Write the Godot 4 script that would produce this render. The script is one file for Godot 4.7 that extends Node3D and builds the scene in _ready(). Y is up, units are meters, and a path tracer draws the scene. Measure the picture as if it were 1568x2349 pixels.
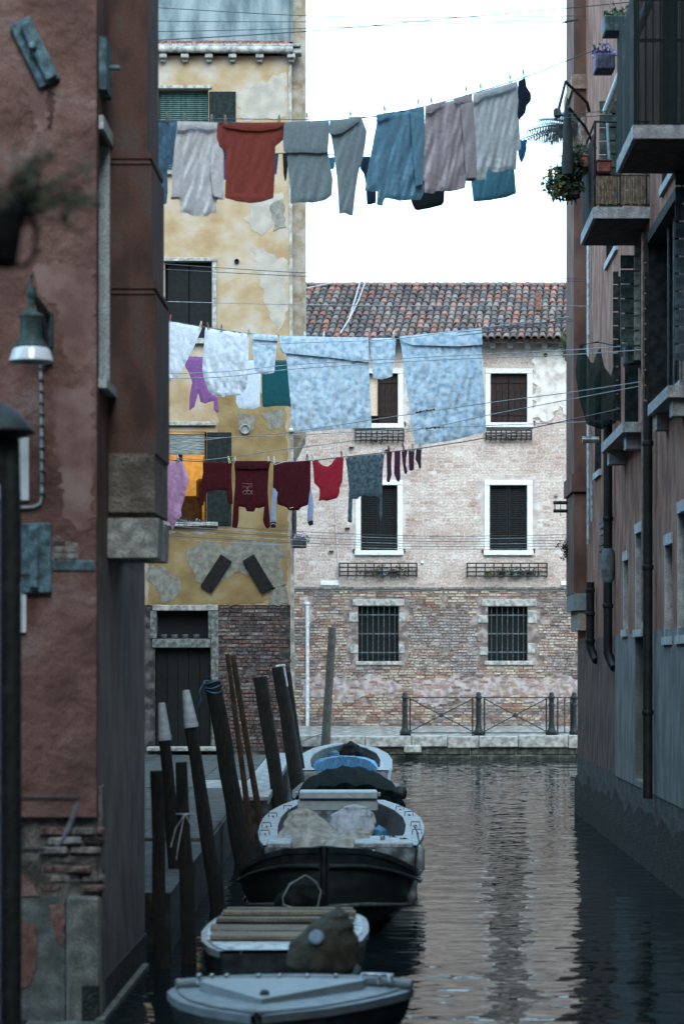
extends Node3D
# A narrow canal at dusk with washing lines, moored boats and houses on both banks.
# px, py: positions in a 1568 x 2349 sheet used for surveying; dd: survey depth. One survey depth unit is K metres.
const K := 1.322
const EYE := 2.4
const F := 4200.0

class MB:
	var v := PackedVector3Array()
	var n := PackedVector3Array()
	var c := PackedColorArray()
	var ix := PackedInt32Array()
	var col := Color.WHITE
	func vert(p: Vector3, nn: Vector3) -> void:
		v.push_back(p)
		n.push_back(nn)
		c.push_back(col)
	func tri(a: Vector3, b: Vector3, d: Vector3) -> void:
		var nn := (d - a).cross(b - a).normalized()
		var s := v.size()
		vert(a, nn)
		vert(b, nn)
		vert(d, nn)
		ix.append_array(PackedInt32Array([s, s + 1, s + 2]))
	func quad(a: Vector3, b: Vector3, cc: Vector3, d: Vector3) -> void:
		var nn := (cc - a).cross(b - a) + (d - a).cross(cc - a)
		nn = nn.normalized()
		var s := v.size()
		vert(a, nn)
		vert(b, nn)
		vert(cc, nn)
		vert(d, nn)
		ix.append_array(PackedInt32Array([s, s + 1, s + 2, s, s + 2, s + 3]))
	# corners: 0-3 front loop, 4-7 matching back loop
	func hexa(p: Array) -> void:
		quad(p[0], p[1], p[2], p[3])
		quad(p[7], p[6], p[5], p[4])
		quad(p[0], p[4], p[5], p[1])
		quad(p[1], p[5], p[6], p[2])
		quad(p[2], p[6], p[7], p[3])
		quad(p[3], p[7], p[4], p[0])
	func box(a: Vector3, b: Vector3) -> void:
		var l := Vector3(minf(a.x, b.x), minf(a.y, b.y), minf(a.z, b.z))
		var h := Vector3(maxf(a.x, b.x), maxf(a.y, b.y), maxf(a.z, b.z))
		hexa([Vector3(l.x, h.y, h.z), Vector3(h.x, h.y, h.z), Vector3(h.x, l.y, h.z), Vector3(l.x, l.y, h.z),
			Vector3(l.x, h.y, l.z), Vector3(h.x, h.y, l.z), Vector3(h.x, l.y, l.z), Vector3(l.x, l.y, l.z)])
	# chamfered box
	func cbox(a: Vector3, b: Vector3, e: float) -> void:
		var ctr := (a + b) * 0.5
		var h := (b - a).abs() * 0.5
		obox(Transform3D(Basis(), ctr), h * 2.0, e)
	func obox(t: Transform3D, size: Vector3, e: float) -> void:
		var h := size * 0.5
		e = minf(e, minf(h.x, minf(h.y, h.z)) * 0.9)
		for ax in 3:
			var u := (ax + 1) % 3
			var w := (ax + 2) % 3
			for s in [-1.0, 1.0]:
				var q := []
				for k in [[-1, -1], [1, -1], [1, 1], [-1, 1]]:
					var p := Vector3.ZERO
					p[ax] = s * h[ax]
					p[u] = k[0] * s * (h[u] - e)
					p[w] = k[1] * (h[w] - e)
					q.append(t * p)
				quad(q[3], q[2], q[1], q[0])
		for ax in 3:
			var u := (ax + 1) % 3
			var w := (ax + 2) % 3
			for s1 in [-1.0, 1.0]:
				for s2 in [-1.0, 1.0]:
					var q := []
					for k in [[-1, 0], [1, 0], [1, 1], [-1, 1]]:
						var p := Vector3.ZERO
						p[ax] = k[0] * (h[ax] - e)
						p[u] = s1 * (h[u] - (e if k[1] == 1 else 0.0))
						p[w] = s2 * (h[w] - (0.0 if k[1] == 1 else e))
						q.append(t * p)
					if s1 * s2 < 0.0:
						quad(q[0], q[1], q[2], q[3])
					else:
						quad(q[3], q[2], q[1], q[0])
		for s1 in [-1.0, 1.0]:
			for s2 in [-1.0, 1.0]:
				for s3 in [-1.0, 1.0]:
					var p := Vector3(s1 * h.x, s2 * h.y, s3 * h.z)
					var a := t * (p - Vector3(0, s2 * e, s3 * e))
					var b := t * (p - Vector3(s1 * e, 0, s3 * e))
					var d := t * (p - Vector3(s1 * e, s2 * e, 0))
					if s1 * s2 * s3 > 0.0:
						tri(a, d, b)
					else:
						tri(a, b, d)
	# rows: Array of PackedVector3Array of one length; smooth normals
	func grid(rows: Array, closed := false, flip := false) -> void:
		var m: int = rows.size()
		var w: int = rows[0].size()
		var s := v.size()
		for i in m:
			for j in w:
				var r: PackedVector3Array = rows[i]
				var up: Vector3 = rows[mini(i + 1, m - 1)][j] - rows[maxi(i - 1, 0)][j]
				var jl: int = (j - 1 + w) % w if closed else maxi(j - 1, 0)
				var jr: int = (j + 1) % w if closed else mini(j + 1, w - 1)
				var ac: Vector3 = r[jr] - r[jl]
				var nn := ac.cross(up).normalized()
				if nn.length_squared() < 0.5:
					nn = Vector3.UP
				vert(r[j], -nn if flip else nn)
		for i in m - 1:
			for j in (w if closed else w - 1):
				var a := s + i * w + j
				var b := s + i * w + (j + 1) % w
				var d := a + w
				var e := b + w
				if flip:
					ix.append_array(PackedInt32Array([a, b, e, a, e, d]))
				else:
					ix.append_array(PackedInt32Array([a, e, b, a, d, e]))
	func tube(pts: Array, rad, sides := 8, caps := true) -> void:
		var rows := []
		var m: int = pts.size()
		var side := Vector3.ZERO
		for i in m:
			var d: Vector3 = (pts[mini(i + 1, m - 1)] - pts[maxi(i - 1, 0)]).normalized()
			if side == Vector3.ZERO:
				side = d.cross(Vector3.UP if absf(d.y) < 0.9 else Vector3.RIGHT).normalized()
			side = (side - d * side.dot(d)).normalized()
			var up := side.cross(d)
			var r: float = rad[i] if rad is Array else rad
			var row := PackedVector3Array()
			for k in sides:
				var a := TAU * k / sides
				row.push_back(pts[i] + (side * cos(a) + up * sin(a)) * r)
			rows.append(row)
		grid(rows, true)
		if caps:
			for e in [0, m - 1]:
				var row: PackedVector3Array = rows[e]
				for k in range(1, sides - 1):
					if e == 0:
						tri(row[0], row[k], row[k + 1])
					else:
						tri(row[0], row[k + 1], row[k])
	# profile: [[radius, y], ...] turned about the axis through o
	func lathe(o: Vector3, prof: Array, sides := 16, t := Basis()) -> void:
		var rows := []
		for p in prof:
			var row := PackedVector3Array()
			for k in sides:
				var a := TAU * k / sides
				row.push_back(o + t * Vector3(cos(a) * p[0], p[1], -sin(a) * p[0]))
			rows.append(row)
		grid(rows, true)
	# poly of Vector3 in one plane, extruded by vector d
	func prism(poly: Array, d: Vector3) -> void:
		var p2 := PackedVector2Array()
		var nn := Vector3.ZERO
		for i in poly.size():
			nn += (poly[i] as Vector3).cross(poly[(i + 1) % poly.size()])
		nn = nn.normalized()
		var ux: Vector3 = (poly[1] - poly[0]).normalized()
		var uy := nn.cross(ux)
		for p in poly:
			p2.push_back(Vector2(ux.dot(p), uy.dot(p)))
		var t := Geometry2D.triangulate_polygon(p2)
		for k in range(0, t.size(), 3):
			tri(poly[t[k]], poly[t[k + 1]], poly[t[k + 2]])
			tri(poly[t[k]] + d, poly[t[k + 2]] + d, poly[t[k + 1]] + d)
		for i in poly.size():
			var a: Vector3 = poly[i]
			var b: Vector3 = poly[(i + 1) % poly.size()]
			quad(a, a + d, b + d, b)
	func mesh() -> ArrayMesh:
		var am := ArrayMesh.new()
		if v.is_empty():
			return am
		var arr := []
		arr.resize(Mesh.ARRAY_MAX)
		arr[Mesh.ARRAY_VERTEX] = v
		arr[Mesh.ARRAY_NORMAL] = n
		arr[Mesh.ARRAY_COLOR] = c
		arr[Mesh.ARRAY_INDEX] = ix
		am.add_surface_from_arrays(Mesh.PRIMITIVE_TRIANGLES, arr)
		return am

var rng := RandomNumberGenerator.new()
var nz := FastNoiseLite.new()
var taken := {}
var mats := {}

func P(px: float, py: float, dd: float) -> Vector3:
	return Vector3((px - 784.0) * dd / F, EYE - (py - 1523.0) * dd / F, -dd * K)
func XX(px: float, dd: float) -> float:
	return (px - 784.0) * dd / F
func YY(py: float, dd: float) -> float:
	return EYE - (py - 1523.0) * dd / F
func numbered(called: String) -> String:
	if not taken.has(called):
		taken[called] = 0
		return called
	taken[called] += 1
	return "%s_%03d" % [called, taken[called]]
func tag(o: Node3D, label: String, category: String, group := "", kind := "") -> Node3D:
	if label: o.set_meta("label", label)
	if category: o.set_meta("category", category)
	if group: o.set_meta("group", group)
	if kind: o.set_meta("kind", kind)
	return o
func thing(called: String, label: String, category: String, at := Vector3.ZERO, group := "") -> Node3D:
	var o := Node3D.new()
	o.name = numbered(called)
	add_child(o)
	o.position = at
	return tag(o, label, category, group)
func where(o: Node) -> Vector3:
	var w := Vector3.ZERO
	while o != self:
		w += o.position
		o = o.get_parent()
	return w
# a mesh built in scene coordinates becomes a part of parent (or a top-level object when parent is the root)
func part(parent: Node3D, called: String, mb, m: Material, t = null) -> MeshInstance3D:
	var o := MeshInstance3D.new()
	o.mesh = mb.mesh() if mb is MB else mb
	o.material_override = null
	if o.mesh.get_surface_count():
		if mb is MB:
			o.mesh.surface_set_material(0, m)
		else:
			o.set_surface_override_material(0, m)
	o.name = numbered(called) if parent == self else called
	parent.add_child(o, true)
	var w := where(parent) if parent != self else Vector3.ZERO
	if t == null:
		o.position = -w
	else:
		o.transform = t
		o.position -= w
	return o
func solo(called: String, mb: MB, m: Material, label: String, category: String, group := "", base = null) -> MeshInstance3D:
	# one-mesh thing whose origin is at its base
	var lo := mb.v[0]
	var ctr := Vector3.ZERO
	for p in mb.v:
		ctr += p
		if p.y < lo.y: lo = p
	ctr /= mb.v.size()
	var b: Vector3 = base if base != null else Vector3(ctr.x, lo.y, ctr.z)
	for i in mb.v.size():
		mb.v[i] -= b
	var o := part(self, called, mb, m, Transform3D(Basis(), b))
	tag(o, label, category, group)
	return o

func tex(sd: int, freq: float, cols: Array, offs: Array, kind := FastNoiseLite.TYPE_SIMPLEX_SMOOTH, size := 512, oct := 5) -> NoiseTexture2D:
	var t := NoiseTexture2D.new()
	t.width = size
	t.height = size
	t.seamless = true
	t.seamless_blend_skirt = 0.2
	var f := FastNoiseLite.new()
	f.seed = sd
	f.noise_type = kind
	f.frequency = freq
	f.fractal_octaves = oct
	t.noise = f
	if cols.size():
		var g := Gradient.new()
		g.colors = PackedColorArray(cols)
		g.offsets = PackedFloat32Array(offs)
		t.color_ramp = g
	return t
# surface with patches: cols are sRGB colours of the matter from noise low to high
func surf(key: String, cols: Array, o := {}) -> StandardMaterial3D:
	if mats.has(key):
		return mats[key]
	var m := StandardMaterial3D.new()
	m.resource_name = key
	m.roughness = o.get("rough", 0.9)
	m.metallic = o.get("metal", 0.0)
	m.metallic_specular = o.get("spec", 0.4)
	var sd: int = key.hash() % 10000
	var sc: float = o.get("scale", 0.4)
	if cols.size() == 1:
		m.albedo_color = cols[0]
	elif cols.size() <= 3:
		# one hue: a shared grey pattern, laid at its own place, times the palest tone
		var top: Color = cols[cols.size() - 1]
		var low: Color = cols[0]
		m.albedo_color = top
		var ra := clampf(snappedf(low.get_luminance() / maxf(top.get_luminance(), 0.01), 0.1), 0.3, 0.9)
		var fq: float = o.get("freq", 0.012)
		var k := "m%.1f_%.3f" % [ra, fq]
		if not grains.has(k):
			var md := (ra + 1.0) * 0.5
			grains[k] = tex(31, fq, [Color(ra, ra, ra), Color(md, md, md), Color(1, 1, 1)], [0.22, 0.5, 0.78], FastNoiseLite.TYPE_SIMPLEX_SMOOTH, 512, 6)
		m.albedo_texture = grains[k]
		m.uv1_offset = Vector3(sd % 97, sd % 89, sd % 83) / 31.0
	else:
		var offs: Array = o.get("offs", [])
		if offs.is_empty():
			for i in cols.size():
				offs.append(0.22 + 0.56 * i / (cols.size() - 1.0))
		m.albedo_texture = tex(sd, o.get("freq", 0.012), cols, offs, o.get("kind", FastNoiseLite.TYPE_SIMPLEX_SMOOTH), o.get("size", 512), o.get("oct", 6))
	m.uv1_triplanar = true
	m.uv1_world_triplanar = o.get("world", true)
	var st: Vector3 = o.get("stretch", Vector3.ONE)
	m.uv1_scale = Vector3(sc, sc, sc) * st
	if o.get("vcol", false):
		m.vertex_color_use_as_albedo = true
	if o.has("grain"):
		m.detail_enabled = true
		m.detail_blend_mode = BaseMaterial3D.BLEND_MODE_MUL
		var g: float = o.grain * 0.55
		m.detail_albedo = grain_tex(g)
		m.detail_uv_layer = BaseMaterial3D.DETAIL_UV_2
		m.uv2_triplanar = true
		m.uv2_world_triplanar = o.get("world", true)
		var gs: float = o.get("grain_scale", 2.3)
		m.uv2_scale = Vector3(gs, gs, gs) * o.get("grain_stretch", Vector3.ONE)
	if o.has("bump"):
		m.heightmap_enabled = true
		m.heightmap_scale = o.bump
		m.heightmap_texture = bump_tex(o.get("bump_freq", 0.05))
	mats[key] = m
	return m
var grains := {}
func grain_tex(g: float) -> NoiseTexture2D:
	var k := "g%.2f" % g
	if not grains.has(k):
		var d := 1.0 - g
		grains[k] = tex(77, 0.035, [Color(d, d, d), Color(1, 1, 1)], [0.3, 0.65], FastNoiseLite.TYPE_SIMPLEX, 512, 6)
	return grains[k]
func bump_tex(f: float) -> NoiseTexture2D:
	var k := "b%.3f" % f
	if not grains.has(k):
		grains[k] = tex(55, f, [], [], FastNoiseLite.TYPE_SIMPLEX, 512, 5)
	return grains[k]
func C(h: String) -> Color:
	return Color.html(h)
func lin(h: String) -> Color:
	return Color.html(h).srgb_to_linear()
func plain(key: String, h: String, rough := 0.8, metal := 0.0) -> StandardMaterial3D:
	if mats.has(key): return mats[key]
	var c := C(h)
	return surf(key, [c.darkened(0.22), c, c.lightened(0.12)], {"rough": rough, "metal": metal, "scale": 1.3, "world": false, "grain": 0.2, "grain_scale": 6.0})

# box in a plane that faces the camera: front metres toward the camera, back metres behind the plane at dd
func FB(mb: MB, x0: float, y0: float, x1: float, y1: float, dd: float, front: float, back: float, e := 0.0) -> void:
	var a := P(x0, y0, dd)
	var b := P(x1, y1, dd)
	a.z += front
	b.z -= back
	if e > 0.0:
		mb.cbox(a, b, e)
	else:
		mb.box(a, b)
# flat board turned in the facade plane, centre and size in sheet pixels
func board(mb: MB, cx: float, cy: float, w: float, h: float, dd: float, deg: float, front: float, th: float, e := 0.004) -> void:
	var c := P(cx, cy, dd)
	c.z += front - th * 0.5
	mb.obox(Transform3D(Basis(Vector3(0, 0, 1), deg_to_rad(deg)), c), Vector3(w * dd / F, h * dd / F, th), e)
# walls along the canal
func WR(dd: float, y: float, out: float) -> Vector3:
	return Vector3(3.06 + 0.025 * dd - out, y, -K * dd)
func WL(dd: float, y: float, out: float) -> Vector3:
	return Vector3(-1.64 + 0.025 * (dd - 12.3) + out, y, -K * dd)
func RB(mb: MB, d0: float, d1: float, y0: float, y1: float, o0: float, o1: float) -> void:
	mb.hexa([WR(d0, y1, o1), WR(d0, y1, o0), WR(d0, y0, o0), WR(d0, y0, o1), WR(d1, y1, o1), WR(d1, y1, o0), WR(d1, y0, o0), WR(d1, y0, o1)])
func LB(mb: MB, d0: float, d1: float, y0: float, y1: float, o0: float, o1: float) -> void:
	mb.hexa([WL(d0, y1, o0), WL(d0, y1, o1), WL(d0, y0, o1), WL(d0, y0, o0), WL(d1, y1, o0), WL(d1, y1, o1), WL(d1, y0, o1), WL(d1, y0, o0)])
# wall sheet with holes: o + r*a + u*b; holes [a0, b0, a1, b1]; reveals run inward by vector inw
func holed(mb: MB, o: Vector3, r: Vector3, a0: float, a1: float, b0: float, b1: float, holes: Array, inw: Vector3) -> void:
	var xs := [a0, a1]
	var ys := [b0, b1]
	for h in holes:
		xs.append_array([h[0], h[2]])
		ys.append_array([h[1], h[3]])
	xs.sort()
	ys.sort()
	for i in xs.size() - 1:
		for j in ys.size() - 1:
			var x0: float = xs[i]
			var x1: float = xs[i + 1]
			var y0: float = ys[j]
			var y1: float = ys[j + 1]
			if x1 - x0 < 1e-5 or y1 - y0 < 1e-5 or x0 < a0 - 1e-5 or x1 > a1 + 1e-5: continue
			var hole := false
			for h in holes:
				if x0 >= h[0] - 1e-5 and x1 <= h[2] + 1e-5 and y0 >= h[1] - 1e-5 and y1 <= h[3] + 1e-5: hole = true
			if not hole:
				mb.quad(o + r * x0 + Vector3.UP * y1, o + r * x1 + Vector3.UP * y1, o + r * x1 + Vector3.UP * y0, o + r * x0 + Vector3.UP * y0)
	for h in holes:
		var p := [o + r * h[0] + Vector3.UP * h[1], o + r * h[2] + Vector3.UP * h[1], o + r * h[2] + Vector3.UP * h[3], o + r * h[0] + Vector3.UP * h[3]]
		for k in 4:
			mb.quad(p[k], p[(k + 1) % 4], p[(k + 1) % 4] + inw, p[k] + inw)
# patch with an uneven outline on a camera-facing wall
func patch(mb: MB, pts: Array, dd: float, front: float, rough := 5.0, sd := 1) -> void:
	var out := []
	for i in pts.size():
		var a: Vector2 = pts[i]
		var b: Vector2 = pts[(i + 1) % pts.size()]
		var steps := maxi(2, int(a.distance_to(b) / 9.0))
		for k in steps:
			var q := a.lerp(b, k / float(steps))
			var nn := (b - a).orthogonal().normalized()
			q += nn * nz.get_noise_2d(q.x * 3.0 + sd * 91.0, q.y * 3.0) * rough
			out.append(P(q.x, q.y, dd) + Vector3(0, 0, front))
	mb.prism(out, Vector3(0, 0, -0.03))
func V(a: Array) -> Array:
	var r := []
	for i in range(0, a.size(), 2):
		r.append(Vector2(a[i], a[i + 1]))
	return r
func leaves(mb: MB, ctr: Vector3, rad: Vector3, count: int, size: float, cols: Array) -> void:
	for i in count:
		var d := Vector3(rng.randfn(), rng.randfn(), rng.randfn()).normalized() * pow(rng.randf(), 0.4)
		var p := ctr + d * rad
		var a := Vector3(rng.randfn(), rng.randfn() - 0.3, rng.randfn()).normalized()
		var b := a.cross(Vector3(rng.randfn(), rng.randfn(), rng.randfn())).normalized()
		var s := size * rng.randf_range(0.6, 1.3)
		var cc: Color = cols[rng.randi() % cols.size()]
		mb.col = cc.srgb_to_linear()
		mb.tri(p, p + a * s * 0.55 + b * s * 0.25, p + a * s)
		mb.tri(p, p + a * s, p + a * s * 0.55 - b * s * 0.25 + Vector3(0, s * 0.08, 0))
	mb.col = Color.WHITE
func leafmat() -> StandardMaterial3D:
	var m := surf("leaf", [C("ffffff")], {"rough": 0.6, "vcol": true})
	m.backlight_enabled = true
	m.backlight = Color(0.12, 0.16, 0.06)
	return m
func _ready() -> void:
	# ---- camera, sky, light, exposure
	rng.seed = 4711
	nz.seed = 5
	nz.frequency = 0.02
	nz.noise_type = FastNoiseLite.TYPE_SIMPLEX
	var cam := Camera3D.new()
	cam.name = "camera"
	add_child(cam)
	cam.position = Vector3(0, EYE, 0)
	var attr := CameraAttributesPhysical.new()
	attr.frustum_focal_length = 85.0
	attr.frustum_near = 0.1
	attr.frustum_far = 600.0
	attr.exposure_aperture = 2.5
	attr.frustum_focus_distance = 38.0
	cam.attributes = attr
	cam.projection = Camera3D.PROJECTION_FRUSTUM
	cam.near = 0.1
	cam.far = 600.0
	cam.size = 0.1 * 2349.0 / (F * K)
	cam.frustum_offset = Vector2(0, 0.1 * (1523.0 - 1174.5) / (F * K))
	cam.current = true
	var we := WorldEnvironment.new()
	we.name = "world"
	var e := Environment.new()
	e.background_mode = Environment.BG_SKY
	var sm := ProceduralSkyMaterial.new()
	sm.sky_top_color = Color(0.66, 0.86, 1.0)
	sm.sky_horizon_color = Color(0.80, 0.93, 1.0)
	sm.sky_curve = 0.2
	sm.ground_bottom_color = Color(0.25, 0.28, 0.30)
	sm.ground_horizon_color = Color(0.40, 0.44, 0.48)
	sm.sky_energy_multiplier = 1.0
	var sky := Sky.new()
	sky.sky_material = sm
	e.sky = sky
	e.background_energy_multiplier = 1.15
	e.tonemap_mode = Environment.TONE_MAPPER_LINEAR
	e.tonemap_exposure = 3.7
	e.sdfgi_enabled = true
	e.ssao_enabled = true
	e.ssil_enabled = true
	we.environment = e
	add_child(we)
	var sun := DirectionalLight3D.new()
	sun.name = "sun"
	sun.light_color = Color(0.93, 0.98, 1.0)
	sun.light_energy = 0.42
	sun.light_angular_distance = 40.0
	sun.shadow_enabled = true
	sun.rotation_degrees = Vector3(-38, 9, 0)
	add_child(sun)
	# ---- setting and large structure
	make_water()
	make_quays()
	make_far_house()
	make_yellow_house()
	make_red_house()
	make_right_house()
	# ---- objects
	make_right_balconies()
	make_boats()
	make_poles()
	make_lines()
	make_small()
	print("built")

func make_water() -> void:
	var xs := [-60.0, -25.0, -8.0]
	var x := -3.2
	while x < 5.0:
		xs.append(x)
		x += 0.045
	xs.append_array([9.0, 25.0, 60.0])
	var ds := [-30.0, 0.0, 5.0, 8.0]
	var d := 9.6
	while d < 47.5:
		ds.append(d)
		d += 0.0016 * d + 0.0005 * d * d * 0.1
	ds.append_array([60.0, 110.0])
	var v := PackedVector3Array()
	var nn := PackedVector3Array()
	var ix := PackedInt32Array()
	var w := FastNoiseLite.new()
	w.seed = 12
	w.frequency = 1.0
	w.noise_type = FastNoiseLite.TYPE_SIMPLEX_SMOOTH
	w.fractal_type = FastNoiseLite.FRACTAL_NONE
	var wx: int = xs.size()
	for dd in ds:
		for xx in xs:
			var inside: bool = xx > -4.0 and xx < 6.0 and dd > 9.0 and dd < 48.0
			var p := Vector3(xx, 0, -K * dd)
			var n := Vector3.UP
			if inside:
				p.y = wave(w, xx, p.z)
				var ex := 0.02
				n = Vector3(-(wave(w, xx + ex, p.z) - p.y) / ex, 1.0, -(wave(w, xx, p.z + ex) - p.y) / ex).normalized()
			v.push_back(p)
			nn.push_back(n)
	for i in ds.size() - 1:
		for j in wx - 1:
			var a := i * wx + j
			ix.append_array(PackedInt32Array([a, a + wx, a + wx + 1, a, a + wx + 1, a + 1]))
	var arr := []
	arr.resize(Mesh.ARRAY_MAX)
	arr[Mesh.ARRAY_VERTEX] = v
	arr[Mesh.ARRAY_NORMAL] = nn
	arr[Mesh.ARRAY_INDEX] = ix
	var am := ArrayMesh.new()
	am.add_surface_from_arrays(Mesh.PRIMITIVE_TRIANGLES, arr)
	var m := surf("canal water", [C("0d1416")], {"rough": 0.035, "spec": 0.16})
	var o := part(self, "water", am, m, Transform3D())
	o.mesh.surface_set_material(0, m)
	tag(o, "dark rippled canal water running back to the quay", "water", "", "structure")

func wave(w: FastNoiseLite, x: float, z: float) -> float:
	# crests lie mostly across the canal
	return 0.006 * w.get_noise_2d(x * 0.55, z * 1.0) + 0.0034 * w.get_noise_2d(x * 1.5 + 40.0, z * 3.0) + 0.0018 * w.get_noise_2d(x * 3.6 + 9.0, z * 7.5)

func stonemat() -> StandardMaterial3D:
	return surf("pale stone", [C("737574"), C("8c8c89"), C("a09e99"), C("b0ada7")], {"scale": 0.9, "grain": 0.22, "grain_scale": 3.0, "bump": 0.6})
func make_quays() -> void:
	# far quay: paving rises a little from the edge to the house
	var q := MB.new()
	var z0 := -46.6 * K
	var z1 := -50.9 * K
	q.quad(Vector3(-14, 0.68, z1), Vector3(14, 0.68, z1), Vector3(14, 0.53, z0), Vector3(-14, 0.53, z0))
	q.quad(Vector3(-14, 0.53, z0), Vector3(14, 0.53, z0), Vector3(14, -0.8, z0 + 0.02), Vector3(-14, -0.8, z0 + 0.02))
	var fq := part(self, "quay", q, surf("quay paving", [C("5d5a58"), C("85807b"), C("a09a93")], {"scale": 0.5, "grain": 0.3, "bump": 0.5}))
	tag(fq, "paved quay in front of the pale brick house", "quay", "", "structure")
	var x := -3.4
	var i := 0
	while x < 7.2:
		var wd := rng.randf_range(0.75, 1.35)
		var k := MB.new()
		var lift := rng.randf_range(-0.015, 0.02)
		k.cbox(Vector3(x + 0.008, 0.27 + rng.randf_range(-0.03, 0.03), z0 + 0.12 + rng.randf_range(-0.02, 0.03)), Vector3(x + wd - 0.008, 0.575 + lift, z0 - 0.32), 0.02)
		part(fq, "kerb_stone", k, stonemat())
		x += wd
		i += 1
	# lower courses, dark and wet
	var c := 0
	for yy in [-0.1, 0.09]:
		x = -3.4 + c * 0.3
		while x < 7.2:
			var wd := rng.randf_range(0.6, 1.2)
			var k := MB.new()
			k.cbox(Vector3(x + 0.01, yy, z0 + 0.05 + rng.randf_range(-0.02, 0.02)), Vector3(x + wd - 0.01, yy + 0.17, z0 - 0.2), 0.02)
			part(fq, "wall_stone", k, surf("wet stone", [C("23282a"), C("3b4040"), C("565753")], {"scale": 0.8, "grain": 0.4}))
			x += wd
		c += 1
	var lb := MB.new()
	FB(lb, 926, 1709, 965, 1727, 46.4, 0.18, 0.05, 0.03)
	part(fq, "loose_block", lb, stonemat())
	# left quay
	var l := MB.new()
	l.box(Vector3(-9.0, 0.50, -15.2 * K), Vector3(-1.42, -0.8, -25.5 * K))
	l.box(Vector3(-9.0, 0.50, -25.5 * K), Vector3(-1.04, -0.8, -38.4 * K))
	var lq := part(self, "left_quay", l, surf("left quay stone", [C("24292a"), C("383b39"), C("4b4c49")], {"scale": 0.6, "grain": 0.4, "bump": 0.6}))
	tag(lq, "stone landing behind the mooring poles", "quay", "", "structure")
	var slab := surf("landing slab", [C("6f7678"), C("8a9092"), C("9da1a2")], {"scale": 0.7, "grain": 0.25})
	var pm := surf("landing flag", [C("2b3132"), C("414645"), C("535653")], {"scale": 0.7, "grain": 0.35})
	var dd := 25.5
	while dd < 37.8:
		var ln := rng.randf_range(0.9, 1.4)
		var k := MB.new()
		k.cbox(Vector3(-1.5, 0.44, -dd * K - 0.01), Vector3(-1.02, 0.555, -(dd + ln) * K + 0.01), 0.012)
		part(lq, "edge_slab", k, slab)
		dd += ln
	for r in 9:
		var z := 19.6 + r * 2.0
		for cc in 4:
			var k := MB.new()
			var xl := (-1.44 if z < 25.4 else -1.52) - cc * 0.75
			k.cbox(Vector3(xl - 0.735, 0.44, -z * K - 0.01), Vector3(xl, 0.535 + rng.randf_range(-0.006, 0.006), -(z + 1.98) * K), 0.008)
			part(lq, "paving_flag", k, slab if (r == 4 and cc == 0) else pm)

const FAR := 51.0
func brick_mesh(sd: int) -> ArrayMesh:
	var g := RandomNumberGenerator.new()
	g.seed = sd
	var mb := MB.new()
	brick_into(mb, Vector3.ZERO, 0.245, 0.06, 0.012, g)
	return mb.mesh()
# front-facing brick with worn edges: face toward +z
func brick_into(mb: MB, o: Vector3, w: float, h: float, d: float, g: RandomNumberGenerator) -> void:
	var f := []
	var b := []
	for k in [[-1, 1], [1, 1], [1, -1], [-1, -1]]:
		f.append(o + Vector3(k[0] * (w * 0.5 - g.randf_range(0.004, 0.012)), k[1] * (h * 0.5 - g.randf_range(0.002, 0.008)), d + g.randf_range(-0.003, 0.003)))
		b.append(o + Vector3(k[0] * w * 0.5, k[1] * h * 0.5, -0.01))
	mb.quad(f[0], f[1], f[2], f[3])
	for k in 4:
		mb.quad(f[k], b[k], b[(k + 1) % 4], f[(k + 1) % 4])
func brickmat(key: String, h: String) -> StandardMaterial3D:
	var c := C(h)
	return surf(key, [c.darkened(0.3), c, c.lightened(0.18)], {"scale": 2.1, "grain": 0.35, "grain_scale": 5.0})

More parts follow.
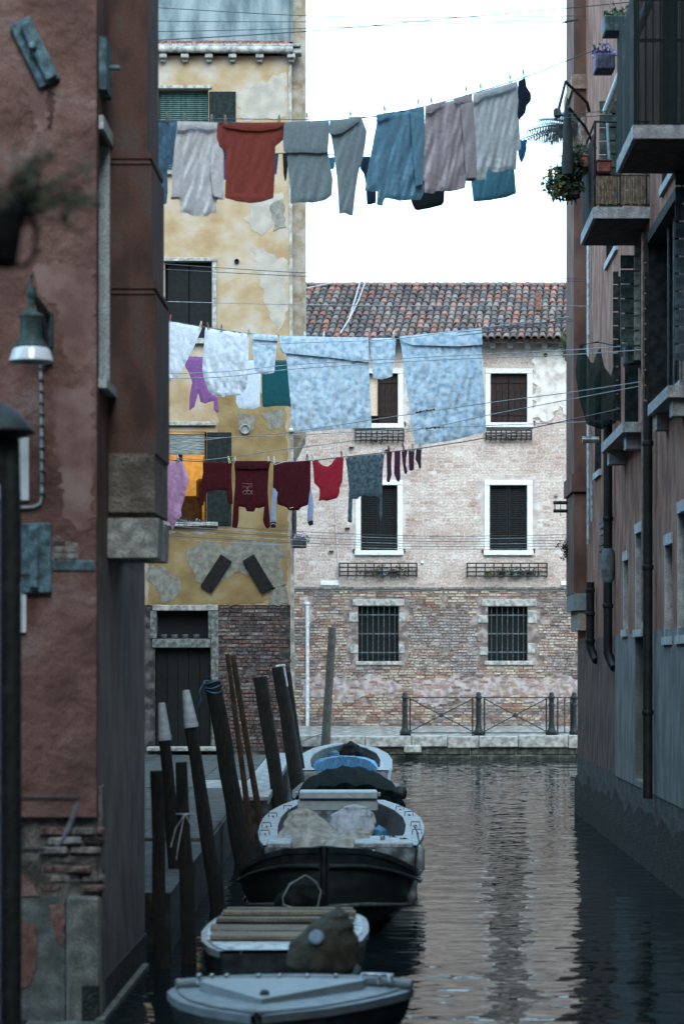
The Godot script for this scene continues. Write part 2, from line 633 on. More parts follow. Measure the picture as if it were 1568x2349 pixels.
func make_far_house() -> void:
	var s := FAR / F
	var base := P(980, 1664, FAR)
	var H := thing("brick_house", "pale worn brick house with tiled roof facing the end of the canal", "house", base)
	var zw := -FAR * K
	# openings in sheet pixels
	var ops := [[1124, 857, 1208, 970], [824, 857, 912, 972], [1122, 1113, 1208, 1263], [827, 1113, 911, 1263], [1118, 1391, 1209, 1516], [821, 1390, 914, 1517]]
	var holes := []
	for o in ops:
		holes.append([XX(o[0], FAR), YY(o[3], FAR), XX(o[2], FAR), YY(o[1], FAR)])
	var wall := MB.new()
	var ytop := YY(787, FAR)
	var ysplit := YY(1354, FAR)
	holed(wall, Vector3(0, 0, zw), Vector3.RIGHT, -9.0, 7.6, ysplit, ytop, holes.slice(0, 4), Vector3(0, 0, -0.28))
	var lowm := MB.new()
	holed(lowm, Vector3(0, 0, zw), Vector3.RIGHT, -9.0, 7.6, -0.6, ysplit, holes.slice(4, 6), Vector3(0, 0, -0.28))
	wall.quad(Vector3(7.6, -0.6, zw), Vector3(7.6, ytop, zw), Vector3(7.6, ytop, zw - 9), Vector3(7.6, -0.6, zw - 9))
	wall.quad(Vector3(-9, -0.6, zw), Vector3(-9, ytop, zw), Vector3(-9, ytop, zw - 9), Vector3(-9, -0.6, zw - 9))
	var mortar := surf("mortar", [C("a39a95"), C("b0a8a3"), C("bcb5b0"), C("c6c0bc")], {"scale": 0.35, "grain": 0.3, "bump": 0.5})
	var W := part(H, "wall", wall, mortar)
	part(H, "ground_floor_wall", lowm, surf("eroded mortar", [C("5a4f4c"), C("6e625e"), C("857974"), C("9b918c")], {"scale": 0.5, "grain": 0.3}))
	# dark sheet behind the openings, its colour stands for unlit rooms
	var dk := MB.new()
	dk.box(Vector3(-8.9, 0.7, zw - 0.30), Vector3(7.5, ytop - 0.1, zw - 0.34))
	part(H, "dark_backing", dk, surf("dark inside", [C("0e1214")]))
	# frames and other things the bricks must leave free
	var keep := [[1108, 845, 1220, 986], [812, 845, 928, 986], [1108, 1098, 1225, 1272], [813, 1098, 923, 1274], [1104, 1374, 1229, 1527], [807, 1374, 927, 1527],
		[1095, 1410, 1120, 1430], [1099, 1484, 1120, 1503], [1207, 1400, 1231, 1431], [1207, 1474, 1226, 1501], [800, 1404, 823, 1428], [802, 1478, 823, 1500], [912, 1404, 929, 1428], [912, 1478, 927, 1500]]
	var rb := MB.new()
	var ub := MB.new()
	var meshes := []
	for i in 6:
		meshes.append(brick_mesh(100 + i))
	var bm := [brickmat("brick red", "a07a68"), brickmat("brick rose", "b09485"), brickmat("brick brown", "806a5d"), brickmat("brick violet", "90827f"), brickmat("brick buff", "bdac99"), brickmat("brick grey", "a49b95")]
	var rowh := 0.078
	var x0 := XX(640, FAR)
	var x1 := XX(1350, FAR)
	var row := 0
	var y := 0.72
	var ylow := YY(1358, FAR)
	while y < ytop - 0.25:
		var x := x0 - rng.randf() * 0.2
		while x < x1:
			var w := rng.randf_range(0.2, 0.27) if rng.randf() < 0.72 else 0.125
			var cxp := 784.0 + (x + w * 0.5) / s
			var cyp := 1523.0 - (y - EYE) / s
			var free := true
			for k in keep:
				if cxp + w * 0.5 / s > k[0] and cxp - w * 0.5 / s < k[2] and cyp + 2.6 > k[1] and cyp - 2.6 < k[3]: free = false
			var worn := nz.get_noise_2d(x * 22.0 + 40.0, y * 30.0) * 1.3
			if free and rng.randf() < (0.93 if y < ylow else 0.985):
				var d := rng.randf_range(0.002, 0.02)
				var at := Vector3(x + w * 0.5, y + rng.randf_range(-0.006, 0.006) + 0.022 * nz.get_noise_2d(x * 18.0, row * 3.0), zw)
				if y < ylow:
					var shown: bool = (cyp > 1385 and cyp < 1540 and ((cxp > 932 and cxp < 1095) or (cxp > 1232 and cxp < 1318) or (cxp > 712 and cxp < 735) or (cxp > 772 and cxp < 800)))
					if shown and W.get_child_count() < 300:
						var b := part(W, "brick", meshes[rng.randi() % 6], bm[pick_brick(worn)], Transform3D(Basis().rotated(Vector3(0, 0, 1), rng.randf_range(-0.012, 0.012)).scaled(Vector3(w / 0.245, rng.randf_range(0.9, 1.08), 1.0)), at + Vector3(0, 0, d)))
					else:
						var cols := ["a07a68", "b09485", "806a5d", "90827f", "bdac99", "a49b95", "5d4a48"]
						var cc := lin(cols[pick_brick(worn)])
						rb.col = cc * rng.randf_range(0.75, 1.15)
						brick_into(rb, at, w - 0.012, 0.062, d + 0.012, rng)
				else:
					# old limewash: most bricks keep it, some have lost it
					var lime := clampf(0.75 + 0.5 * nz.get_noise_2d(x * 30.0 + 300.0, y * 30.0) + (rng.randf_range(-0.45, -0.1) if rng.randf() < 0.12 else rng.randf_range(-0.14, 0.1)), 0.2, 1.0)
					ub.col = lin("ab8a7c").lerp(lin("dacac1"), lime) * rng.randf_range(0.93, 1.03)
					brick_into(ub, at, w - 0.001, 0.0735, 0.002 + d * 0.35, rng)
			x += w + 0.012
		y += rowh
		row += 1
	var vm := surf("brick blend", [C("c8c8c8"), C("ffffff")], {"vcol": true, "scale": 2.0, "grain": 0.35, "grain_scale": 5.0})
	tag(part(W, "brickwork", rb, vm), "", "", "", "stuff")
	tag(part(W, "limewashed_brickwork", ub, vm), "", "", "", "stuff")
	# render surviving at the top right
	var pm := surf("old render", [C("b3a9a3"), C("c5bdb7"), C("d3cec9"), C("dbd8d5")], {"scale": 0.45, "grain": 0.25, "bump": 0.4})
	var pb := MB.new()
	patch(pb, V([1222, 800, 1300, 795, 1345, 800, 1345, 985, 1322, 1000, 1305, 965, 1280, 930, 1262, 965, 1224, 960]), FAR, 0.03, 14.0, 3)
	part(H, "render_patch", pb, pm)
	pb = MB.new()
	patch(pb, V([930, 800, 1106, 800, 1106, 842, 1030, 838, 960, 850]), FAR, 0.03, 8.0, 4)
	part(H, "render_patch", pb, pm)
	var lowp := surf("worn pink render", [C("7f6f6b"), C("918280"), C("a09593"), C("aaa19f")], {"scale": 0.6, "grain": 0.3, "bump": 0.4})
	for q in [[690, 1560, 730, 1548, 790, 1556, 850, 1545, 900, 1560, 925, 1580, 900, 1600, 850, 1592, 800, 1610, 740, 1598, 700, 1606], [930, 1552, 990, 1560, 1040, 1548, 1100, 1556, 1160, 1550, 1230, 1560, 1300, 1552, 1345, 1560, 1345, 1612, 1290, 1606, 1240, 1618, 1190, 1604, 1120, 1612, 1050, 1604, 1000, 1622, 955, 1606, 945, 1580], [690, 1372, 715, 1368, 722, 1420, 700, 1440]]:
		pb = MB.new()
		patch(pb, V(q), FAR, 0.024, 9.0, int(q[0]))
		part(H, "render_patch", pb, lowp)
	# string course
	var sc := MB.new()
	for k in 14:
		var px := 660.0 + k * 50.0
		var w := rng.randf_range(-1.0, 1.5)
		FB(sc, px + 0.6, 1346 + w, px + 49.6, 1352 + w, FAR, 0.055, 0.02, 0.008)
		FB(sc, px + 6, 1354 + w, px + 54, 1357 + w, FAR, 0.03, 0.02, 0.006)
	part(H, "string_course", sc, surf("course stone", [C("4d5152"), C("6c6f6d"), C("8d8a86")], {"scale": 1.2, "grain": 0.4}))
	# windows
	var frm := surf("white stone frame", [C("bdbebc"), C("cfcfcd"), C("d6d5d3")], {"scale": 1.1, "grain": 0.1, "bump": 0.2})
	var shb := surf("brown shutter", [C("201715"), C("2a1e1c"), C("342624")], {"scale": 1.5, "stretch": Vector3(4, 0.5, 1), "grain": 0.3})
	var shd := surf("dark shutter", [C("0d1112"), C("131819"), C("1a1f20")], {"scale": 1.5, "grain": 0.3})
	for i in 4:
		var o: Array = ops[i]
		var win := MB.new()
		var fx0: float = o[0] - 12
		var fx1: float = o[2] + 12
		FB(win, fx0, o[1] - 11, fx1, o[1], FAR, 0.05, 0.2, 0.012)
		var fw := part(H, "window", win, frm)
		for jx in [[fx0, o[0]], [o[2], fx1]]:
			var j := MB.new()
			FB(j, jx[0], o[1] + 0.4, jx[1], o[3], FAR, 0.045, 0.2, 0.012)
			part(fw, "jamb", j, frm)
		var sl := MB.new()
		FB(sl, fx0 - 2, o[3], fx1 + 2, o[3] + 11, FAR, 0.12, 0.2, 0.014)
		part(fw, "sill", sl, frm)
		var mid: float = (o[0] + o[2]) * 0.5
		var opened := i == 1
		for lx in [[o[0], mid - 0.6], [mid + 0.6, o[2]]]:
			if opened and lx[0] == o[0]:
				continue
			var sh := MB.new()
			var a: float = lx[0]
			var b: float = lx[1]
			if i < 2:
				# plank leaves with ledges
				for k in 3:
					FB(sh, a + (b - a) * k / 3.0 + 0.25, o[1] + 1, a + (b - a) * (k + 1) / 3.0 - 0.25, o[3] - 1, FAR, -0.1, 0.14, 0.005)
				for yy in [0.16, 0.82]:
					var yc: float = lerpf(o[1], o[3], yy)
					FB(sh, a + 1, yc - 3, b - 1, yc + 3, FAR, -0.075, 0.11, 0.004)
				part(fw, "shutter", sh, shb)
			else:
				FB(sh, a, o[1] + 1, a + 4.5, o[3] - 1, FAR, -0.1, 0.14, 0.004)
				FB(sh, b - 4.5, o[1] + 1, b, o[3] - 1, FAR, -0.1, 0.14, 0.004)
				for yy in [0.02, 0.5, 0.97]:
					var yc: float = lerpf(o[1], o[3], yy)
					FB(sh, a + 4.6, yc - 3, b - 4.6, yc + 3, FAR, -0.105, 0.14, 0.004)
				var yq: float = o[1] + 8
				while yq < o[3] - 8:
					var p0 := P(a + 4.6, yq, FAR)
					var p1 := P(b - 4.6, yq + 3.2, FAR)
					sh.hexa([Vector3(p0.x, p0.y, p0.z - 0.13), Vector3(p1.x, p0.y, p0.z - 0.13), Vector3(p1.x, p1.y, p0.z - 0.105), Vector3(p0.x, p1.y, p0.z - 0.105),
						Vector3(p0.x, p0.y, p0.z - 0.14), Vector3(p1.x, p0.y, p0.z - 0.14), Vector3(p1.x, p1.y, p0.z - 0.115), Vector3(p0.x, p1.y, p0.z - 0.115)])
					yq += 4.2
				part(fw, "shutter", sh, shd)
		if opened:
			var cu := MB.new()
			var rows := []
			for r in 2:
				var rr := PackedVector3Array()
				for k in 13:
					rr.push_back(P(o[0] + 1 + k * 3.4, o[3] - 20 if r == 0 else o[1] + 1, FAR) + Vector3(0, 0, -0.2 + 0.02 * sin(k * 1.7)))
				rows.append(rr)
			cu.grid(rows)
			part(fw, "curtain", cu, surf("cream curtain", [C("b9a593"), C("cdb9a6")], {"scale": 2.0}))  # cream tone of this folded sheet stands for the lit interior
			var sh2 := MB.new()
			FB(sh2, o[0] + 45, o[1] + 1, o[0] + 47, o[3] - 1, FAR, -0.05, 0.2, 0.003)
			part(fw, "mullion", sh2, shb)
		for cx in [fx0 - 4, fx1 + 4]:
			var hk := MB.new()
			FB(hk, cx - 2, o[3] - 4, cx + 2, o[3] + 4, FAR, 0.08, 0.0, 0.005)
			part(fw, "shutter_catch", hk, plain("iron", "23282a", 0.6, 0.4))
	# barred ground-floor windows with stone quoins
	var qs := [[[1104, 1374, 1229, 1391], [1110, 1516, 1224, 1526], [1095, 1411, 1118, 1429], [1099, 1485, 1118, 1503], [1209, 1400, 1230, 1430], [1209, 1475, 1226, 1500]],
		[[808, 1374, 927, 1390], [815, 1517, 922, 1526], [800, 1405, 821, 1427], [803, 1479, 821, 1499], [914, 1405, 929, 1427], [914, 1479, 927, 1499]]]
	for i in 2:
		var o: Array = ops[4 + i]
		var lin_mb := MB.new()
		var q: Array = qs[i]
		FB(lin_mb, q[0][0], q[0][1], q[0][2], q[0][3], FAR, 0.04, 0.25, 0.02)
		var bw := part(H, "barred_window", lin_mb, stonemat())
		for k in range(1, 6):
			var qm := MB.new()
			FB(qm, q[k][0], q[k][1], q[k][2], q[k][3], FAR, 0.06 if k == 1 else rng.randf_range(0.02, 0.045), 0.2, 0.018)
			part(bw, "sill" if k == 1 else "quoin", qm, stonemat())
		for k in 7:
			var px: float = lerpf(o[0], o[2], (k + 0.7) / 7.4)
			var bar := MB.new()
			bar.tube([P(px, o[1], FAR) - Vector3(0, 0, 0.08), P(px, o[3], FAR) - Vector3(0, 0, 0.08)], 0.011, 6)
			part(bw, "bar", bar, plain("bar iron", "4b5f63", 0.6, 0.3))
		for yy in [0.16, 0.5, 0.84]:
			var py: float = lerpf(o[1], o[3], yy)
			var bar := MB.new()
			FB(bar, o[0], py - 1, o[2], py + 1, FAR, -0.07, 0.09)
			part(bw, "bar", bar, plain("bar iron", "4b5f63", 0.6, 0.3))
	# eaves: white gutter course on stone brackets
	var ev := MB.new()
	for k in 8:
		FB(ev, 640 + k * 84.0 + 0.6, 776, 640 + (k + 1) * 84.0 - 0.6, 787, FAR, 0.22, 0.3, 0.02)
	var EV := part(H, "eaves_course", ev, frm)
	for k in 17:
		var px := 655.0 + k * 39.5
		var bk := MB.new()
		FB(bk, px - 6, 787.3, px + 6, 799, FAR, 0.17, 0.05, 0.012)
		part(EV, "bracket", bk, frm)
	make_roof(H)
	# flower racks
	var iron := plain("rack iron", "15191a", 0.8, 0.0)
	for r in [[1070, 1293, 1252, 1322, 0.24], [778, 1293, 955, 1321, 0.24], [1113, 988, 1217, 1008, 0.16], [815, 988, 925, 1011, 0.16]]:
		var rk := MB.new()
		var n: int = 9
		for k in n + 1:
			var px: float = lerpf(r[0], r[2], k / float(n))
			rk.tube([P(px, r[1] - 1, FAR) + Vector3(0, 0, r[4]), P(px, r[3] + 1, FAR) + Vector3(0, 0, r[4]), P(px, r[3] + 1, FAR)], 0.018, 5)
		for yy in [0.0, 0.33, 0.66, 1.0]:
			var py: float = lerpf(r[1], r[3], yy)
			rk.tube([P(r[0], py, FAR), P(r[0], py, FAR) + Vector3(0, 0, r[4]), P(r[2], py, FAR) + Vector3(0, 0, r[4]), P(r[2], py, FAR)], 0.02, 5)
		var R := part(H, "flower_rack", rk, iron)
		if r[0] == 1070 or r[0] == 778:
			var spots := [[1120, "7d7a35"], [1150, "3c4038"], [1180, "9fb3bd"], [1212, "2f4038"]] if r[0] == 1070 else [[880, "a9bfc9"], [905, "5b3531"]]
			for sp in spots:
				var pot := MB.new()
				var c := P(sp[0], r[3] + 0.5, FAR) + Vector3(0, 0, 0.12)
				pot.lathe(c, [[0.0, 0.0], [0.06, 0.0], [0.09, 0.14], [0.095, 0.16], [0.08, 0.16], [0.0, 0.13]], 10)
				part(R, "flower_pot", pot, plain("pot " + sp[1], sp[1], 0.7))
			var lv := MB.new()
			leaves(lv, P((r[0] + r[2]) * 0.5 + 20, r[3] - 10, FAR) + Vector3(0, 0, 0.12), Vector3(0.85, 0.11, 0.08), 320, 0.08, [C("39442f"), C("4d5a3a"), C("2c352a")])
			part(R, "foliage", lv, leafmat())
		else:
			var lv := MB.new()
			leaves(lv, P((r[0] + r[2]) * 0.5, r[3], FAR) + Vector3(0, 0, 0.08), Vector3(0.3, 0.08, 0.06), 50, 0.07, [C("5a5348"), C("4a4a3c"), C("3a3d34")])
			part(R, "foliage", lv, leafmat())
	# pipes, wires and fittings on the facade
	var dp := MB.new()
	dp.tube([P(705, 1665, FAR) + Vector3(0, 0, 0.07), P(705, 1390, FAR) + Vector3(0, 0, 0.07)], 0.05, 10)
	dp.lathe(P(705, 1390, FAR) + Vector3(0, 0, 0.07), [[0.05, 0.0], [0.085, 0.05], [0.085, 0.09], [0.0, 0.12]], 10)
	part(H, "downpipe", dp, plain("pale pipe", "c9ccd0", 0.5))
	var cb := MB.new()
	cb.tube([P(768, 1020, FAR) + Vector3(0, 0, 0.03), P(769, 1180, FAR) + Vector3(0, 0, 0.03), P(778, 1345, FAR) + Vector3(0, 0, 0.03)], 0.016, 6)
	part(H, "facade_cable", cb, plain("pale cable", "c4bfbb", 0.6))
	for f in [[968, 1290, 0.05, "e2e2e0"], [1250, 815, 0.06, "33302f"], [1274, 1137, 0.05, "7b7875"]]:
		var ft := MB.new()
		var c := P(f[0], f[1], FAR)
		ft.lathe(c, [[f[2], 0.0], [f[2] * 0.95, 0.05], [f[2] * 0.5, 0.08], [0.0, 0.085]], 14, Basis(Vector3.RIGHT, PI / 2))
		part(H, "wall_fitting", ft, plain("fit " + f[3], f[3], 0.6))
	for f in [[806, 1027], [888, 1033], [797, 1212], [760, 1265]]:
		var ft := MB.new()
		FB(ft, f[0] - 6, f[1] - 1.5, f[0] + 5, f[1] + 1.5, FAR, 0.14, 0.0, 0.004)
		part(H, "iron_peg", ft, iron)
	var wb := MB.new()
	FB(wb, 735, 1332, 776, 1343, FAR, 0.05, 0.0, 0.01)
	part(H, "stone_block", wb, frm)
	wb = MB.new()
	FB(wb, 1285, 1333, 1318, 1343, FAR, 0.05, 0.0, 0.01)
	part(H, "stone_block", wb, frm)

func pick_brick(worn: float) -> int:
	var r := rng.randf()
	if worn > 0.08: return [0, 4, 4, 1][int(r * 3.99)]
	if worn < -0.12: return [2, 3, 5, 3][int(r * 3.99)]
	return int(r * 5.99)

func make_roof(H: Node3D) -> void:
	var d0 := 50.55
	var d1 := d0 + 3.2
	var ye := YY(776, d0)
	var yr := YY(655, d1)
	var skew := 0.50
	var xl := XX(650, d0)
	var xr := XX(1302, d0)
	var A := Vector3(0, ye, -d0 * K)
	var B := Vector3(skew, yr, -d1 * K)
	var dirn := (B - A).normalized()
	var ln := (B - A).length()
	var up := Vector3.RIGHT.cross(dirn).normalized()
	if up.y < 0: up = -up
	var base := MB.new()
	var o := [A + Vector3(-8.5, 0, 0), A + Vector3(xr, 0, 0), B + Vector3(xr, 0, 0), B + Vector3(-8.5, 0, 0)]
	base.hexa([o[0] - up * 0.02, o[1] - up * 0.02, o[2] - up * 0.02, o[3] - up * 0.02, o[0] - up * 0.12, o[1] - up * 0.12, o[2] - up * 0.12, o[3] - up * 0.12])
	# rear slope
	var C2 := B + Vector3(0.5, -2.1, -4.2)
	base.quad(B + Vector3(-8.5, 0, 0), B + Vector3(xr, 0, 0), C2 + Vector3(xr, 0, 0), C2 + Vector3(-8.5, 0, 0))
	var R := part(H, "roof", base, surf("roof bed", [C("2c2523"), C("3f3532"), C("55463f")], {"scale": 1.5, "grain": 0.4}))
	# one cover tile, pointing up the slope along +y of its own frame, crown along +z
	var shapes := []
	for sd in 3:
		var t := MB.new()
		var rows := []
		for r in 2:
			var rr := PackedVector3Array()
			for k in 7:
				var a := PI * k / 6.0
				var w := 0.098 if r == 0 else 0.078
				rr.push_back(Vector3(-cos(a) * w, r * 0.43, sin(a) * w * (0.9 + 0.05 * sd) + (0.018 if r == 0 else 0.0)))
			rows.append(rr)
		t.grid(rows)
		var lip := []
		var inner := PackedVector3Array()
		for k in 7:
			var q: Vector3 = rows[0][k]
			inner.push_back(Vector3(q.x * 0.8, 0.0, q.z * 0.8 - 0.004))
		for k in 6:
			t.quad(rows[0][k], rows[0][k + 1], inner[k + 1], inner[k])
		shapes.append(t.mesh())
	var tm := []
	for h in ["8f5a4b", "a86f5c", "6f5850", "5e504c", "7b5f57", "8a7a74", "69625f", "54494a"]:
		tm.append(surf("tile " + h, [C(h).darkened(0.35), C(h), C(h).lightened(0.1)], {"scale": 2.6, "grain": 0.45, "grain_scale": 6.0}))
	var step := ln / 12.6
	var pitch := 0.203
	var fr := Basis(Vector3.RIGHT, dirn, up)
	var rest := MB.new()
	var count := 0
	var x := xr - 0.1
	var col := 0
	while x > xl - 1.0:
		for r in 13:
			var j := Vector3(rng.randf_range(-0.012, 0.012), rng.randf_range(-0.03, 0.03), rng.randf_range(-0.004, 0.01))
			var p := A + Vector3(x, 0, 0) + dirn * (r * step + j.y - 0.06) + Vector3(j.x, 0, 0) + up * (j.z - 0.005)
			var tw := fr * Basis(Vector3(0, 0, 1), rng.randf_range(-0.05, 0.05))
			var pxx := 784.0 + p.x * F / d0
			var q := rng.randf()
			var mi: int = 0 if q < 0.07 else 1 if q < 0.17 else 2 + int(rng.randf() * 5.99)
			if pxx > 695 and count < 300 and (r < 9 or col % 2 == 0):
				part(R, "tile", shapes[rng.randi() % 3], tm[mi], Transform3D(tw, p))
				count += 1
			else:
				rest.col = lin(["8f5a4b", "a86f5c", "6f5850", "5e504c", "7b5f57", "8a7a74", "69625f", "54494a"][mi]) * 0.95
				var s0: int = rest.v.size()
				var arr: Array = shapes[0].surface_get_arrays(0)
				for k in arr[Mesh.ARRAY_VERTEX].size():
					rest.vert(p + tw * arr[Mesh.ARRAY_VERTEX][k], tw * arr[Mesh.ARRAY_NORMAL][k])
				for k in arr[Mesh.ARRAY_INDEX]:
					rest.ix.push_back(s0 + k)
		x -= pitch
		col += 1
	tag(part(R, "tiling", rest, surf("tile blend", [C("b5b5b5"), C("ffffff")], {"vcol": true, "scale": 2.6, "grain": 0.45, "grain_scale": 6.0})), "", "", "", "stuff")
	# ridge tiles
	var xx := xl - 1.0
	while xx < xr - 0.2:
		var rt := MB.new()
		var rows := []
		for k in 2:
			var rr := PackedVector3Array()
			for a in 7:
				var g := PI * a / 6.0
				rr.push_back(B + Vector3(xx + k * 0.44, sin(g) * (0.085 + 0.012 * k) + 0.01, cos(g) * 0.13))
			rows.append(rr)
		rt.grid(rows)
		part(R, "ridge_tile", rt, tm[[0, 1, 1, 0, 4][rng.randi() % 5]])
		xx += 0.40
	# verge boards at the right end
	var vb := MB.new()
	var e0 := A + Vector3(xr + 0.02, 0, 0)
	var e1 := B + Vector3(xr + 0.02, 0, 0)
	vb.hexa([e0 + up * 0.08, e0 + up * 0.08 + Vector3(0.12, 0, 0), e0 - up * 0.2 + Vector3(0.12, 0, 0), e0 - up * 0.2, e1 + up * 0.08, e1 + up * 0.08 + Vector3(0.12, 0, 0), e1 - up * 0.2 + Vector3(0.12, 0, 0), e1 - up * 0.2])
	part(R, "verge_board", vb, plain("verge white", "c9c9c7", 0.8))
	# cables lying on the tiles
	for cpts in [[[826, 655], [800, 745], [780, 775]], [[838, 655], [822, 700], [800, 745]], [[700, 672], [760, 660]]]:
		var cb := MB.new()
		var pts := []
		for q in cpts:
			var f: float = clampf((776.0 - q[1]) / 121.0, 0.0, 1.0)
			var dd := lerpf(d0, d1, f)
			pts.append(Vector3(XX(q[0], dd), lerpf(ye, yr, f), -dd * K) + up * 0.13)
		cb.tube(pts, 0.022, 6)
		part(R, "roof_cable", cb, plain("grey cable", "a9a9a7", 0.6))
	var ch := MB.new()
	FB(ch, 1229, 668, 1240, 712, 51.6, 0.0, 0.3, 0.01)
	part(R, "vent_tile", ch, tm[0])
	# aerial behind the ridge
	var an := MB.new()
	var ad := d1 + 0.3
	an.tube([P(913, 668, ad), P(913, 608, ad)], 0.014, 6)
	an.tube([P(852, 610, ad), P(915, 612, ad)], 0.012, 6)
	an.tube([P(880, 636, ad), P(915, 637, ad)], 0.01, 6)
	part(R, "aerial", an, plain("aerial grey", "b9c3c9", 0.5))

func make_yellow_house() -> void:
	var D := 38.0
	var base := P(520, 1712, D)
	var H := thing("ochre_house", "tall ochre plastered house with peeling patches and a lit window", "house", base)
	var z := -D * K
	var xr := XX(666, D)
	var ops := [[362, 205, 478, 392], [378, 600, 486, 776], [376, 990, 474, 1198], [360, 1402, 477, 1464], [355, 1486, 483, 1716]]
	var holes := []
	for o in ops:
		holes.append([XX(o[0], D), YY(o[3], D), XX(o[2], D), YY(o[1], D)])
	var ybr := YY(1388, D)
	var ochre := surf("ochre plaster", [C("927a5c"), C("998466"), C("9d8b71"), C("a1927d"), C("a29689"), C("a69d93")], {"scale": 0.2, "size": 1024, "freq": 0.006, "grain": 0.14, "grain_scale": 3.4, "bump": 0.5, "offs": [0.2, 0.36, 0.5, 0.62, 0.74, 0.86]})
	var w := MB.new()
	holed(w, Vector3(0, 0, z), Vector3.RIGHT, -8.0, xr, ybr, YY(128, D), holes.slice(0, 3), Vector3(0, 0, -0.3))
	var W := part(H, "wall", w, ochre)
	w = MB.new()
	holed(w, Vector3(0, 0, z - 0.03), Vector3.RIGHT, -8.0, xr, -0.6, ybr, holes.slice(3, 5), Vector3(0, 0, -0.3))
	w.quad(Vector3(-8, ybr, z), Vector3(xr, ybr, z), Vector3(xr, ybr, z - 0.03), Vector3(-8, ybr, z - 0.03))
	var LW := part(H, "lower_wall", w, surf("dark mortar", [C("332f30"), C("4b4747"), C("625e5c")], {"scale": 0.6, "grain": 0.35, "bump": 0.5}))
	# side wall along the crossing canal
	w = MB.new()
	var xb := xr * 1.14
	w.quad(Vector3(xr, 17.5, z), Vector3(xr, -0.6, z), Vector3(xb, -0.6, z - 8), Vector3(xb, 17.5, z - 8))
	w.quad(Vector3(-8, 17.5, z), Vector3(-8, -0.6, z), Vector3(-8, -0.6, z - 8), Vector3(-8, 17.5, z - 8))
	w.quad(Vector3(-8, -0.6, z - 8), Vector3(-8, 17.5, z - 8), Vector3(xb, 17.5, z - 8), Vector3(xb, -0.6, z - 8))
	part(H, "side_wall", w, ochre)
	# corner strip, slightly battered; its pale tone paints the lit side wall
	w = MB.new()
	var a0 := P(661, 130, D)
	w.hexa([a0 + Vector3(0, 0, 0.03), Vector3(xr + 0.02, a0.y, z + 0.03), P(676, 1716, D) + Vector3(0, 0, 0.03), P(668, 1716, D) + Vector3(0, 0, 0.03), a0 - Vector3(0, 0, 0.2), Vector3(xr + 0.02, a0.y, z - 0.2), P(676, 1716, D) - Vector3(0, 0, 0.2), P(668, 1716, D) - Vector3(0, 0, 0.2)])
	part(H, "lit_corner_strip", w, surf("corner plaster", [C("847a70"), C("a59d92"), C("b9b4aa")], {"scale": 0.5, "grain": 0.35, "bump": 0.4}))
	# grey attic wall above the cornice
	w = MB.new()
	w.box(Vector3(-8, YY(92, D), z - 0.12), Vector3(XX(671, D), 19.0, z - 6.0))
	part(H, "attic_wall", w, surf("attic plaster", [C("56656c"), C("6b7a80"), C("7a888c"), C("879396")], {"scale": 0.25, "stretch": Vector3(1.5, 0.5, 1), "grain": 0.25}))
	w = MB.new()
	for k in 26:
		var px := 664.0 - k * 15.0
		FB(w, px - 14.4, 94 + rng.randf_range(-0.5, 0.5), px, 106, D, 0.05, 0.2, 0.012)
	part(H, "brick_course", w, brickmat("course brick", "8b5142"))
	# cornice with brackets
	var cor := MB.new()
	cor.tube([P(300, 118, D) + Vector3(0, 0, 0.2), P(672, 120, D) + Vector3(0, 0, 0.2)], 0.075, 12)
	FB(cor, 300, 106, 690, 112, D, 0.22, 0.3, 0.01)
	FB(cor, 645, 113, 692, 126, D, 0.14, 0.2, 0.02)
	var CO := part(H, "cornice", cor, stonemat())
	for px in [322, 375, 425, 480, 534, 596, 668]:
		var b := MB.new()
		FB(b, px - 9, 127, px + 9, 138, D, 0.2, 0.05, 0.02)
		FB(b, px - 6, 138.3, px + 6, 145, D, 0.12, 0.05, 0.015)
		part(CO, "bracket", b, stonemat())
	# chimney breast on the side wall, resting on a corbel
	var cx0 := xr + 0.022
	var cx1 := XX(700, D + 0.4)
	var zc := z - 0.35
	w = MB.new()
	w.box(Vector3(cx0 - 0.3, YY(985, D), zc), Vector3(cx1, 19.5, zc - 1.4))
	var CB := part(H, "chimney_breast", w, surf("breast plaster", [C("7d6f5a"), C("8f8473"), C("9c9489"), C("a49e96")], {"scale": 0.45, "grain": 0.3, "bump": 0.4}))
	w = MB.new()
	var yb := YY(985, D)
	w.hexa([Vector3(cx0 - 0.3, yb, zc), Vector3(cx1, yb, zc), Vector3(cx1 - 0.02, yb - 0.16, zc), Vector3(cx0 - 0.3, yb - 0.16, zc), Vector3(cx0 - 0.3, yb, zc - 1.4), Vector3(cx1, yb, zc - 1.4), Vector3(cx1 - 0.02, yb - 0.16, zc - 1.4), Vector3(cx0 - 0.3, yb - 0.16, zc - 1.4)])
	w.hexa([Vector3(cx0 - 0.3, yb - 0.165, zc), Vector3(cx1 - 0.03, yb - 0.165, zc), Vector3(cx0 + 0.05, yb - 0.55, zc), Vector3(cx0 - 0.3, yb - 0.55, zc), Vector3(cx0 - 0.3, yb - 0.165, zc - 1.3), Vector3(cx1 - 0.03, yb - 0.165, zc - 1.3), Vector3(cx0 + 0.05, yb - 0.55, zc - 1.3), Vector3(cx0 - 0.3, yb - 0.55, zc - 1.3)])
	part(CB, "corbel", w, surf("corbel plaster", [C("6d6052"), C("8c7c69")], {"scale": 1.0, "grain": 0.3}))
	w = MB.new()
	w.tube([P(675, 1172, D) + Vector3(0.0, 0, 0.1), P(675, 1230, D) + Vector3(0.0, 0, 0.1)], 0.05, 10)
	part(H, "short_pipe", w, plain("iron", "23282a", 0.6, 0.4))
	w = MB.new()
	w.tube([P(663, 988, D) + Vector3(0, 0, 0.08), P(680, 988, D) + Vector3(0, 0, 0.08)], 0.045, 10)
	part(H, "pipe_stub", w, plain("pale pipe", "c9ccd0", 0.5))
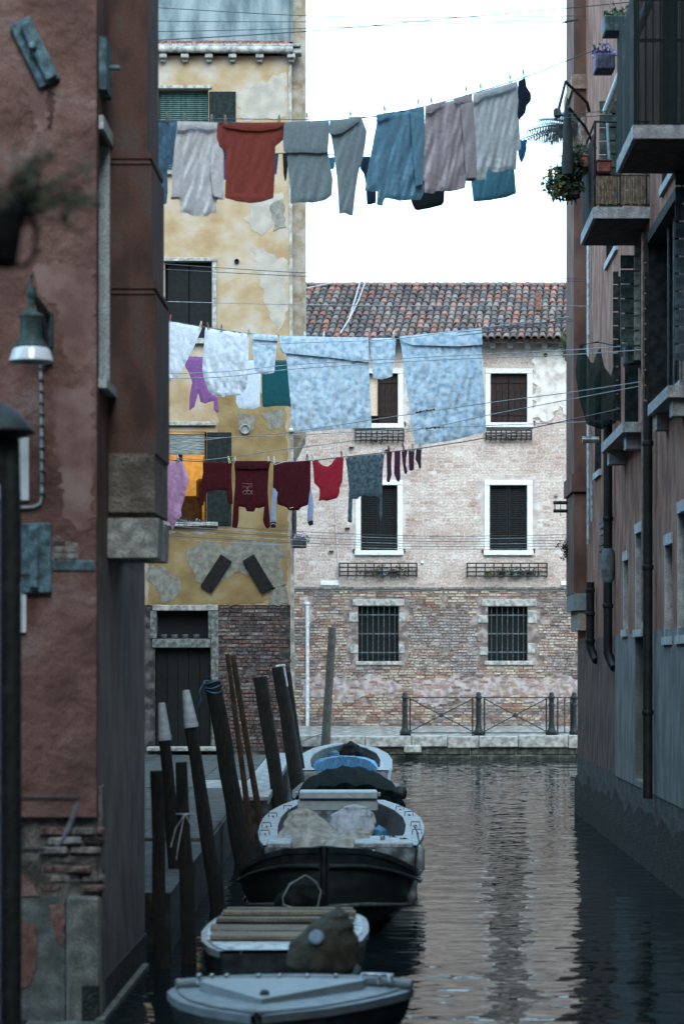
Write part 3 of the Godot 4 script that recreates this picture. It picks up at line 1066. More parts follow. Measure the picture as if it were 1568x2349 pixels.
	# bricks of the ground floor
	var bmesh := []
	for i in 5:
		bmesh.append(brick_mesh(300 + i))
	var bm := [brickmat("dark brick red", "67433c"), brickmat("dark brick", "4a3937"), brickmat("dark brick violet", "4f4446"), brickmat("dark brick pale", "7a6a64")]
	var y := 0.62
	while y < ybr - 0.03:
		var x := XX(502, D) - rng.randf() * 0.12
		while x < XX(659, D):
			var wd := rng.randf_range(0.22, 0.27) if rng.randf() < 0.75 else 0.125
			var px := 784.0 + (x + wd * 0.5) * F / D
			var py := 1523.0 - (y - EYE) * F / D
			if px > 504 and px < 654 and rng.randf() < 0.96 and LW.get_child_count() < 290:
				part(LW, "brick", bmesh[rng.randi() % 5], bm[[0, 0, 1, 1, 2, 3][rng.randi() % 6]], Transform3D(Basis().scaled(Vector3(wd / 0.245, 1.05, 1)), Vector3(x + wd * 0.5, y + rng.randf_range(-0.004, 0.004), z - 0.03 + rng.randf_range(-0.002, 0.01))))
			x += wd + 0.014
		y += 0.08
	# peeled patches of grey undercoat
	var grey := surf("grey undercoat", [C("6b6a62"), C("75746b"), C("7e7d74"), C("88877e")], {"scale": 0.9, "grain": 0.3, "bump": 0.5})
	var coat := surf("ochre lower coat", [C("735e3d"), C("7d6945"), C("85724f"), C("8b7b5d")], {"scale": 0.35, "freq": 0.008, "grain": 0.15, "grain_scale": 3.4, "bump": 0.4})
	w = MB.new()
	patch(w, V([500, 893, 560, 885, 610, 905, 655, 893, 660, 1110, 660, 1245, 658, 1342, 640, 1356, 622, 1376, 590, 1384, 500, 1387, 340, 1386, 340, 1225, 500, 1222]), D, 0.008, 7.0, 77)
	part(H, "lower_coat", w, coat)
	for q in [[430, 1262, 470, 1238, 520, 1250, 560, 1236, 640, 1245, 652, 1275, 640, 1300, 655, 1335, 628, 1352, 600, 1322, 560, 1318, 545, 1312, 520, 1330, 480, 1345, 452, 1330, 434, 1300],
		[340, 1300, 380, 1302, 414, 1335, 408, 1360, 398, 1380, 372, 1385, 352, 1340, 340, 1335],
		[620, 1352, 655, 1340, 662, 1386, 618, 1390], [545, 950, 580, 955, 585, 985, 560, 1000, 545, 985], [600, 945, 650, 935, 655, 975, 620, 990], [618, 470, 650, 455, 655, 520, 630, 530]]:
		w = MB.new()
		patch(w, V(q), D, 0.015, 9.0, int(q[0]))
		part(H, "plaster_patch", w, grey)
	# upper plaster is paler and scrubbed round the top window
	var pale := surf("pale skim", [C("a09379"), C("a59c8b"), C("aaa398")], {"scale": 0.4, "grain": 0.25})
	for q in [[540, 215, 655, 165, 658, 270, 560, 280], [575, 560, 655, 600, 658, 720, 640, 760, 610, 700], [560, 500, 600, 440, 655, 440, 650, 500, 600, 540]]:
		w = MB.new()
		patch(w, V(q), D, 0.006, 11.0, int(q[1]))
		part(H, "plaster_patch", w, pale)
	# tie plates of dark wood
	for t in [[496, 1316, 30, 86, -33.0], [592, 1317, 30, 88, 31.0]]:
		w = MB.new()
		board(w, t[0], t[1], t[2], t[3], D, t[4], 0.1, 0.08, 0.01)
		part(H, "tie_plate", w, surf("dark plank", [C("0f1011"), C("171617"), C("1f1d1d")], {"scale": 1.4, "grain": 0.3}))
	# vents
	for f in [[543, 600, 0.05, "262220"], [562, 985, 0.11, "8b8c88"]]:
		w = MB.new()
		w.lathe(P(f[0], f[1], D), [[f[2], 0.0], [f[2], 0.05], [f[2] * 0.75, 0.06], [f[2] * 0.7, 0.02], [0.0, 0.02]], 16, Basis(Vector3.RIGHT, PI / 2))
		part(H, "vent", w, plain("vent " + f[3], f[3], 0.8))
	var frm := surf("grey stone frame", [C("7b8284"), C("989d9c"), C("b0b2ae")], {"scale": 1.1, "grain": 0.3})
	var green := surf("green shutter", [C("101a1a"), C("152222"), C("1b2929")], {"scale": 1.4, "grain": 0.25})
	var dark := surf("dark inside", [C("0e1214")])  # near-black tone stands for the shade inside the rooms
	# top window with slatted blind and open shutter
	w = MB.new()
	FB(w, 350, 196, 486, 204, D, 0.05, 0.1, 0.01)
	var win := part(H, "window", w, frm)
	w = MB.new()
	var yy := 208.0
	while yy < 388.0:
		var p0 := P(364, yy, D)
		var p1 := P(476, yy + 3.4, D)
		w.hexa([Vector3(p0.x, p0.y, z - 0.17), Vector3(p1.x, p0.y, z - 0.17), Vector3(p1.x, p1.y, z - 0.14), Vector3(p0.x, p1.y, z - 0.14), Vector3(p0.x, p0.y, z - 0.18), Vector3(p1.x, p0.y, z - 0.18), Vector3(p1.x, p1.y, z - 0.15), Vector3(p0.x, p1.y, z - 0.15)])
		yy += 4.6
	part(win, "blind", w, plain("blind green", "3c6a66", 0.6))
	w = MB.new()
	FB(w, 480, 211, 541, 388, D, 0.05, -0.01, 0.008)
	FB(w, 486, 216, 535, 300, D, 0.06, -0.04, 0.008)
	part(win, "shutter", w, green)
	w = MB.new()
	FB(w, 355, 205, 482, 394, D, -0.3, 0.32)
	part(win, "unlit_room_sheet", w, dark)
	w = MB.new()
	FB(w, 352, 393, 486, 402, D, 0.1, 0.1, 0.01)
	part(win, "sill", w, frm)
	# second window, dark, with stone jamb
	w = MB.new()
	FB(w, 360, 592, 498, 600, D, 0.06, 0.1, 0.01)
	win = part(H, "window", w, frm)
	w = MB.new()
	FB(w, 487, 600.5, 497, 776, D, 0.05, 0.1, 0.01)
	part(win, "jamb", w, frm)
	w = MB.new()
	FB(w, 360, 777, 500, 790, D, 0.12, 0.1, 0.012)
	part(win, "sill", w, frm)
	w = MB.new()
	FB(w, 370, 600, 490, 777, D, -0.3, 0.32)
	part(win, "unlit_room_sheet", w, dark)
	w = MB.new()
	FB(w, 384, 604, 432, 776, D, -0.12, 0.16, 0.01)
	FB(w, 434, 604, 485, 776, D, -0.12, 0.16, 0.01)
	part(win, "shutter", w, surf("black shutter", [C("0d1012"), C("13181a")], {"scale": 1.4, "grain": 0.25}))
	# lit window: a warm room with a lamp
	w = MB.new()
	FB(w, 360, 968, 496, 977, D, 0.09, 0.1, 0.01)
	win = part(H, "lit_window", w, frm)
	w = MB.new()
	var r0 := P(366, 985, D)
	var r1 := P(500, 1204, D)
	var zi := z - 0.31
	var zk := z - 2.6
	w.quad(Vector3(r0.x, r0.y, zk), Vector3(r1.x, r0.y, zk), Vector3(r1.x, r1.y - 0.5, zk), Vector3(r0.x, r1.y - 0.5, zk))
	w.quad(Vector3(r0.x, r0.y, zi), Vector3(r0.x, r0.y, zk), Vector3(r0.x, r1.y - 0.5, zk), Vector3(r0.x, r1.y - 0.5, zi))
	w.quad(Vector3(r1.x, r0.y, zi), Vector3(r1.x, r0.y, zk), Vector3(r1.x, r1.y - 0.5, zk), Vector3(r1.x, r1.y - 0.5, zi))
	w.quad(Vector3(r0.x, r0.y, zi), Vector3(r1.x, r0.y, zi), Vector3(r1.x, r0.y, zk), Vector3(r0.x, r0.y, zk))
	w.quad(Vector3(r0.x, r1.y - 0.5, zi), Vector3(r1.x, r1.y - 0.5, zi), Vector3(r1.x, r1.y - 0.5, zk), Vector3(r0.x, r1.y - 0.5, zk))
	part(win, "room", w, surf("warm room", [C("d3c6a4"), C("ddd1b2")], {"scale": 1.0}))
	w = MB.new()
	FB(w, 366, 1125, 450, 1204, D, -1.6, 2.2, 0.02)
	FB(w, 440, 1085, 462, 1135, D, -1.5, 2.0, 0.05)
	part(win, "cupboard", w, surf("dark wood", [C("2e2318"), C("46331f")], {"scale": 1.0}))
	w = MB.new()
	FB(w, 404, 1040, 417, 1060, D, -0.2, 0.26)
	FB(w, 404, 1060, 408, 1198, D, -0.2, 0.26)
	FB(w, 468, 990, 474, 1198, D, -0.2, 0.26)
	part(win, "casement", w, surf("dark wood", [C("2e2318")]))
	w = MB.new()
	var rows := []
	for r in 12:
		var rr := PackedVector3Array()
		for k in 10:
			rr.push_back(P(376 + k * 10.3, 1042 - r * 4.4, D) + Vector3(0, 0, -0.1 + 0.035 * absf(sin(r * 1.5 + 0.3 * sin(k * 1.1)))))
		rows.append(rr)
	w.grid(rows)
	part(win, "roller_blind", w, surf("rolled blind", [C("4d5758"), C("7a8484"), C("8d9796")], {"scale": 1.5, "stretch": Vector3(0.4, 4, 1)}))
	w = MB.new()
	FB(w, 475, 992, 531, 1205, D, 0.05, -0.01, 0.008)
	FB(w, 481, 998, 525, 1095, D, 0.06, -0.04, 0.008)
	FB(w, 481, 1103, 525, 1199, D, 0.06, -0.04, 0.008)
	part(win, "shutter", w, green)
	w = MB.new()
	FB(w, 366, 1198, 500, 1208, D, 0.14, 0.1, 0.012)
	part(win, "sill", w, frm)
	w = MB.new()
	leaves(w, P(430, 1196, D) + Vector3(0, 0, 0.1), Vector3(0.42, 0.05, 0.06), 90, 0.06, [C("2b3a3c"), C("51626b"), C("7c8d99"), C("27332c")])
	part(win, "foliage", w, leafmat())
	var lamp := MB.new()
	lamp.lathe(P(398, 1000, D) + Vector3(0, 0, -1.5), [[0.0, -0.09], [0.07, -0.06], [0.09, 0.0], [0.06, 0.07], [0.0, 0.09]], 12)
	var lm := surf("lamp bulb glow", [C("ffd9a0")])
	lm.emission_enabled = true
	lm.emission = Color(1.0, 0.72, 0.36)
	lm.emission_energy_multiplier = 1.5
	part(win, "lamp_bulb", lamp, lm)
	var ol := OmniLight3D.new()
	ol.name = "room_light"
	ol.light_color = Color(1.0, 0.80, 0.50)
	ol.light_energy = 0.24
	ol.light_size = 0.12
	ol.omni_range = 8.0
	ol.omni_attenuation = 2.0
	ol.shadow_enabled = true
	add_child(ol)
	ol.position = P(398, 1000, D) + Vector3(0.0, -0.2, -1.3)
	# door with transom
	w = MB.new()
	FB(w, 350, 1388, 500, 1401, D, 0.02, 0.2, 0.012)
	var door := part(H, "door", w, stonemat())
	for q in [[484, 1401.5, 501, 1560, "jamb"], [478, 1401.5, 484, 1465, "jamb"], [486, 1560.5, 499, 1716, "jamb"], [350, 1466, 483, 1486, "lintel"], [345, 1401.5, 359, 1465, "jamb"]]:
		w = MB.new()
		FB(w, q[0], q[1], q[2], q[3], D, rng.randf_range(0.005, 0.03), 0.2, 0.012)
		part(door, q[4], w, surf("door stone", [C("4b5554"), C("68716f"), C("838986")], {"scale": 1.2, "grain": 0.35}))
	w = MB.new()
	for k in 5:
		FB(w, 357 + k * 25.0, 1487, 381.4 + k * 25.0, 1712, D, -0.2, 0.25, 0.01)
	part(door, "leaf", w, surf("door wood", [C("0b0e0f"), C("101415"), C("161a1b")], {"scale": 1.5, "stretch": Vector3(4, 0.4, 1)}))
	w = MB.new()
	FB(w, 356, 1400, 480, 1466, D, -0.28, 0.32)
	part(door, "transom", w, dark)
	w = MB.new()
	for k in 4:
		w.lathe(P(375 + k * 25.0, 1465, D) + Vector3(0, 0, -0.1), [[0.0, 0.0], [0.06, 0.0], [0.075, 0.08], [0.05, 0.09], [0.0, 0.07]], 10)
	part(door, "flower_pots", w, plain("pot grey", "575c5a", 0.8))
	w = MB.new()
	FB(w, 340, 1712, 510, 1722, D, 0.4, 0.1, 0.015)
	part(door, "step", w, stonemat())
	# planter at the corner
	var F2 := thing("flower_box", "small box of purple flowers at the corner of the ochre house", "planter", P(687, 1258, D))
	w = MB.new()
	FB(w, 671, 1236, 703, 1258, D, 0.28, -0.06, 0.02)
	part(F2, "box", w, plain("box black", "23282a", 0.8))
	w = MB.new()
	leaves(w, P(689, 1236, D) + Vector3(0, 0, 0.15), Vector3(0.19, 0.12, 0.12), 170, 0.06, [C("5c4a6b"), C("6d567e"), C("3a3a4a"), C("2f3a30"), C("8f7fa0")])
	part(F2, "flowers", w, leafmat())
func make_red_house() -> void:
	var D := 12.3
	var H := thing("red_house", "red plastered house with a chimney breast at the left side of the canal", "house", Vector3(-2.6, 0, -D * K))
	var z := -D * K
	var xc := XX(222, D)
	var top := 13.5
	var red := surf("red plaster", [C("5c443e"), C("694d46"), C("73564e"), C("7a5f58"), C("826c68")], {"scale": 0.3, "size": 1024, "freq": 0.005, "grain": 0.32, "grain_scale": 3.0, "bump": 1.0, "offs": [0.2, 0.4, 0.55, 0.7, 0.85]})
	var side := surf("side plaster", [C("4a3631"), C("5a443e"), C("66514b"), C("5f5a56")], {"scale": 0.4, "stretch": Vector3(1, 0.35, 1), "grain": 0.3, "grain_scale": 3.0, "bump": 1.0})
	var ylow := YY(1874, D)
	var w := MB.new()
	# front of the house, thick coat ends above the worn base
	w.box(Vector3(-6.0, ylow, z), Vector3(xc, top, z - 0.06))
	part(H, "front_wall", w, red)
	w = MB.new()
	w.box(Vector3(-6.0, -0.8, z - 0.062), Vector3(xc + 0.03, ylow + 0.2, z - 0.3))
	var BW := part(H, "base_wall", w, surf("base mortar", [C("4a4a4a"), C("62605d"), C("78736d")], {"scale": 0.7, "grain": 0.35, "bump": 0.8}))
	# side wall with the window opening near the corner
	w = MB.new()
	var rr := Vector3(0.025, 0, -K)
	var o := WL(12.3, 0, 0.0)
	var ylo := YY(1290, 13.0)
	holed(w, o, rr, 0.0, 2.4, -0.8, ylo, [], Vector3(-0.3, 0, 0))
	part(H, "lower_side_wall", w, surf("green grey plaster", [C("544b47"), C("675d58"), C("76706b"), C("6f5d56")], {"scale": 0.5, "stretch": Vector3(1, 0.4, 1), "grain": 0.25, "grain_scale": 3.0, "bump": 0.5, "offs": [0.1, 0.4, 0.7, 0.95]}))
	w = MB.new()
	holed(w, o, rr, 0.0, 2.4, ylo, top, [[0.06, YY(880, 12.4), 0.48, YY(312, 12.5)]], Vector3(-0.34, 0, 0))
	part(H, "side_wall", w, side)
	# rear, and an unseen block behind it holding lines and shading the landing
	w = MB.new()
	w.box(WL(14.69, -0.8, -0.02), Vector3(-6.0, top, -14.66 * K))
	w.box(Vector3(-6.0, -0.8, -14.7 * K), Vector3(-4.35, 9.0, -36.8 * K))
	part(H, "rear_and_unseen_block", w, red)
	w = MB.new()
	w.box(Vector3(-9.0, -0.8, 8.0), Vector3(-2.9, 13.5, -9.4 * K))
	part(H, "unseen_street_block", w, red)  # out of view beside the viewer, placed to shade the near boats and walls
	w = MB.new()
	w.box(Vector3(-9.0, 4.2, 2.5), Vector3(2.9, 13.5, 8.0))
	part(H, "unseen_overhead_block", w, red)  # unseen block over the canal behind the camera, darkens the near end
	# stone lining of the side window
	var st := surf("window stone", [C("9aa7ad"), C("aab5b9"), C("b6bfc2")], {"scale": 0.9, "grain": 0.35, "grain_scale": 2.0})
	w = MB.new()
	LB(w, 12.745, 12.79, YY(882, 12.6), YY(318, 12.6), -0.34, 0.012)
	var win := part(H, "window", w, st)
	w = MB.new()
	LB(w, 12.36, 12.82, YY(318, 12.6), YY(318, 12.6) + 0.09, -0.3, 0.03)
	part(win, "lintel", w, st)
	w = MB.new()
	LB(w, 12.34, 12.84, YY(882, 12.6) - 0.06, YY(882, 12.6), -0.3, 0.055)
	part(win, "sill", w, st)
	w = MB.new()
	LB(w, 12.38, 12.74, YY(882, 12.6), YY(318, 12.6), -0.36, -0.34)
	part(win, "dark_pane", w, surf("dark inside", [C("1d2426")]))
	# chimney breast: three steps, each a little wider below, sloping shoulders
	var bm := surf("breast red", [C("40302c"), C("4d3832"), C("583f38"), C("514642")], {"scale": 0.5, "stretch": Vector3(1, 0.5, 1), "grain": 0.3, "grain_scale": 3.0, "bump": 0.3})
	w = MB.new()
	var seg := [[top, YY(362, 12.8), 0.27, 13.42], [YY(376, 12.8), YY(660, 12.8), 0.30, 13.50], [YY(674, 12.8), YY(1040, 12.8), 0.33, 13.58]]
	for s in seg:
		LB(w, 12.8, s[3], s[1], s[0], -0.05, s[2])
	for k in 2:
		var s: Array = seg[k]
		var t: Array = seg[k + 1]
		w.hexa([WL(12.8, s[1], -0.05), WL(12.8, s[1], s[2]), WL(12.79, t[0], t[2]), WL(12.79, t[0], -0.05), WL(s[3], s[1], -0.05), WL(s[3], s[1], s[2]), WL(t[3], t[0], t[2]), WL(t[3], t[0], -0.05)])
	var CB := part(H, "chimney_breast", w, bm)
	for s in [seg[0], seg[1]]:
		w = MB.new()
		LB(w, 12.785, s[3] + 0.03, s[1] - 0.008, s[1] + 0.035, -0.05, s[2] + 0.03)
		part(CB, "band", w, bm)
	var worn := surf("worn breast plaster", [C("4f4a47"), C("655e58"), C("787067")], {"scale": 0.8, "grain": 0.4, "bump": 0.8})
	w = MB.new()
	LB(w, 12.79, 13.56, YY(1175, 12.8), YY(1040, 12.8), -0.05, 0.32)
	part(CB, "worn_foot", w, worn)
	w = MB.new()
	LB(w, 12.83, 13.5, YY(1192, 12.8), YY(1175, 12.8), -0.05, 0.29)
	part(CB, "joint", w, worn)
	for q in [[12.74, 13.03, 0.355], [13.22, 13.5, 0.34]]:
		w = MB.new()
		var d0: float = q[0]
		w.hexa([WL(d0, YY(1190, 12.8), -0.05), WL(d0, YY(1190, 12.8), q[2]), WL(d0, YY(1280, 12.8), q[2] - 0.01), WL(d0, YY(1280, 12.8), -0.05), WL(q[1], YY(1190, 12.8), -0.05), WL(q[1], YY(1190, 12.8), q[2]), WL(q[1], YY(1280, 12.8), q[2] - 0.01), WL(q[1], YY(1280, 12.8), -0.05)])
		part(CB, "corbel_stone", w, surf("corbel stone", [C("777f80"), C("959a98"), C("aeb0ac")], {"scale": 1.2, "grain": 0.4}))
	# tie plates
	var tp := surf("tie plate", [C("41555c"), C("557078"), C("688690")], {"scale": 1.4, "grain": 0.3})
	w = MB.new()
	board(w, 82, 123, 52, 160, D, 26.0, 0.05, 0.05, 0.008)
	var T := part(H, "tie_plate", w, tp)
	w = MB.new()
	board(w, 92, 124, 26, 140, D, 26.0, 0.10, 0.05, 0.008)
	part(T, "rib", w, tp)
	w = MB.new()
	w.lathe(P(80, 117, D) + Vector3(0, 0, 0.1), [[0.03, 0.0], [0.028, 0.05], [0.0, 0.06]], 10, Basis(Vector3.RIGHT, PI / 2))
	part(T, "bolt", w, tp)
	w = MB.new()
	board(w, 86, 1281, 68, 160, D, 0.0, 0.05, 0.05, 0.008)
	T = part(H, "tie_plate", w, tp)
	w = MB.new()
	board(w, 82, 1280, 20, 140, D, 0.0, 0.10, 0.05, 0.008)
	part(T, "rib", w, tp)
	w = MB.new()
	LB(w, 12.36, 12.62, YY(208, 12.4), YY(88, 12.4), 0.0, 0.05)
	T = part(H, "tie_plate", w, tp)
	w = MB.new()
	w.tube([WL(12.5, YY(150, 12.45), 0.04), WL(12.5, YY(150, 12.45), 0.12)], 0.018, 8)
	part(T, "bolt", w, tp)
	w = MB.new()
	FB(w, 121, 1286, 218, 1310, D, 0.012, 0.0, 0.006)
	part(H, "tie_bar", w, tp)
	# exposed bricks: beside the tie bar and at the foot of the wall
	var bms := [brickmat("foot brick grey", "6f6a67"), brickmat("foot brick", "6b4d45"), brickmat("foot brick dark", "433a38"), brickmat("foot brick pale", "8b8681")]
	w = MB.new()
	patch(w, V([119, 1286, 121, 1232, 138, 1226, 150, 1240, 178, 1246, 186, 1262, 180, 1286]), D, 0.006, 6.0, 2)
	part(H, "plaster_scar", w, surf("scar mortar", [C("77716c"), C("938b84")], {"scale": 1.4, "grain": 0.4, "bump": 0.8}))
	for q in [[124, 1240, 150, 1252], [126, 1254, 176, 1268], [124, 1270, 152, 1283], [155, 1270, 180, 1283]]:
		w = MB.new()
		FB(w, q[0], q[1], q[2], q[3], D, 0.013, 0.0, 0.006)
		part(H, "brick", w, bms[rng.randi() % 4])
	var py := 1898.0
	var rowi := 0
	while py < 2050.0:
		var px := 82.0 + (rowi % 2) * 26.0 + rng.randf_range(0, 10)
		while px < 236.0:
			var bw := rng.randf_range(48, 82)
			if rng.randf() < 0.82:
				w = MB.new()
				var xe := minf(px + bw, 240.0)
				if xe - px > 12.0:
					w.obox(Transform3D(Basis(Vector3(0, 0, 1), rng.randf_range(-0.04, 0.04)), P((px + xe) * 0.5, py + 10, D) + Vector3(0, 0, -0.08 + rng.randf_range(-0.03, 0.03))), Vector3((xe - px - 3) * D / F, rng.randf_range(15, 19.5) * D / F, 0.1), 0.012)
					part(BW, "brick", w, bms[[0, 1, 1, 2, 3][rng.randi() % 5]])
			px += bw
		py += 22.0
		rowi += 1
	w = MB.new()
	FB(w, 152, 2056, 231, 2352, D, 0.0, 0.2, 0.02)
	part(BW, "corner_stone", w, surf("corner stone", [C("4f5858"), C("656c69"), C("7e827d")], {"scale": 0.8, "grain": 0.4}))
	w = MB.new()
	patch(w, V([30, 2060, 148, 2058, 148, 2345, 30, 2345]), D, -0.03, 5.0, 8)
	part(BW, "grey_coat", w, surf("grey coat", [C("4d5657"), C("5f6768"), C("717776")], {"scale": 0.8, "grain": 0.3}))
	for q in [[40, 2110, 80, 2120, 88, 2190, 70, 2260, 40, 2280], [112, 2080, 146, 2070, 146, 2170, 128, 2150], [30, 1985, 75, 2030, 90, 2058, 30, 2056]]:
		w = MB.new()
		patch(w, V(q), D, -0.02, 7.0, int(q[0] + q[1]))
		part(BW, "red_coat", w, red)
	w = MB.new()
	LB(w, 12.2, 14.5, -0.3, 0.03, 0.0, 0.06)
	part(BW, "footing", w, surf("footing stone", [C("454d4d"), C("5d6462"), C("787c78")], {"scale": 0.9, "grain": 0.4, "bump": 1.0}))
	w = MB.new()
	LB(w, 12.27, 14.72, -0.6, 0.24, -0.1, 0.014)
	part(BW, "wet_foot", w, surf("algae stone left", [C("1a2120"), C("252d2a"), C("333a36")], {"scale": 0.9, "grain": 0.5, "bump": 1.2}))
	w = MB.new()
	FB(w, 60, 2340, 232, 2400, D, 0.16, 0.0, 0.02)
	part(BW, "footing", w, surf("footing stone", []))
	var pink := surf("pink plaster", [C("6d524d"), C("785c57"), C("80665f"), C("87706a")], {"scale": 0.5, "grain": 0.2, "grain_scale": 4.0})
	for q in [[70, 612, 130, 600, 216, 615, 218, 800, 190, 860, 150, 820, 128, 700, 90, 680], [120, 880, 170, 900, 212, 870, 216, 1180, 190, 1220, 150, 1190, 130, 1050], [70, 215, 92, 212, 110, 280, 100, 312, 80, 290]]:
		w = MB.new()
		patch(w, V(q), D, 0.003, 16.0, int(q[0] + q[1]))
		part(H, "plaster_patch", w, pink)
	var brown := surf("brown stain", [C("4a342e"), C("573d36"), C("61463e")], {"scale": 0.6, "grain": 0.25, "grain_scale": 4.0})
	for q in [[48, 205, 68, 215, 72, 300, 60, 345, 46, 300], [108, 205, 124, 215, 122, 270, 112, 300]]:
		w = MB.new()
		patch(w, V(q), D, 0.003, 12.0, int(q[0] + q[1]))
		part(H, "plaster_patch", w, brown)
	# wall sign and conduit
	w = MB.new()
	FB(w, -40, 1005, 68, 1149, D, 0.03, -0.004, 0.004)
	solo("wall_sign", w, surf("white plate", [C("b9c3ca"), C("c9d2d7")], {"scale": 1.0, "rough": 0.4}), "blank white plate on the red wall behind the iron post", "sign")
	w = MB.new()
	FB(w, 44, 1336, 62, 1452, D, 0.03, -0.004, 0.004)
	solo("white_strip", w, surf("white plate", []), "narrow white strip on the red wall below the tie plate", "sign")
	var cd := thing("cable_conduit", "pale cable conduit with dark clips running down the red wall", "conduit", P(97, 1168, D))
	w = MB.new()
	w.tube([P(95, 830, D) + Vector3(0, 0, 0.02), P(97, 1000, D) + Vector3(0, 0, 0.02), P(98, 1140, D) + Vector3(0, 0, 0.02), P(94, 1156, D) + Vector3(0, 0, 0.02), P(80, 1164, D) + Vector3(0, 0, 0.02), P(30, 1166, D) + Vector3(0, 0, 0.02)], 0.012, 8)
	part(cd, "conduit", w, plain("conduit pale", "96a3aa", 0.5))
	for k in 12:
		w = MB.new()
		FB(w, 91.5 + k * 0.3, 845 + k * 26.0, 101.5 + k * 0.3, 852 + k * 26.0, D, 0.036, 0.0, 0.003)
		part(cd, "clip", w, plain("clip dark", "2b3335", 0.7))
	make_wall_lamp()

func make_wall_lamp() -> void:
	var D := 12.3
	var L := thing("wall_lamp", "green iron wall lamp with a pale glass shade on the red wall", "lamp", P(108, 840, D))
	var gm := surf("lamp iron green", [C("22302f"), C("2c4140"), C("3a5552")], {"scale": 3.0, "rough": 0.55, "grain": 0.3})
	var w := MB.new()
	# bracket plate on the wall, fins down the wall
	FB(w, 88, 716, 124, 800, D, 0.03, 0.0, 0.01)
	FB(w, 108, 800, 122, 838, D, 0.03, 0.0, 0.006)
	part(L, "bracket_plate", w, gm)
	# arm runs out toward the viewer
	var tip := P(108, 724, D) + Vector3(0, 0.02, 0.82)
	var rt := P(108, 724, D)
	w = MB.new()
	w.tube([rt, rt.lerp(tip, 0.5) + Vector3(0, 0.01, 0), tip], [0.03, 0.026, 0.024], 10)
	part(L, "arm", w, gm)
	w = MB.new()
	var pts := []
	for k in 9:
		var t := k / 8.0
		pts.append(rt + Vector3(0, -0.34 * (1.0 - t) * (1.0 - t), 0.03 + 0.55 * t))
	w.tube(pts, 0.014, 8)
	w.hexa([rt + Vector3(-0.008, 0, 0.02), rt + Vector3(0.008, 0, 0.02), rt + Vector3(0.008, -0.3, 0.02), rt + Vector3(-0.008, -0.3, 0.02), rt + Vector3(-0.008, 0, 0.4), rt + Vector3(0.008, 0, 0.4), rt + Vector3(0.008, -0.06, 0.3), rt + Vector3(-0.008, -0.06, 0.3)])
	part(L, "scroll", w, gm)
	w = MB.new()
	w.lathe(tip, [[0.0, 0.13], [0.012, 0.125], [0.014, 0.11], [0.008, 0.1], [0.012, 0.06], [0.03, 0.03], [0.032, -0.01], [0.02, -0.03], [0.024, -0.05], [0.018, -0.09], [0.045, -0.115], [0.078, -0.135], [0.08, -0.15], [0.07, -0.155], [0.068, -0.27], [0.082, -0.30], [0.105, -0.33], [0.108, -0.345], [0.0, -0.34]], 24)
	part(L, "lamp_head", w, gm)
	w = MB.new()
	w.lathe(tip, [[0.104, -0.342], [0.122, -0.36], [0.142, -0.425], [0.144, -0.435], [0.136, -0.432], [0.118, -0.37], [0.098, -0.35]], 28)
	part(L, "shade", w, surf("opal glass", [C("c5ccd2")], {"rough": 0.12, "spec": 0.6}))

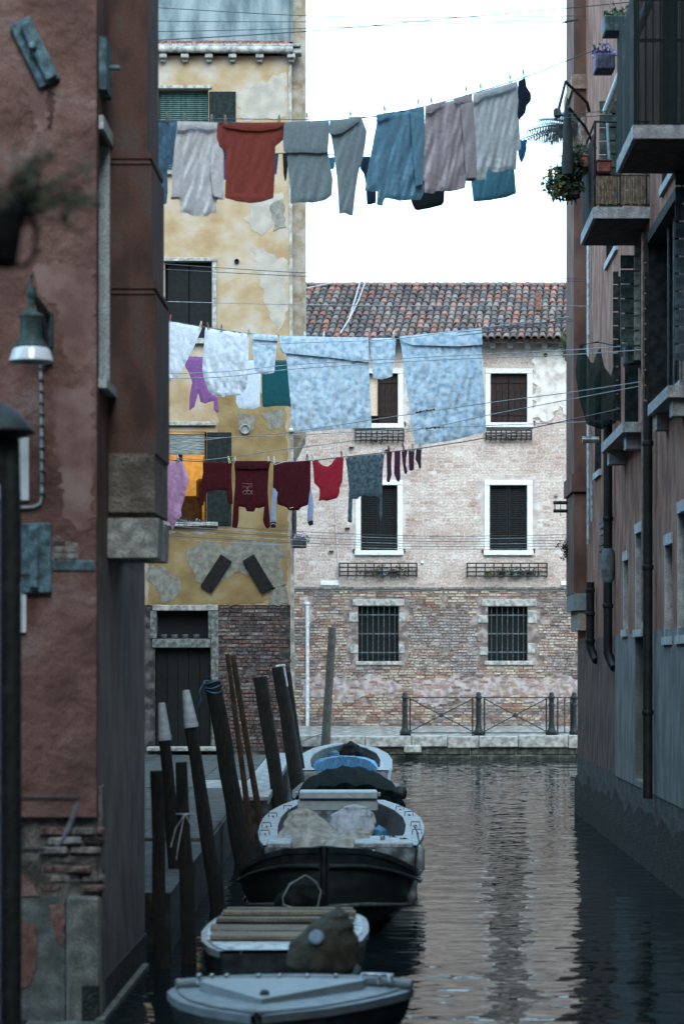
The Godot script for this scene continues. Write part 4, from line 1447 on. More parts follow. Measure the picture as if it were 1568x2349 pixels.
func make_right_house() -> void:
	var H := thing("terracotta_house", "long terracotta plastered house rising from the water on the right", "house", WR(22, 0, 0))
	var terra := surf("terracotta plaster", [C("714b3e"), C("805747"), C("8d6351"), C("966f5f"), C("9b7b6e")], {"scale": 0.3, "size": 1024, "freq": 0.008, "stretch": Vector3(1, 0.45, 1), "grain": 0.32, "grain_scale": 3.0, "bump": 1.0})
	var grey := surf("grey plinth", [C("5d6363"), C("6f7473"), C("7d807e")], {"scale": 0.4, "stretch": Vector3(1, 0.5, 1), "grain": 0.28, "bump": 0.4})
	var top := 17.0
	var wl := 0.9
	var o := WR(0, 0, 0)
	var r := Vector3(0.025, 0, -K)
	var ops := [[21.9, 2.82, 22.6, 4.12], [23.35, 2.84, 23.75, 3.85], [19.72, 2.70, 20.2, 3.82], [18.55, 2.70, 19.3, 4.1], [22.4, 5.3, 23.6, 7.3], [19.05, 5.35, 21.55, 7.45], [19.2, 7.7, 20.4, 10.0], [24.4, 8.0, 25.6, 10.0], [26.3, 5.2, 27.0, 6.6], [16.2, 2.7, 16.9, 4.1], [16.0, 5.4, 17.0, 7.3]]
	var w := MB.new()
	var hi := []
	for q in ops:
		hi.append(q)
	holed(w, o, r, -4.0, 29.6, 2.78, top, hi.map(func(q): return [q[0], maxf(q[1], 2.7805), q[2], q[3]]), Vector3(0.3, 0, 0))
	part(H, "wall", w, terra)
	w = MB.new()
	holed(w, o + Vector3(-0.012, 0, 0), r, -4.0, 24.6, wl, 2.78, [[21.9, 0.98, 22.6, 2.72]], Vector3(0.2, 0, 0))
	w.quad(WR(-4, 2.78, 0.012), WR(24.6, 2.78, 0.012), WR(24.6, 2.78, 0), WR(-4, 2.78, 0))
	part(H, "plinth_wall", w, grey)
	w = MB.new()
	holed(w, o, r, 24.6, 29.6, wl, 2.78, [], Vector3(0.2, 0, 0))
	part(H, "far_plinth", w, surf("brown plinth", [C("4a3e39"), C("5a4a43"), C("68564d"), C("6d625c")], {"scale": 0.4, "stretch": Vector3(1, 0.5, 1), "grain": 0.28}))
	# worn, wet foot of the wall with an uneven upper edge
	w = MB.new()
	var rows := [PackedVector3Array(), PackedVector3Array(), PackedVector3Array()]
	for k in 120:
		var dd := -4.0 + 33.7 * k / 119.0
		var yy := 0.62 + 0.22 * nz.get_noise_1d(dd * 60.0) + 0.1 * nz.get_noise_1d(dd * 300.0)
		rows[0].push_back(WR(dd, -0.8, 0.05))
		rows[1].push_back(WR(dd, yy, 0.035))
		rows[2].push_back(WR(dd, yy + 0.03, -0.02))
	w.grid(rows)
	part(H, "wet_foot", w, surf("algae stone", [C("1d2524"), C("2b3231"), C("3c403d")], {"scale": 0.9, "grain": 0.4, "bump": 1.2}))
	w = MB.new()
	holed(w, o + Vector3(-0.004, 0, 0), r, -4.0, 29.6, 0.3, 0.905, [], Vector3(0.2, 0, 0))
	part(H, "stained_band", w, surf("stained plaster", [C("39403f"), C("4c5150"), C("5d605e")], {"scale": 0.6, "grain": 0.4, "bump": 0.8}))
	# end wall and back
	w = MB.new()
	w.quad(WR(29.6, -0.8, 0), WR(29.6, top, 0), WR(29.6, top, -8), WR(29.6, -0.8, -8))
	w.quad(WR(-4, top, 0), WR(29.6, top, 0), WR(29.6, top, -8), WR(-4, top, -8))
	w.quad(WR(-4, -0.8, 0), WR(-4, top, 0), WR(-4, top, -8), WR(-4, -0.8, -8))
	part(H, "end_wall", w, terra)
	# windows: pale stone linings, dark backs painted for the shade of unlit rooms
	var st := surf("lining stone", [C("8f979b"), C("a9afb1"), C("bfc2c2")], {"scale": 0.9, "grain": 0.3})
	var dk := surf("dark inside", [])
	for i in ops.size():
		var q: Array = ops[i]
		if i > 8: continue
		w = MB.new()
		RB(w, q[1 - 1], q[2], q[1], q[3], -0.32, -0.3)
		var win := part(H, "window", w, dk)
		w = MB.new()
		RB(w, q[2] - 0.04, q[2] + 0.0, q[1], q[3] - 0.12, -0.29, 0.014)
		part(win, "jamb", w, st if i < 4 else surf("dark jamb", [C("1c2223"), C("262c2d"), C("303536")], {"scale": 1.0}))
		w = MB.new()
		RB(w, q[0] - 0.03, q[2] + 0.03, q[3] - 0.12, q[3], -0.29, 0.02)
		part(win, "lintel", w, st if i < 4 else surf("dark jamb", []))
		w = MB.new()
		RB(w, q[0] - 0.05, q[2] + 0.05, q[1] - 0.09, q[1] - 0.001, -0.2, 0.04)
		part(win, "sill", w, st)
		if i < 4:
			w = MB.new()
			RB(w, q[2] - 0.05, q[2] - 0.041, q[1], q[1] + 0.2, -0.28, 0.016)
			part(win, "plinth_block", w, st)
	w = MB.new()
	RB(w, 21.9, 22.6, 0.98, 2.72, -0.22, -0.2)
	part(H, "water_door", w, surf("door grey", [C("3a4143"), C("4c5455")], {"scale": 1.0, "grain": 0.3}))
	# louvred shutters, opened square to the wall
	for q in [[22.38, 6.15, 7.5, 0.22, "42524e"], [22.02, 6.05, 7.55, 0.10, "77817c"], [18.75, 5.5, 7.4, 0.12, "44525e"], [24.1, 5.6, 7.5, 0.10, "1c2423"], [21.5, 5.5, 7.5, 0.05, "20282a"], [24.35, 8.1, 9.9, 0.25, "34443f"]]:
		var sh := MB.new()
		RB(sh, q[0], q[0] + 0.03, q[1], q[2], 0.0, 0.03)
		var S := part(H, "shutter", sh, surf("louvre " + q[4], [C(q[4]).darkened(0.2), C(q[4]), C(q[4]).lightened(0.1)], {"scale": 1.3, "grain": 0.3}))
		var yy: float = q[1]
		while yy < q[2] - 0.1:
			var pn := MB.new()
			RB(pn, q[0] - 0.005, q[0] + 0.025, yy + 0.008, yy + 0.165, 0.03, q[3])
			part(S, "panel", pn, surf("louvre " + q[4], []))
			yy += 0.18
	# downpipes
	var pm := surf("downpipe dark", [C("0d1112"), C("131819"), C("1a1f20")], {"scale": 1.2, "rough": 0.6})
	for q in [[24.75, 5.7, 2.35, 0.062, true], [26.9, 3.6, 2.45, 0.06, true], [20.95, 5.4, 0.66, 0.055, false]]:
		w = MB.new()
		var pts := [WR(q[0], q[1], 0.09), WR(q[0], q[2] + 0.2, 0.09)]
		if q[4]:
			for k in 5:
				var a: float = k / 4.0 * 0.9
				pts.append(WR(q[0] - 0.25 * (1 - cos(a)), q[2] + 0.2 - 0.26 * sin(a), 0.09 - 0.02 * k))
		w.tube(pts, q[3], 12)
		var pipe := part(H, "downpipe", w, pm)
		for yy in [0.25, 0.6, 0.9]:
			w = MB.new()
			var c := WR(q[0], lerpf(q[2], q[1], yy), 0.09)
			w.lathe(c, [[q[3] + 0.001, -0.03], [q[3] + 0.012, -0.025], [q[3] + 0.012, 0.025], [q[3] + 0.001, 0.03]], 12)
			part(pipe, "collar", w, pm)
	w = MB.new()
	w.lathe(WR(24.75, 3.8, 0.09), [[0.063, -0.3], [0.085, -0.25], [0.1, 0.0], [0.085, 0.12], [0.063, 0.16]], 12)
	part(H, "pipe_repair", w, plain("pipe repair", "5c6d72", 0.8))
	for q in [[27.55, 8.9, 4.2, 0.022, "aebfc6"], [27.05, 5.1, 4.5, 0.02, "9fb0b6"], [21.65, 7.5, 2.9, 0.018, "8a6a5c"], [18.95, 13.0, 8.0, 0.012, "8aa8b5"]]:
		w = MB.new()
		w.tube([WR(q[0], q[1], 0.05), WR(q[0], q[2], 0.05)], q[3], 8)
		part(H, "conduit", w, plain("conduit " + q[4], q[4], 0.5))
	for q in [[20.2, "5a5552"], [19.75, "8a8a86"], [20.6, "3a3f40"]]:
		w = MB.new()
		w.tube([WR(q[0], 5.36, -0.1), WR(q[0], 7.33, -0.1)], 0.02, 8)
		part(H, "loggia_bar", w, plain("loggia " + q[1], q[1], 0.6))
	# patch of bare bricks
	for k in 9:
		w = MB.new()
		var yy := YY(1186 + k * 13.0, 25.8)
		RB(w, 25.35 + rng.randf_range(0, 0.15), 26.4 - rng.randf_range(0, 0.2), yy - 0.066, yy, 0.0, rng.randf_range(0.012, 0.04))
		part(H, "brick", w, [brickmat("foot brick", "6b4d45"), brickmat("foot brick pale", "8b8681"), brickmat("foot brick grey", "6f6a67")][rng.randi() % 3])
	# chimney breast at the far corner
	w = MB.new()
	RB(w, 28.3, 29.5, YY(1361, 28.3), 15.8, -0.05, 0.19)
	var dterra := surf("dark terracotta", [C("533d36"), C("5f463d"), C("694e44"), C("70574e")], {"scale": 0.35, "stretch": Vector3(1, 0.5, 1), "grain": 0.2, "grain_scale": 4.0})
	var CB := part(H, "chimney_breast", w, dterra)
	w = MB.new()
	RB(w, 28.25, 29.55, YY(205, 28.3), YY(172, 28.3), -0.05, 0.225)
	part(CB, "band", w, surf("band plaster", [C("7d655a"), C("95816f")], {"scale": 0.8, "grain": 0.3}))
	w = MB.new()
	RB(w, 28.25, 29.55, YY(1128, 28.3), YY(1088, 28.3), -0.05, 0.225)
	part(CB, "band", w, dterra)
	w = MB.new()
	RB(w, 28.29, 29.5, YY(1400, 28.3), YY(1361, 28.3), -0.05, 0.185)
	part(CB, "corbel", w, surf("corbel grey", [C("6b767b"), C("818a8c")], {"scale": 1.2, "grain": 0.3}))
	w = MB.new()
	RB(w, 28.33, 29.45, YY(1446, 28.3), YY(1400, 28.3), -0.05, 0.12)
	part(CB, "corbel", w, surf("corbel beige", [C("8f8a80"), C("a39d90")], {"scale": 1.2, "grain": 0.3}))
	# gutter and overhanging tiles high up
	w = MB.new()
	w.tube([WR(17.2, 9.35, 0.32), WR(23.0, 9.35, 0.32)], 0.05, 10)
	part(H, "gutter", w, plain("gutter pale", "b9c2c6", 0.5))
	# ventilation pipe
	w = MB.new()
	w.tube([WR(26.6, YY(1009, 26.6), 0.0), WR(26.6, YY(1009, 26.6), 0.24)], 0.05, 12)
	part(H, "vent_pipe", w, plain("vent steel", "9aa3a6", 0.35, 0.7))
	# iron clothes arms at the far corner
	var ar := thing("line_bracket", "two black iron clothes-line arms reaching out from the far corner", "bracket", WR(29.2, YY(1172, 29.2), 0.2))
	for yy in [1153, 1172]:
		w = MB.new()
		w.tube([WR(29.3, YY(yy, 29.3), 0.1), P(1268, yy, 29.3)], 0.028, 8)
		part(ar, "arm", w, plain("iron", "23282a", 0.6, 0.4))
	w = MB.new()
	w.tube([P(1271, 1150, 29.3), P(1272, 1176, 29.3)], 0.01, 6)
	w.tube([P(1284, 1148, 29.3), P(1285, 1184, 29.3)], 0.007, 6)
	part(ar, "cord", w, plain("iron", "23282a"))
	# window box of red flowers near the corner
	var fb := thing("flower_pot", "black pot of trailing red flowers on the far corner of the terracotta house", "planter", P(1312, 1288, 29.3))
	w = MB.new()
	w.lathe(P(1314, 1288, 29.3), [[0.0, 0.0], [0.09, 0.0], [0.13, 0.2], [0.14, 0.22], [0.12, 0.22], [0.0, 0.18]], 14)
	part(fb, "pot", w, plain("box black", "23282a", 0.8))
	w = MB.new()
	leaves(w, P(1303, 1252, 29.3), Vector3(0.17, 0.12, 0.12), 240, 0.06, [C("2f4a33"), C("3d5a3c"), C("24382b"), C("3d5a3c"), C("7a2a32")])
	leaves(w, P(1296, 1276, 29.3), Vector3(0.08, 0.1, 0.08), 60, 0.05, [C("2f4a33"), C("24382b")])
	part(fb, "flowers", w, leafmat())

func make_right_balconies() -> void:
	var con := surf("balcony concrete", [C("8a8d90"), C("9b9ea1"), C("a9acae")], {"scale": 0.8, "grain": 0.25, "bump": 0.3})
	var rust := surf("balcony concrete worn", [C("8a8888"), C("a0a0a2"), C("b0b1b3")], {"scale": 1.2, "grain": 0.4, "bump": 0.3})
	var soff := surf("soffit dark", [C("3f3c3c"), C("4a4847"), C("545250")], {"scale": 0.8, "grain": 0.3})  # darker than the slab: underside shade put into the colour
	var iron := plain("iron", "23282a", 0.6, 0.4)
	var net := surf("green netting", [C("1f3a36"), C("27443f")], {"rough": 0.95, "scale": 3.0})
	net.transparency = BaseMaterial3D.TRANSPARENCY_ALPHA
	net.albedo_color = Color(C("12201f"), 0.9)
	# balcony with the green net
	var A := thing("balcony", "upper balcony screened with dark green netting at the right edge", "balcony", WR(18.3, 7.47, 0.35))
	var w := MB.new()
	RB(w, 17.66, 18.92, 7.47, 7.6, 0.0, 0.70)
	part(A, "slab", w, con)
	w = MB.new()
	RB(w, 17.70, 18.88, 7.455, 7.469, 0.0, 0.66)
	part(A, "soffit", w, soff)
	w = MB.new()
	for q in [[17.70, 0.67], [18.88, 0.67], [18.3, 0.67], [17.7, 0.05]]:
		w.tube([WR(q[0], 7.6, q[1]), WR(q[0], 8.85, q[1])], 0.018, 8)
	w.tube([WR(17.7, 8.83, 0.0), WR(17.7, 8.83, 0.67), WR(18.88, 8.83, 0.67), WR(18.88, 8.83, 0.0)], 0.02, 8)
	part(A, "railing", w, iron)
	for k in 9:
		w = MB.new()
		w.tube([WR(17.7, 7.6, 0.08 + k * 0.07), WR(17.7, 8.83, 0.08 + k * 0.07)], 0.009, 6)
		part(A, "baluster", w, iron)
	w = MB.new()
	var rows := []
	for k in 2:
		var rr := PackedVector3Array()
		for j in 25:
			var t := j / 24.0
			var p := WR(lerpf(17.68, 18.9, t), 7.6 if k == 0 else 8.9 + 0.05 * sin(t * 9.0), 0.69 + 0.012 * sin(t * 40.0))
			rr.push_back(p)
		rows.append(rr)
	w.grid(rows)
	part(A, "net", w, net)
	w = MB.new()
	rows = []
	for k in 2:
		var rr := PackedVector3Array()
		for j in 14:
			rr.push_back(WR(17.66 + 0.01 * sin(j * 2.0), 7.6 if k == 0 else 8.88, 0.69 * j / 13.0))
		rows.append(rr)
	w.grid(rows)
	part(A, "net", w, net)
	# crates of plants hung on its corner
	for q in [[1411, 62, 18.9, 0.2, "2b4a52", "crate"], [1384, 148, 19.6, 0.16, "3c3f63", "crate"]]:
		var cr := thing("plant_crate", ("blue-green plastic crate of leafy plants hung on the netted balcony" if q[1] < 100 else "small violet-blue crate of flowers hung below the netted balcony corner"), "planter", P(q[0], q[1] + 24, q[2]))
		w = MB.new()
		var c := P(q[0], q[1], q[2])
		w.obox(Transform3D(Basis(), c), Vector3(q[3] * 1.3, 0.17, 0.3), 0.012)
		for k in 5:
			w.obox(Transform3D(Basis(), c + Vector3((k - 2) * q[3] * 0.25, 0.0, 0.155)), Vector3(0.012, 0.16, 0.02), 0.004)
		part(cr, "crate", w, plain("crate " + q[4], q[4], 0.6))
		w = MB.new()
		leaves(w, c + Vector3(0, 0.13, 0), Vector3(q[3] * 0.75, 0.08, 0.14), 130, 0.06, [C("39503a"), C("2a3d2e"), C("4c6445")] if q[1] < 100 else [C("4d4d8a"), C("6a68a0"), C("2e3a33"), C("8a88b5")])
		part(cr, "foliage", w, leafmat())
	# lower balcony with woven panels
	var B := thing("balcony", "balcony with woven bamboo panels and planters above a pale concrete edge", "balcony", WR(22.0, 7.6, 0.3))
	w = MB.new()
	RB(w, 21.4, 22.78, 7.61, 7.74, 0.0, 0.665)
	part(B, "slab", w, rust)
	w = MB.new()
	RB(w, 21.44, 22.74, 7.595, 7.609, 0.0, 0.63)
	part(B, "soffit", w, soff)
	w = MB.new()
	for q in [[21.44, 0.64], [22.74, 0.64], [21.44, 0.34], [21.44, 0.04]]:
		w.tube([WR(q[0], 7.74, q[1]), WR(q[0], 8.75, q[1])], 0.016, 8)
	for yy in [7.78, 8.12, 8.75]:
		w.tube([WR(21.44, yy, 0.0), WR(21.44, yy, 0.64), WR(22.74, yy, 0.64)], 0.014, 8)
	part(B, "railing", w, iron)
	# woven panels: scalloped bamboo strips
	var bam := surf("bamboo", [C("55483c"), C("6c5d4d"), C("85745f")], {"scale": 2.0, "stretch": Vector3(3, 0.5, 1), "grain": 0.4})
	for row in 2:
		for k in 12:
			w = MB.new()
			var o0 := 0.05 + k * 0.048
			if k == 6: continue
			RB(w, 21.41 - 0.004 * row, 21.425 - 0.004 * row, 7.78 + row * 0.17 - 0.01 * absf(sin(k * 1.57)), 7.94 + row * 0.165, o0 + 0.003, o0 + 0.045)
			part(B, "bamboo_strip", w, bam)
	w = MB.new()
	rows = []
	for k in 2:
		var rr := PackedVector3Array()
		for j in 20:
			rr.push_back(WR(lerpf(21.42, 22.76, j / 19.0), 7.74 if k == 0 else 8.6, 0.66 + 0.01 * sin(j * 1.3)))
		rows.append(rr)
	w.grid(rows)
	part(B, "screen", w, surf("dark screen", [C("0f1415"), C("161b1b")], {"scale": 2.0, "rough": 0.95}))
	w = MB.new()
	w.tube([P(1392, 280, 21.6), P(1396, 385, 21.6)], 0.017, 8)
	part(B, "blue_pole", w, plain("pole blue", "8fb6c9", 0.5))
	# iron awning frame
	var fr := thing("awning_frame", "bent dark iron awning frame sticking up beside the bamboo balcony", "frame", P(1340, 300, 21.9))
	w = MB.new()
	w.tube([P(1274, 275, 21.5), P(1296, 187, 21.5), P(1345, 235, 21.9), P(1350, 255, 22.0)], 0.02, 8)
	w.tube([P(1302, 245, 21.5), P(1340, 290, 22.0), P(1365, 340, 22.3)], 0.018, 8)
	part(fr, "frame", w, iron)
	w = MB.new()
	w.obox(Transform3D(Basis(Vector3(0, 0, 1), 0.1), P(1277, 259, 21.5)), Vector3(0.085, 0.11, 0.1), 0.02)
	part(fr, "pulley_box", w, plain("pulley", "33393b", 0.7))
	# closed parasol
	w = MB.new()
	var pc := P(1300, 225, 21.7)
	var pb := P(1301, 400, 21.7)
	w.tube([pc, pc.lerp(pb, 0.15), pc.lerp(pb, 0.5), pc.lerp(pb, 0.85), pb], [0.008, 0.035, 0.055, 0.075, 0.06], 12)
	solo("parasol", w, surf("parasol cloth", [C("23292b"), C("2f3638")], {"scale": 2.0, "stretch": Vector3(3, 0.4, 3)}), "closed black parasol standing upright at the bamboo balcony corner", "parasol")
	# potted palm
	var PL := thing("potted_palm", "potted palm with feathery fronds reaching out over the canal", "palm", P(1338, 385, 22.6))
	w = MB.new()
	var tp := []
	for k in 9:
		tp.append(P(1334 + 7 * sin(k * 0.8) + k * 0.6, 385 - k * 14.5, 22.5))
	w.tube(tp, [0.055, 0.06, 0.052, 0.06, 0.05, 0.058, 0.048, 0.05, 0.03], 10)
	part(PL, "trunk", w, surf("palm trunk", [C("5e574e"), C("8a8378"), C("aaa59a")], {"scale": 3.0, "stretch": Vector3(2, 0.6, 2), "grain": 0.4}))
	var crown := P(1334, 300, 22.5)
	for k in 9:
		var a := deg_to_rad([150, 165, 178, 190, 200, 210, 130, 110, 222][k])
		var ln: float = [0.55, 0.65, 0.72, 0.70, 0.62, 0.5, 0.4, 0.35, 0.42][k]
		var fm := MB.new()
		var prev := crown
		var dirv := Vector3(cos(a), sin(a) * 0.5 + 0.35, [0.1, -0.2, 0.25, -0.1, 0.2, 0.0, 0.3, -0.2, 0.1][k]).normalized()
		var rib := [crown]
		for j in 10:
			dirv = (dirv + Vector3(0, -0.075, 0)).normalized()
			prev += dirv * ln / 10.0
			rib.append(prev)
		fm.tube(rib, 0.006, 5)
		for j in range(2, 11):
			for sd in [-1.0, 1.0]:
				for h in 2:
					var p0: Vector3 = rib[j].lerp(rib[j - 1], h * 0.5)
					var side: Vector3 = dirv.cross(Vector3(0, 0.3, 1)).normalized() * sd
					var q: Vector3 = p0 + (side * 0.16 + dirv * 0.11 + Vector3(0, -0.03, 0)) * (1.15 - j * 0.07)
					var wd: Vector3 = dirv * 0.011
					fm.tri(p0 - wd, p0 + wd, q)
		part(PL, "frond", fm, plain("frond green", "26322e", 0.7))
	# pots and bush on the rail
	for q in [[1331, 376, 22.1, 0.13, "8a4a39", "terracotta pot of small green plants on the bamboo balcony rail"], [1382, 388, 21.5, 0.10, "75302b", "deep red trough between the two balconies"]]:
		var pt := thing("flower_trough", q[5], "planter", P(q[0], q[1] + 12, q[2]))
		w = MB.new()
		w.obox(Transform3D(Basis(), P(q[0], q[1], q[2])), Vector3(q[3] * 1.7, 0.14, 0.3), 0.02)
		w.obox(Transform3D(Basis(), P(q[0], q[1], q[2]) + Vector3(0, 0.075, 0)), Vector3(q[3] * 1.8, 0.025, 0.32), 0.008)
		part(pt, "trough", w, plain("trough " + q[4], q[4], 0.8))
		if q[0] < 1350:
			w = MB.new()
			leaves(w, P(q[0], q[1] - 26, q[2]), Vector3(0.13, 0.1, 0.15), 200, 0.05, [C("33492f"), C("4a5f38"), C("26382a")])
			part(pt, "foliage", w, leafmat())
	var bu := thing("hanging_bush", "bushy plant spilling from an iron basket off the bamboo balcony", "plant", P(1300, 462, 21.9))
	w = MB.new()
	leaves(w, P(1283, 420, 21.9), Vector3(0.19, 0.21, 0.22), 800, 0.07, [C("4a5a3a"), C("606b40"), C("2f3d2c"), C("7a6a3f"), C("3b4a33")])
	leaves(w, P(1308, 410, 21.9), Vector3(0.15, 0.26, 0.22), 700, 0.07, [C("2a372b"), C("34442f"), C("222e26")])
	leaves(w, P(1312, 368, 21.9), Vector3(0.12, 0.16, 0.15), 350, 0.06, [C("34442f"), C("2a372b")])
	part(bu, "foliage", w, leafmat())
	w = MB.new()
	w.tube([P(1330, 452, 21.9), P(1300, 460, 21.9), P(1285, 458, 21.9), P(1278, 442, 21.9)], 0.012, 6)
	for k in 4:
		w.tube([P(1290 + k * 10, 460, 21.8), P(1290 + k * 10, 470, 21.8)], 0.008, 5)
	w.obox(Transform3D(Basis(), P(1312, 440, 21.9)), Vector3(0.16, 0.16, 0.24), 0.03)
	part(bu, "basket", w, iron)
	# sill slabs on the floor below
	for q in [[21.7, 23.9, 5.07, 0.28, "concrete window ledge on brackets between two dark downpipes"], [18.8, 20.25, 5.06, 0.19, "concrete window ledge on brackets at the right edge"]]:
		var L := thing("window_ledge", q[4], "ledge", WR(q[0], q[2], 0.1))
		w = MB.new()
		RB(w, q[0], q[1], q[2] + 0.08, q[2] + 0.2, 0.0, q[3])
		part(L, "slab", w, rust)
		for f in [0.12, 0.88]:
			w = MB.new()
			var c: float = lerpf(q[0], q[1], f)
			RB(w, c - 0.1, c + 0.1, q[2] - 0.1, q[2] + 0.079, 0.0, q[3] - 0.06)
			part(L, "bracket", w, con)
	# net bag draped under the far window
	var NB := thing("draped_net", "dark green net draped over a rail on the terracotta house", "net", WR(24.6, 5.1, 0.4))
	var gm := garment_mesh(V([1318, 850, 1324, 812, 1334, 787, 1345, 815, 1358, 838, 1366, 812, 1376, 796, 1384, 840, 1400, 862, 1412, 812, 1424, 806, 1432, 870, 1442, 890, 1444, 950, 1420, 966, 1380, 985, 1345, 974, 1328, 920]), 24.6, 0.0, 5.0, 0.05, 0.05, 12)
	var net2: StandardMaterial3D = net.duplicate()
	net2.resource_name = "draped netting"
	net2.albedo_color = Color(C("16302c"), 0.74)
	part(NB, "net", gm, net2)
	w = MB.new()
	w.tube([P(1330, 792, 24.7), P(1372, 784, 24.8), P(1446, 800, 23.6)], 0.014, 6)
	w.tube([P(1330, 792, 24.7), P(1330, 900, 24.8)], 0.012, 6)
	w.tube([P(1446, 800, 23.6), P(1470, 800, 22.3)], 0.014, 6)
	part(NB, "rail", w, iron)
	var bx := thing("planter_box", "dark planter box of trailing plants beside the louvred shutters", "planter", P(1462, 842, 22.3))
	w = MB.new()
	w.obox(Transform3D(Basis(), P(1462, 815, 22.2)), Vector3(0.34, 0.28, 0.3), 0.03)
	part(bx, "box", w, plain("box black", "23282a", 0.8))
	w = MB.new()
	leaves(w, P(1462, 788, 22.2), Vector3(0.18, 0.09, 0.14), 160, 0.06, [C("33443a"), C("44553f"), C("2a352f"), C("5a5a3c")])
	part(bx, "foliage", w, leafmat())
	# ivy at the end of the brick house
	w = MB.new()
	leaves(w, P(1300, 788, 49.8), Vector3(0.16, 0.5, 0.2), 620, 0.09, [C("5a4f2c"), C("6b5d33"), C("3c4028"), C("4a4a2e"), C("2f3a2a")])
	leaves(w, P(1306, 820, 49.8), Vector3(0.14, 0.16, 0.2), 120, 0.08, [C("4a4a2e"), C("2f3a2a")])
	var sh := solo("wall_shrub", w, leafmat(), "ochre-green shrub growing at the eaves of the pale brick house", "plant")
# cloth: the outline is filled with small cells, given two faces, fullness and hanging folds. Depth at px is d0 + slope * (px - 784)
func garment_mesh(poly: Array, d0: float, slope: float, cell: float, thick: float, amp: float, sd: int, front := 0.0) -> MB:
	var pv := PackedVector2Array(poly)
	var lo := pv[0]
	var hi := pv[0]
	for p in pv:
		lo = lo.min(p)
		hi = hi.max(p)
	var nx := int(ceil((hi.x - lo.x) / cell)) + 1
	var ny := int(ceil((hi.y - lo.y) / cell)) + 1
	var f := FastNoiseLite.new()
	f.seed = sd
	f.frequency = 1.0
	f.noise_type = FastNoiseLite.TYPE_SIMPLEX_SMOOTH
	f.fractal_octaves = 2
	var used := {}
	var cells := []
	for j in ny:
		for i in nx:
			var c := lo + Vector2(i + 0.5, j + 0.5) * cell
			if Geometry2D.is_point_in_polygon(c, pv):
				cells.append([i, j])
				for k in [[0, 0], [1, 0], [1, 1], [0, 1]]:
					used[(j + k[1]) * (nx + 2) + i + k[0]] = true
	var idx := {}
	var pts := []
	var fr := PackedVector3Array()
	var bk := PackedVector3Array()
	for key in used:
		var p := lo + Vector2(key % (nx + 2), key / (nx + 2)) * cell
		var best := 1e9
		var near := p
		for k in pv.size():
			var q := Geometry2D.get_closest_point_to_segment(p, pv[k], pv[(k + 1) % pv.size()])
			var dd := q.distance_squared_to(p)
			if dd < best:
				best = dd
				near = q
		var dist := sqrt(best)
		if dist < cell * 0.72 or not Geometry2D.is_point_in_polygon(p, pv):
			p = near
			dist = 0.0
		idx[key] = fr.size()
		var d := d0 + slope * (p.x - 784.0)
		var w := P(p.x, p.y, d)
		var drop := clampf((p.y - lo.y) / maxf(hi.y - lo.y, 1.0), 0.0, 1.0)
		var sc := d / 18.0
		var fold := f.get_noise_2d(p.x * 0.045 * sc + 0.012 * p.y, p.y * 0.007 * sc + sd) * 0.75 + f.get_noise_2d(p.x * 0.11 * sc + p.y * 0.02, p.y * 0.012 * sc + 50.0) * 0.22
		fold = fold * 0.7 + 0.6 * (0.35 - absf(f.get_noise_2d(p.x * 0.05 * sc + 0.02 * p.y + 31.0, p.y * 0.005 * sc + 7.0)))
		fold *= 1.45 * amp * (0.35 + 0.65 * drop) * minf(1.0, 0.4 + dist / 8.0)
		var t := 0.003 + thick * minf(1.0, dist / (9.0 / sc))
		fr.push_back(w + Vector3(0, 0, fold + t + front))
		bk.push_back(w + Vector3(0, 0, fold - t + front))
	var mb := MB.new()
	var fn := PackedVector3Array()
	fn.resize(fr.size())
	var bn := PackedVector3Array()
	bn.resize(fr.size())
	for c in cells:
		var a: int = idx[c[1] * (nx + 2) + c[0]]
		var b: int = idx[c[1] * (nx + 2) + c[0] + 1]
		var e: int = idx[(c[1] + 1) * (nx + 2) + c[0] + 1]
		var g: int = idx[(c[1] + 1) * (nx + 2) + c[0]]
		var n1 := (fr[e] - fr[a]).cross(fr[b] - fr[a]) + (fr[g] - fr[a]).cross(fr[e] - fr[a])
		var n2 := (bk[b] - bk[a]).cross(bk[e] - bk[a]) + (bk[e] - bk[a]).cross(bk[g] - bk[a])
		for k in [a, b, e, g]:
			fn[k] += n1
			bn[k] += n2
	for k in fr.size():
		mb.vert(fr[k], fn[k].normalized())
	for k in fr.size():
		mb.vert(bk[k], bn[k].normalized())
	var o := fr.size()
	for c in cells:
		var a: int = idx[c[1] * (nx + 2) + c[0]]
		var b: int = idx[c[1] * (nx + 2) + c[0] + 1]
		var e: int = idx[(c[1] + 1) * (nx + 2) + c[0] + 1]
		var g: int = idx[(c[1] + 1) * (nx + 2) + c[0]]
		mb.ix.append_array(PackedInt32Array([a, b, e, a, e, g, o + a, o + e, o + b, o + a, o + g, o + e]))
	return mb

func clothmat(key: String, h: String, alt := "") -> StandardMaterial3D:
	if mats.has(key): return mats[key]
	var c := C(h)
	var m := surf(key, [c.darkened(0.05), c, c.lightened(0.02)] if alt == "" else [C(alt), C(alt).lerp(c, 0.5), c, c.lightened(0.1)],
		{"rough": 0.95, "spec": 0.2, "scale": 1.6 if alt == "" else 0.9, "freq": 0.02 if alt == "" else 0.028, "oct": 4, "grain": 0.12, "grain_scale": 9.0})
	m.backlight_enabled = true
	m.backlight = Color(c.r * 0.3, c.g * 0.3, c.b * 0.3)
	return m

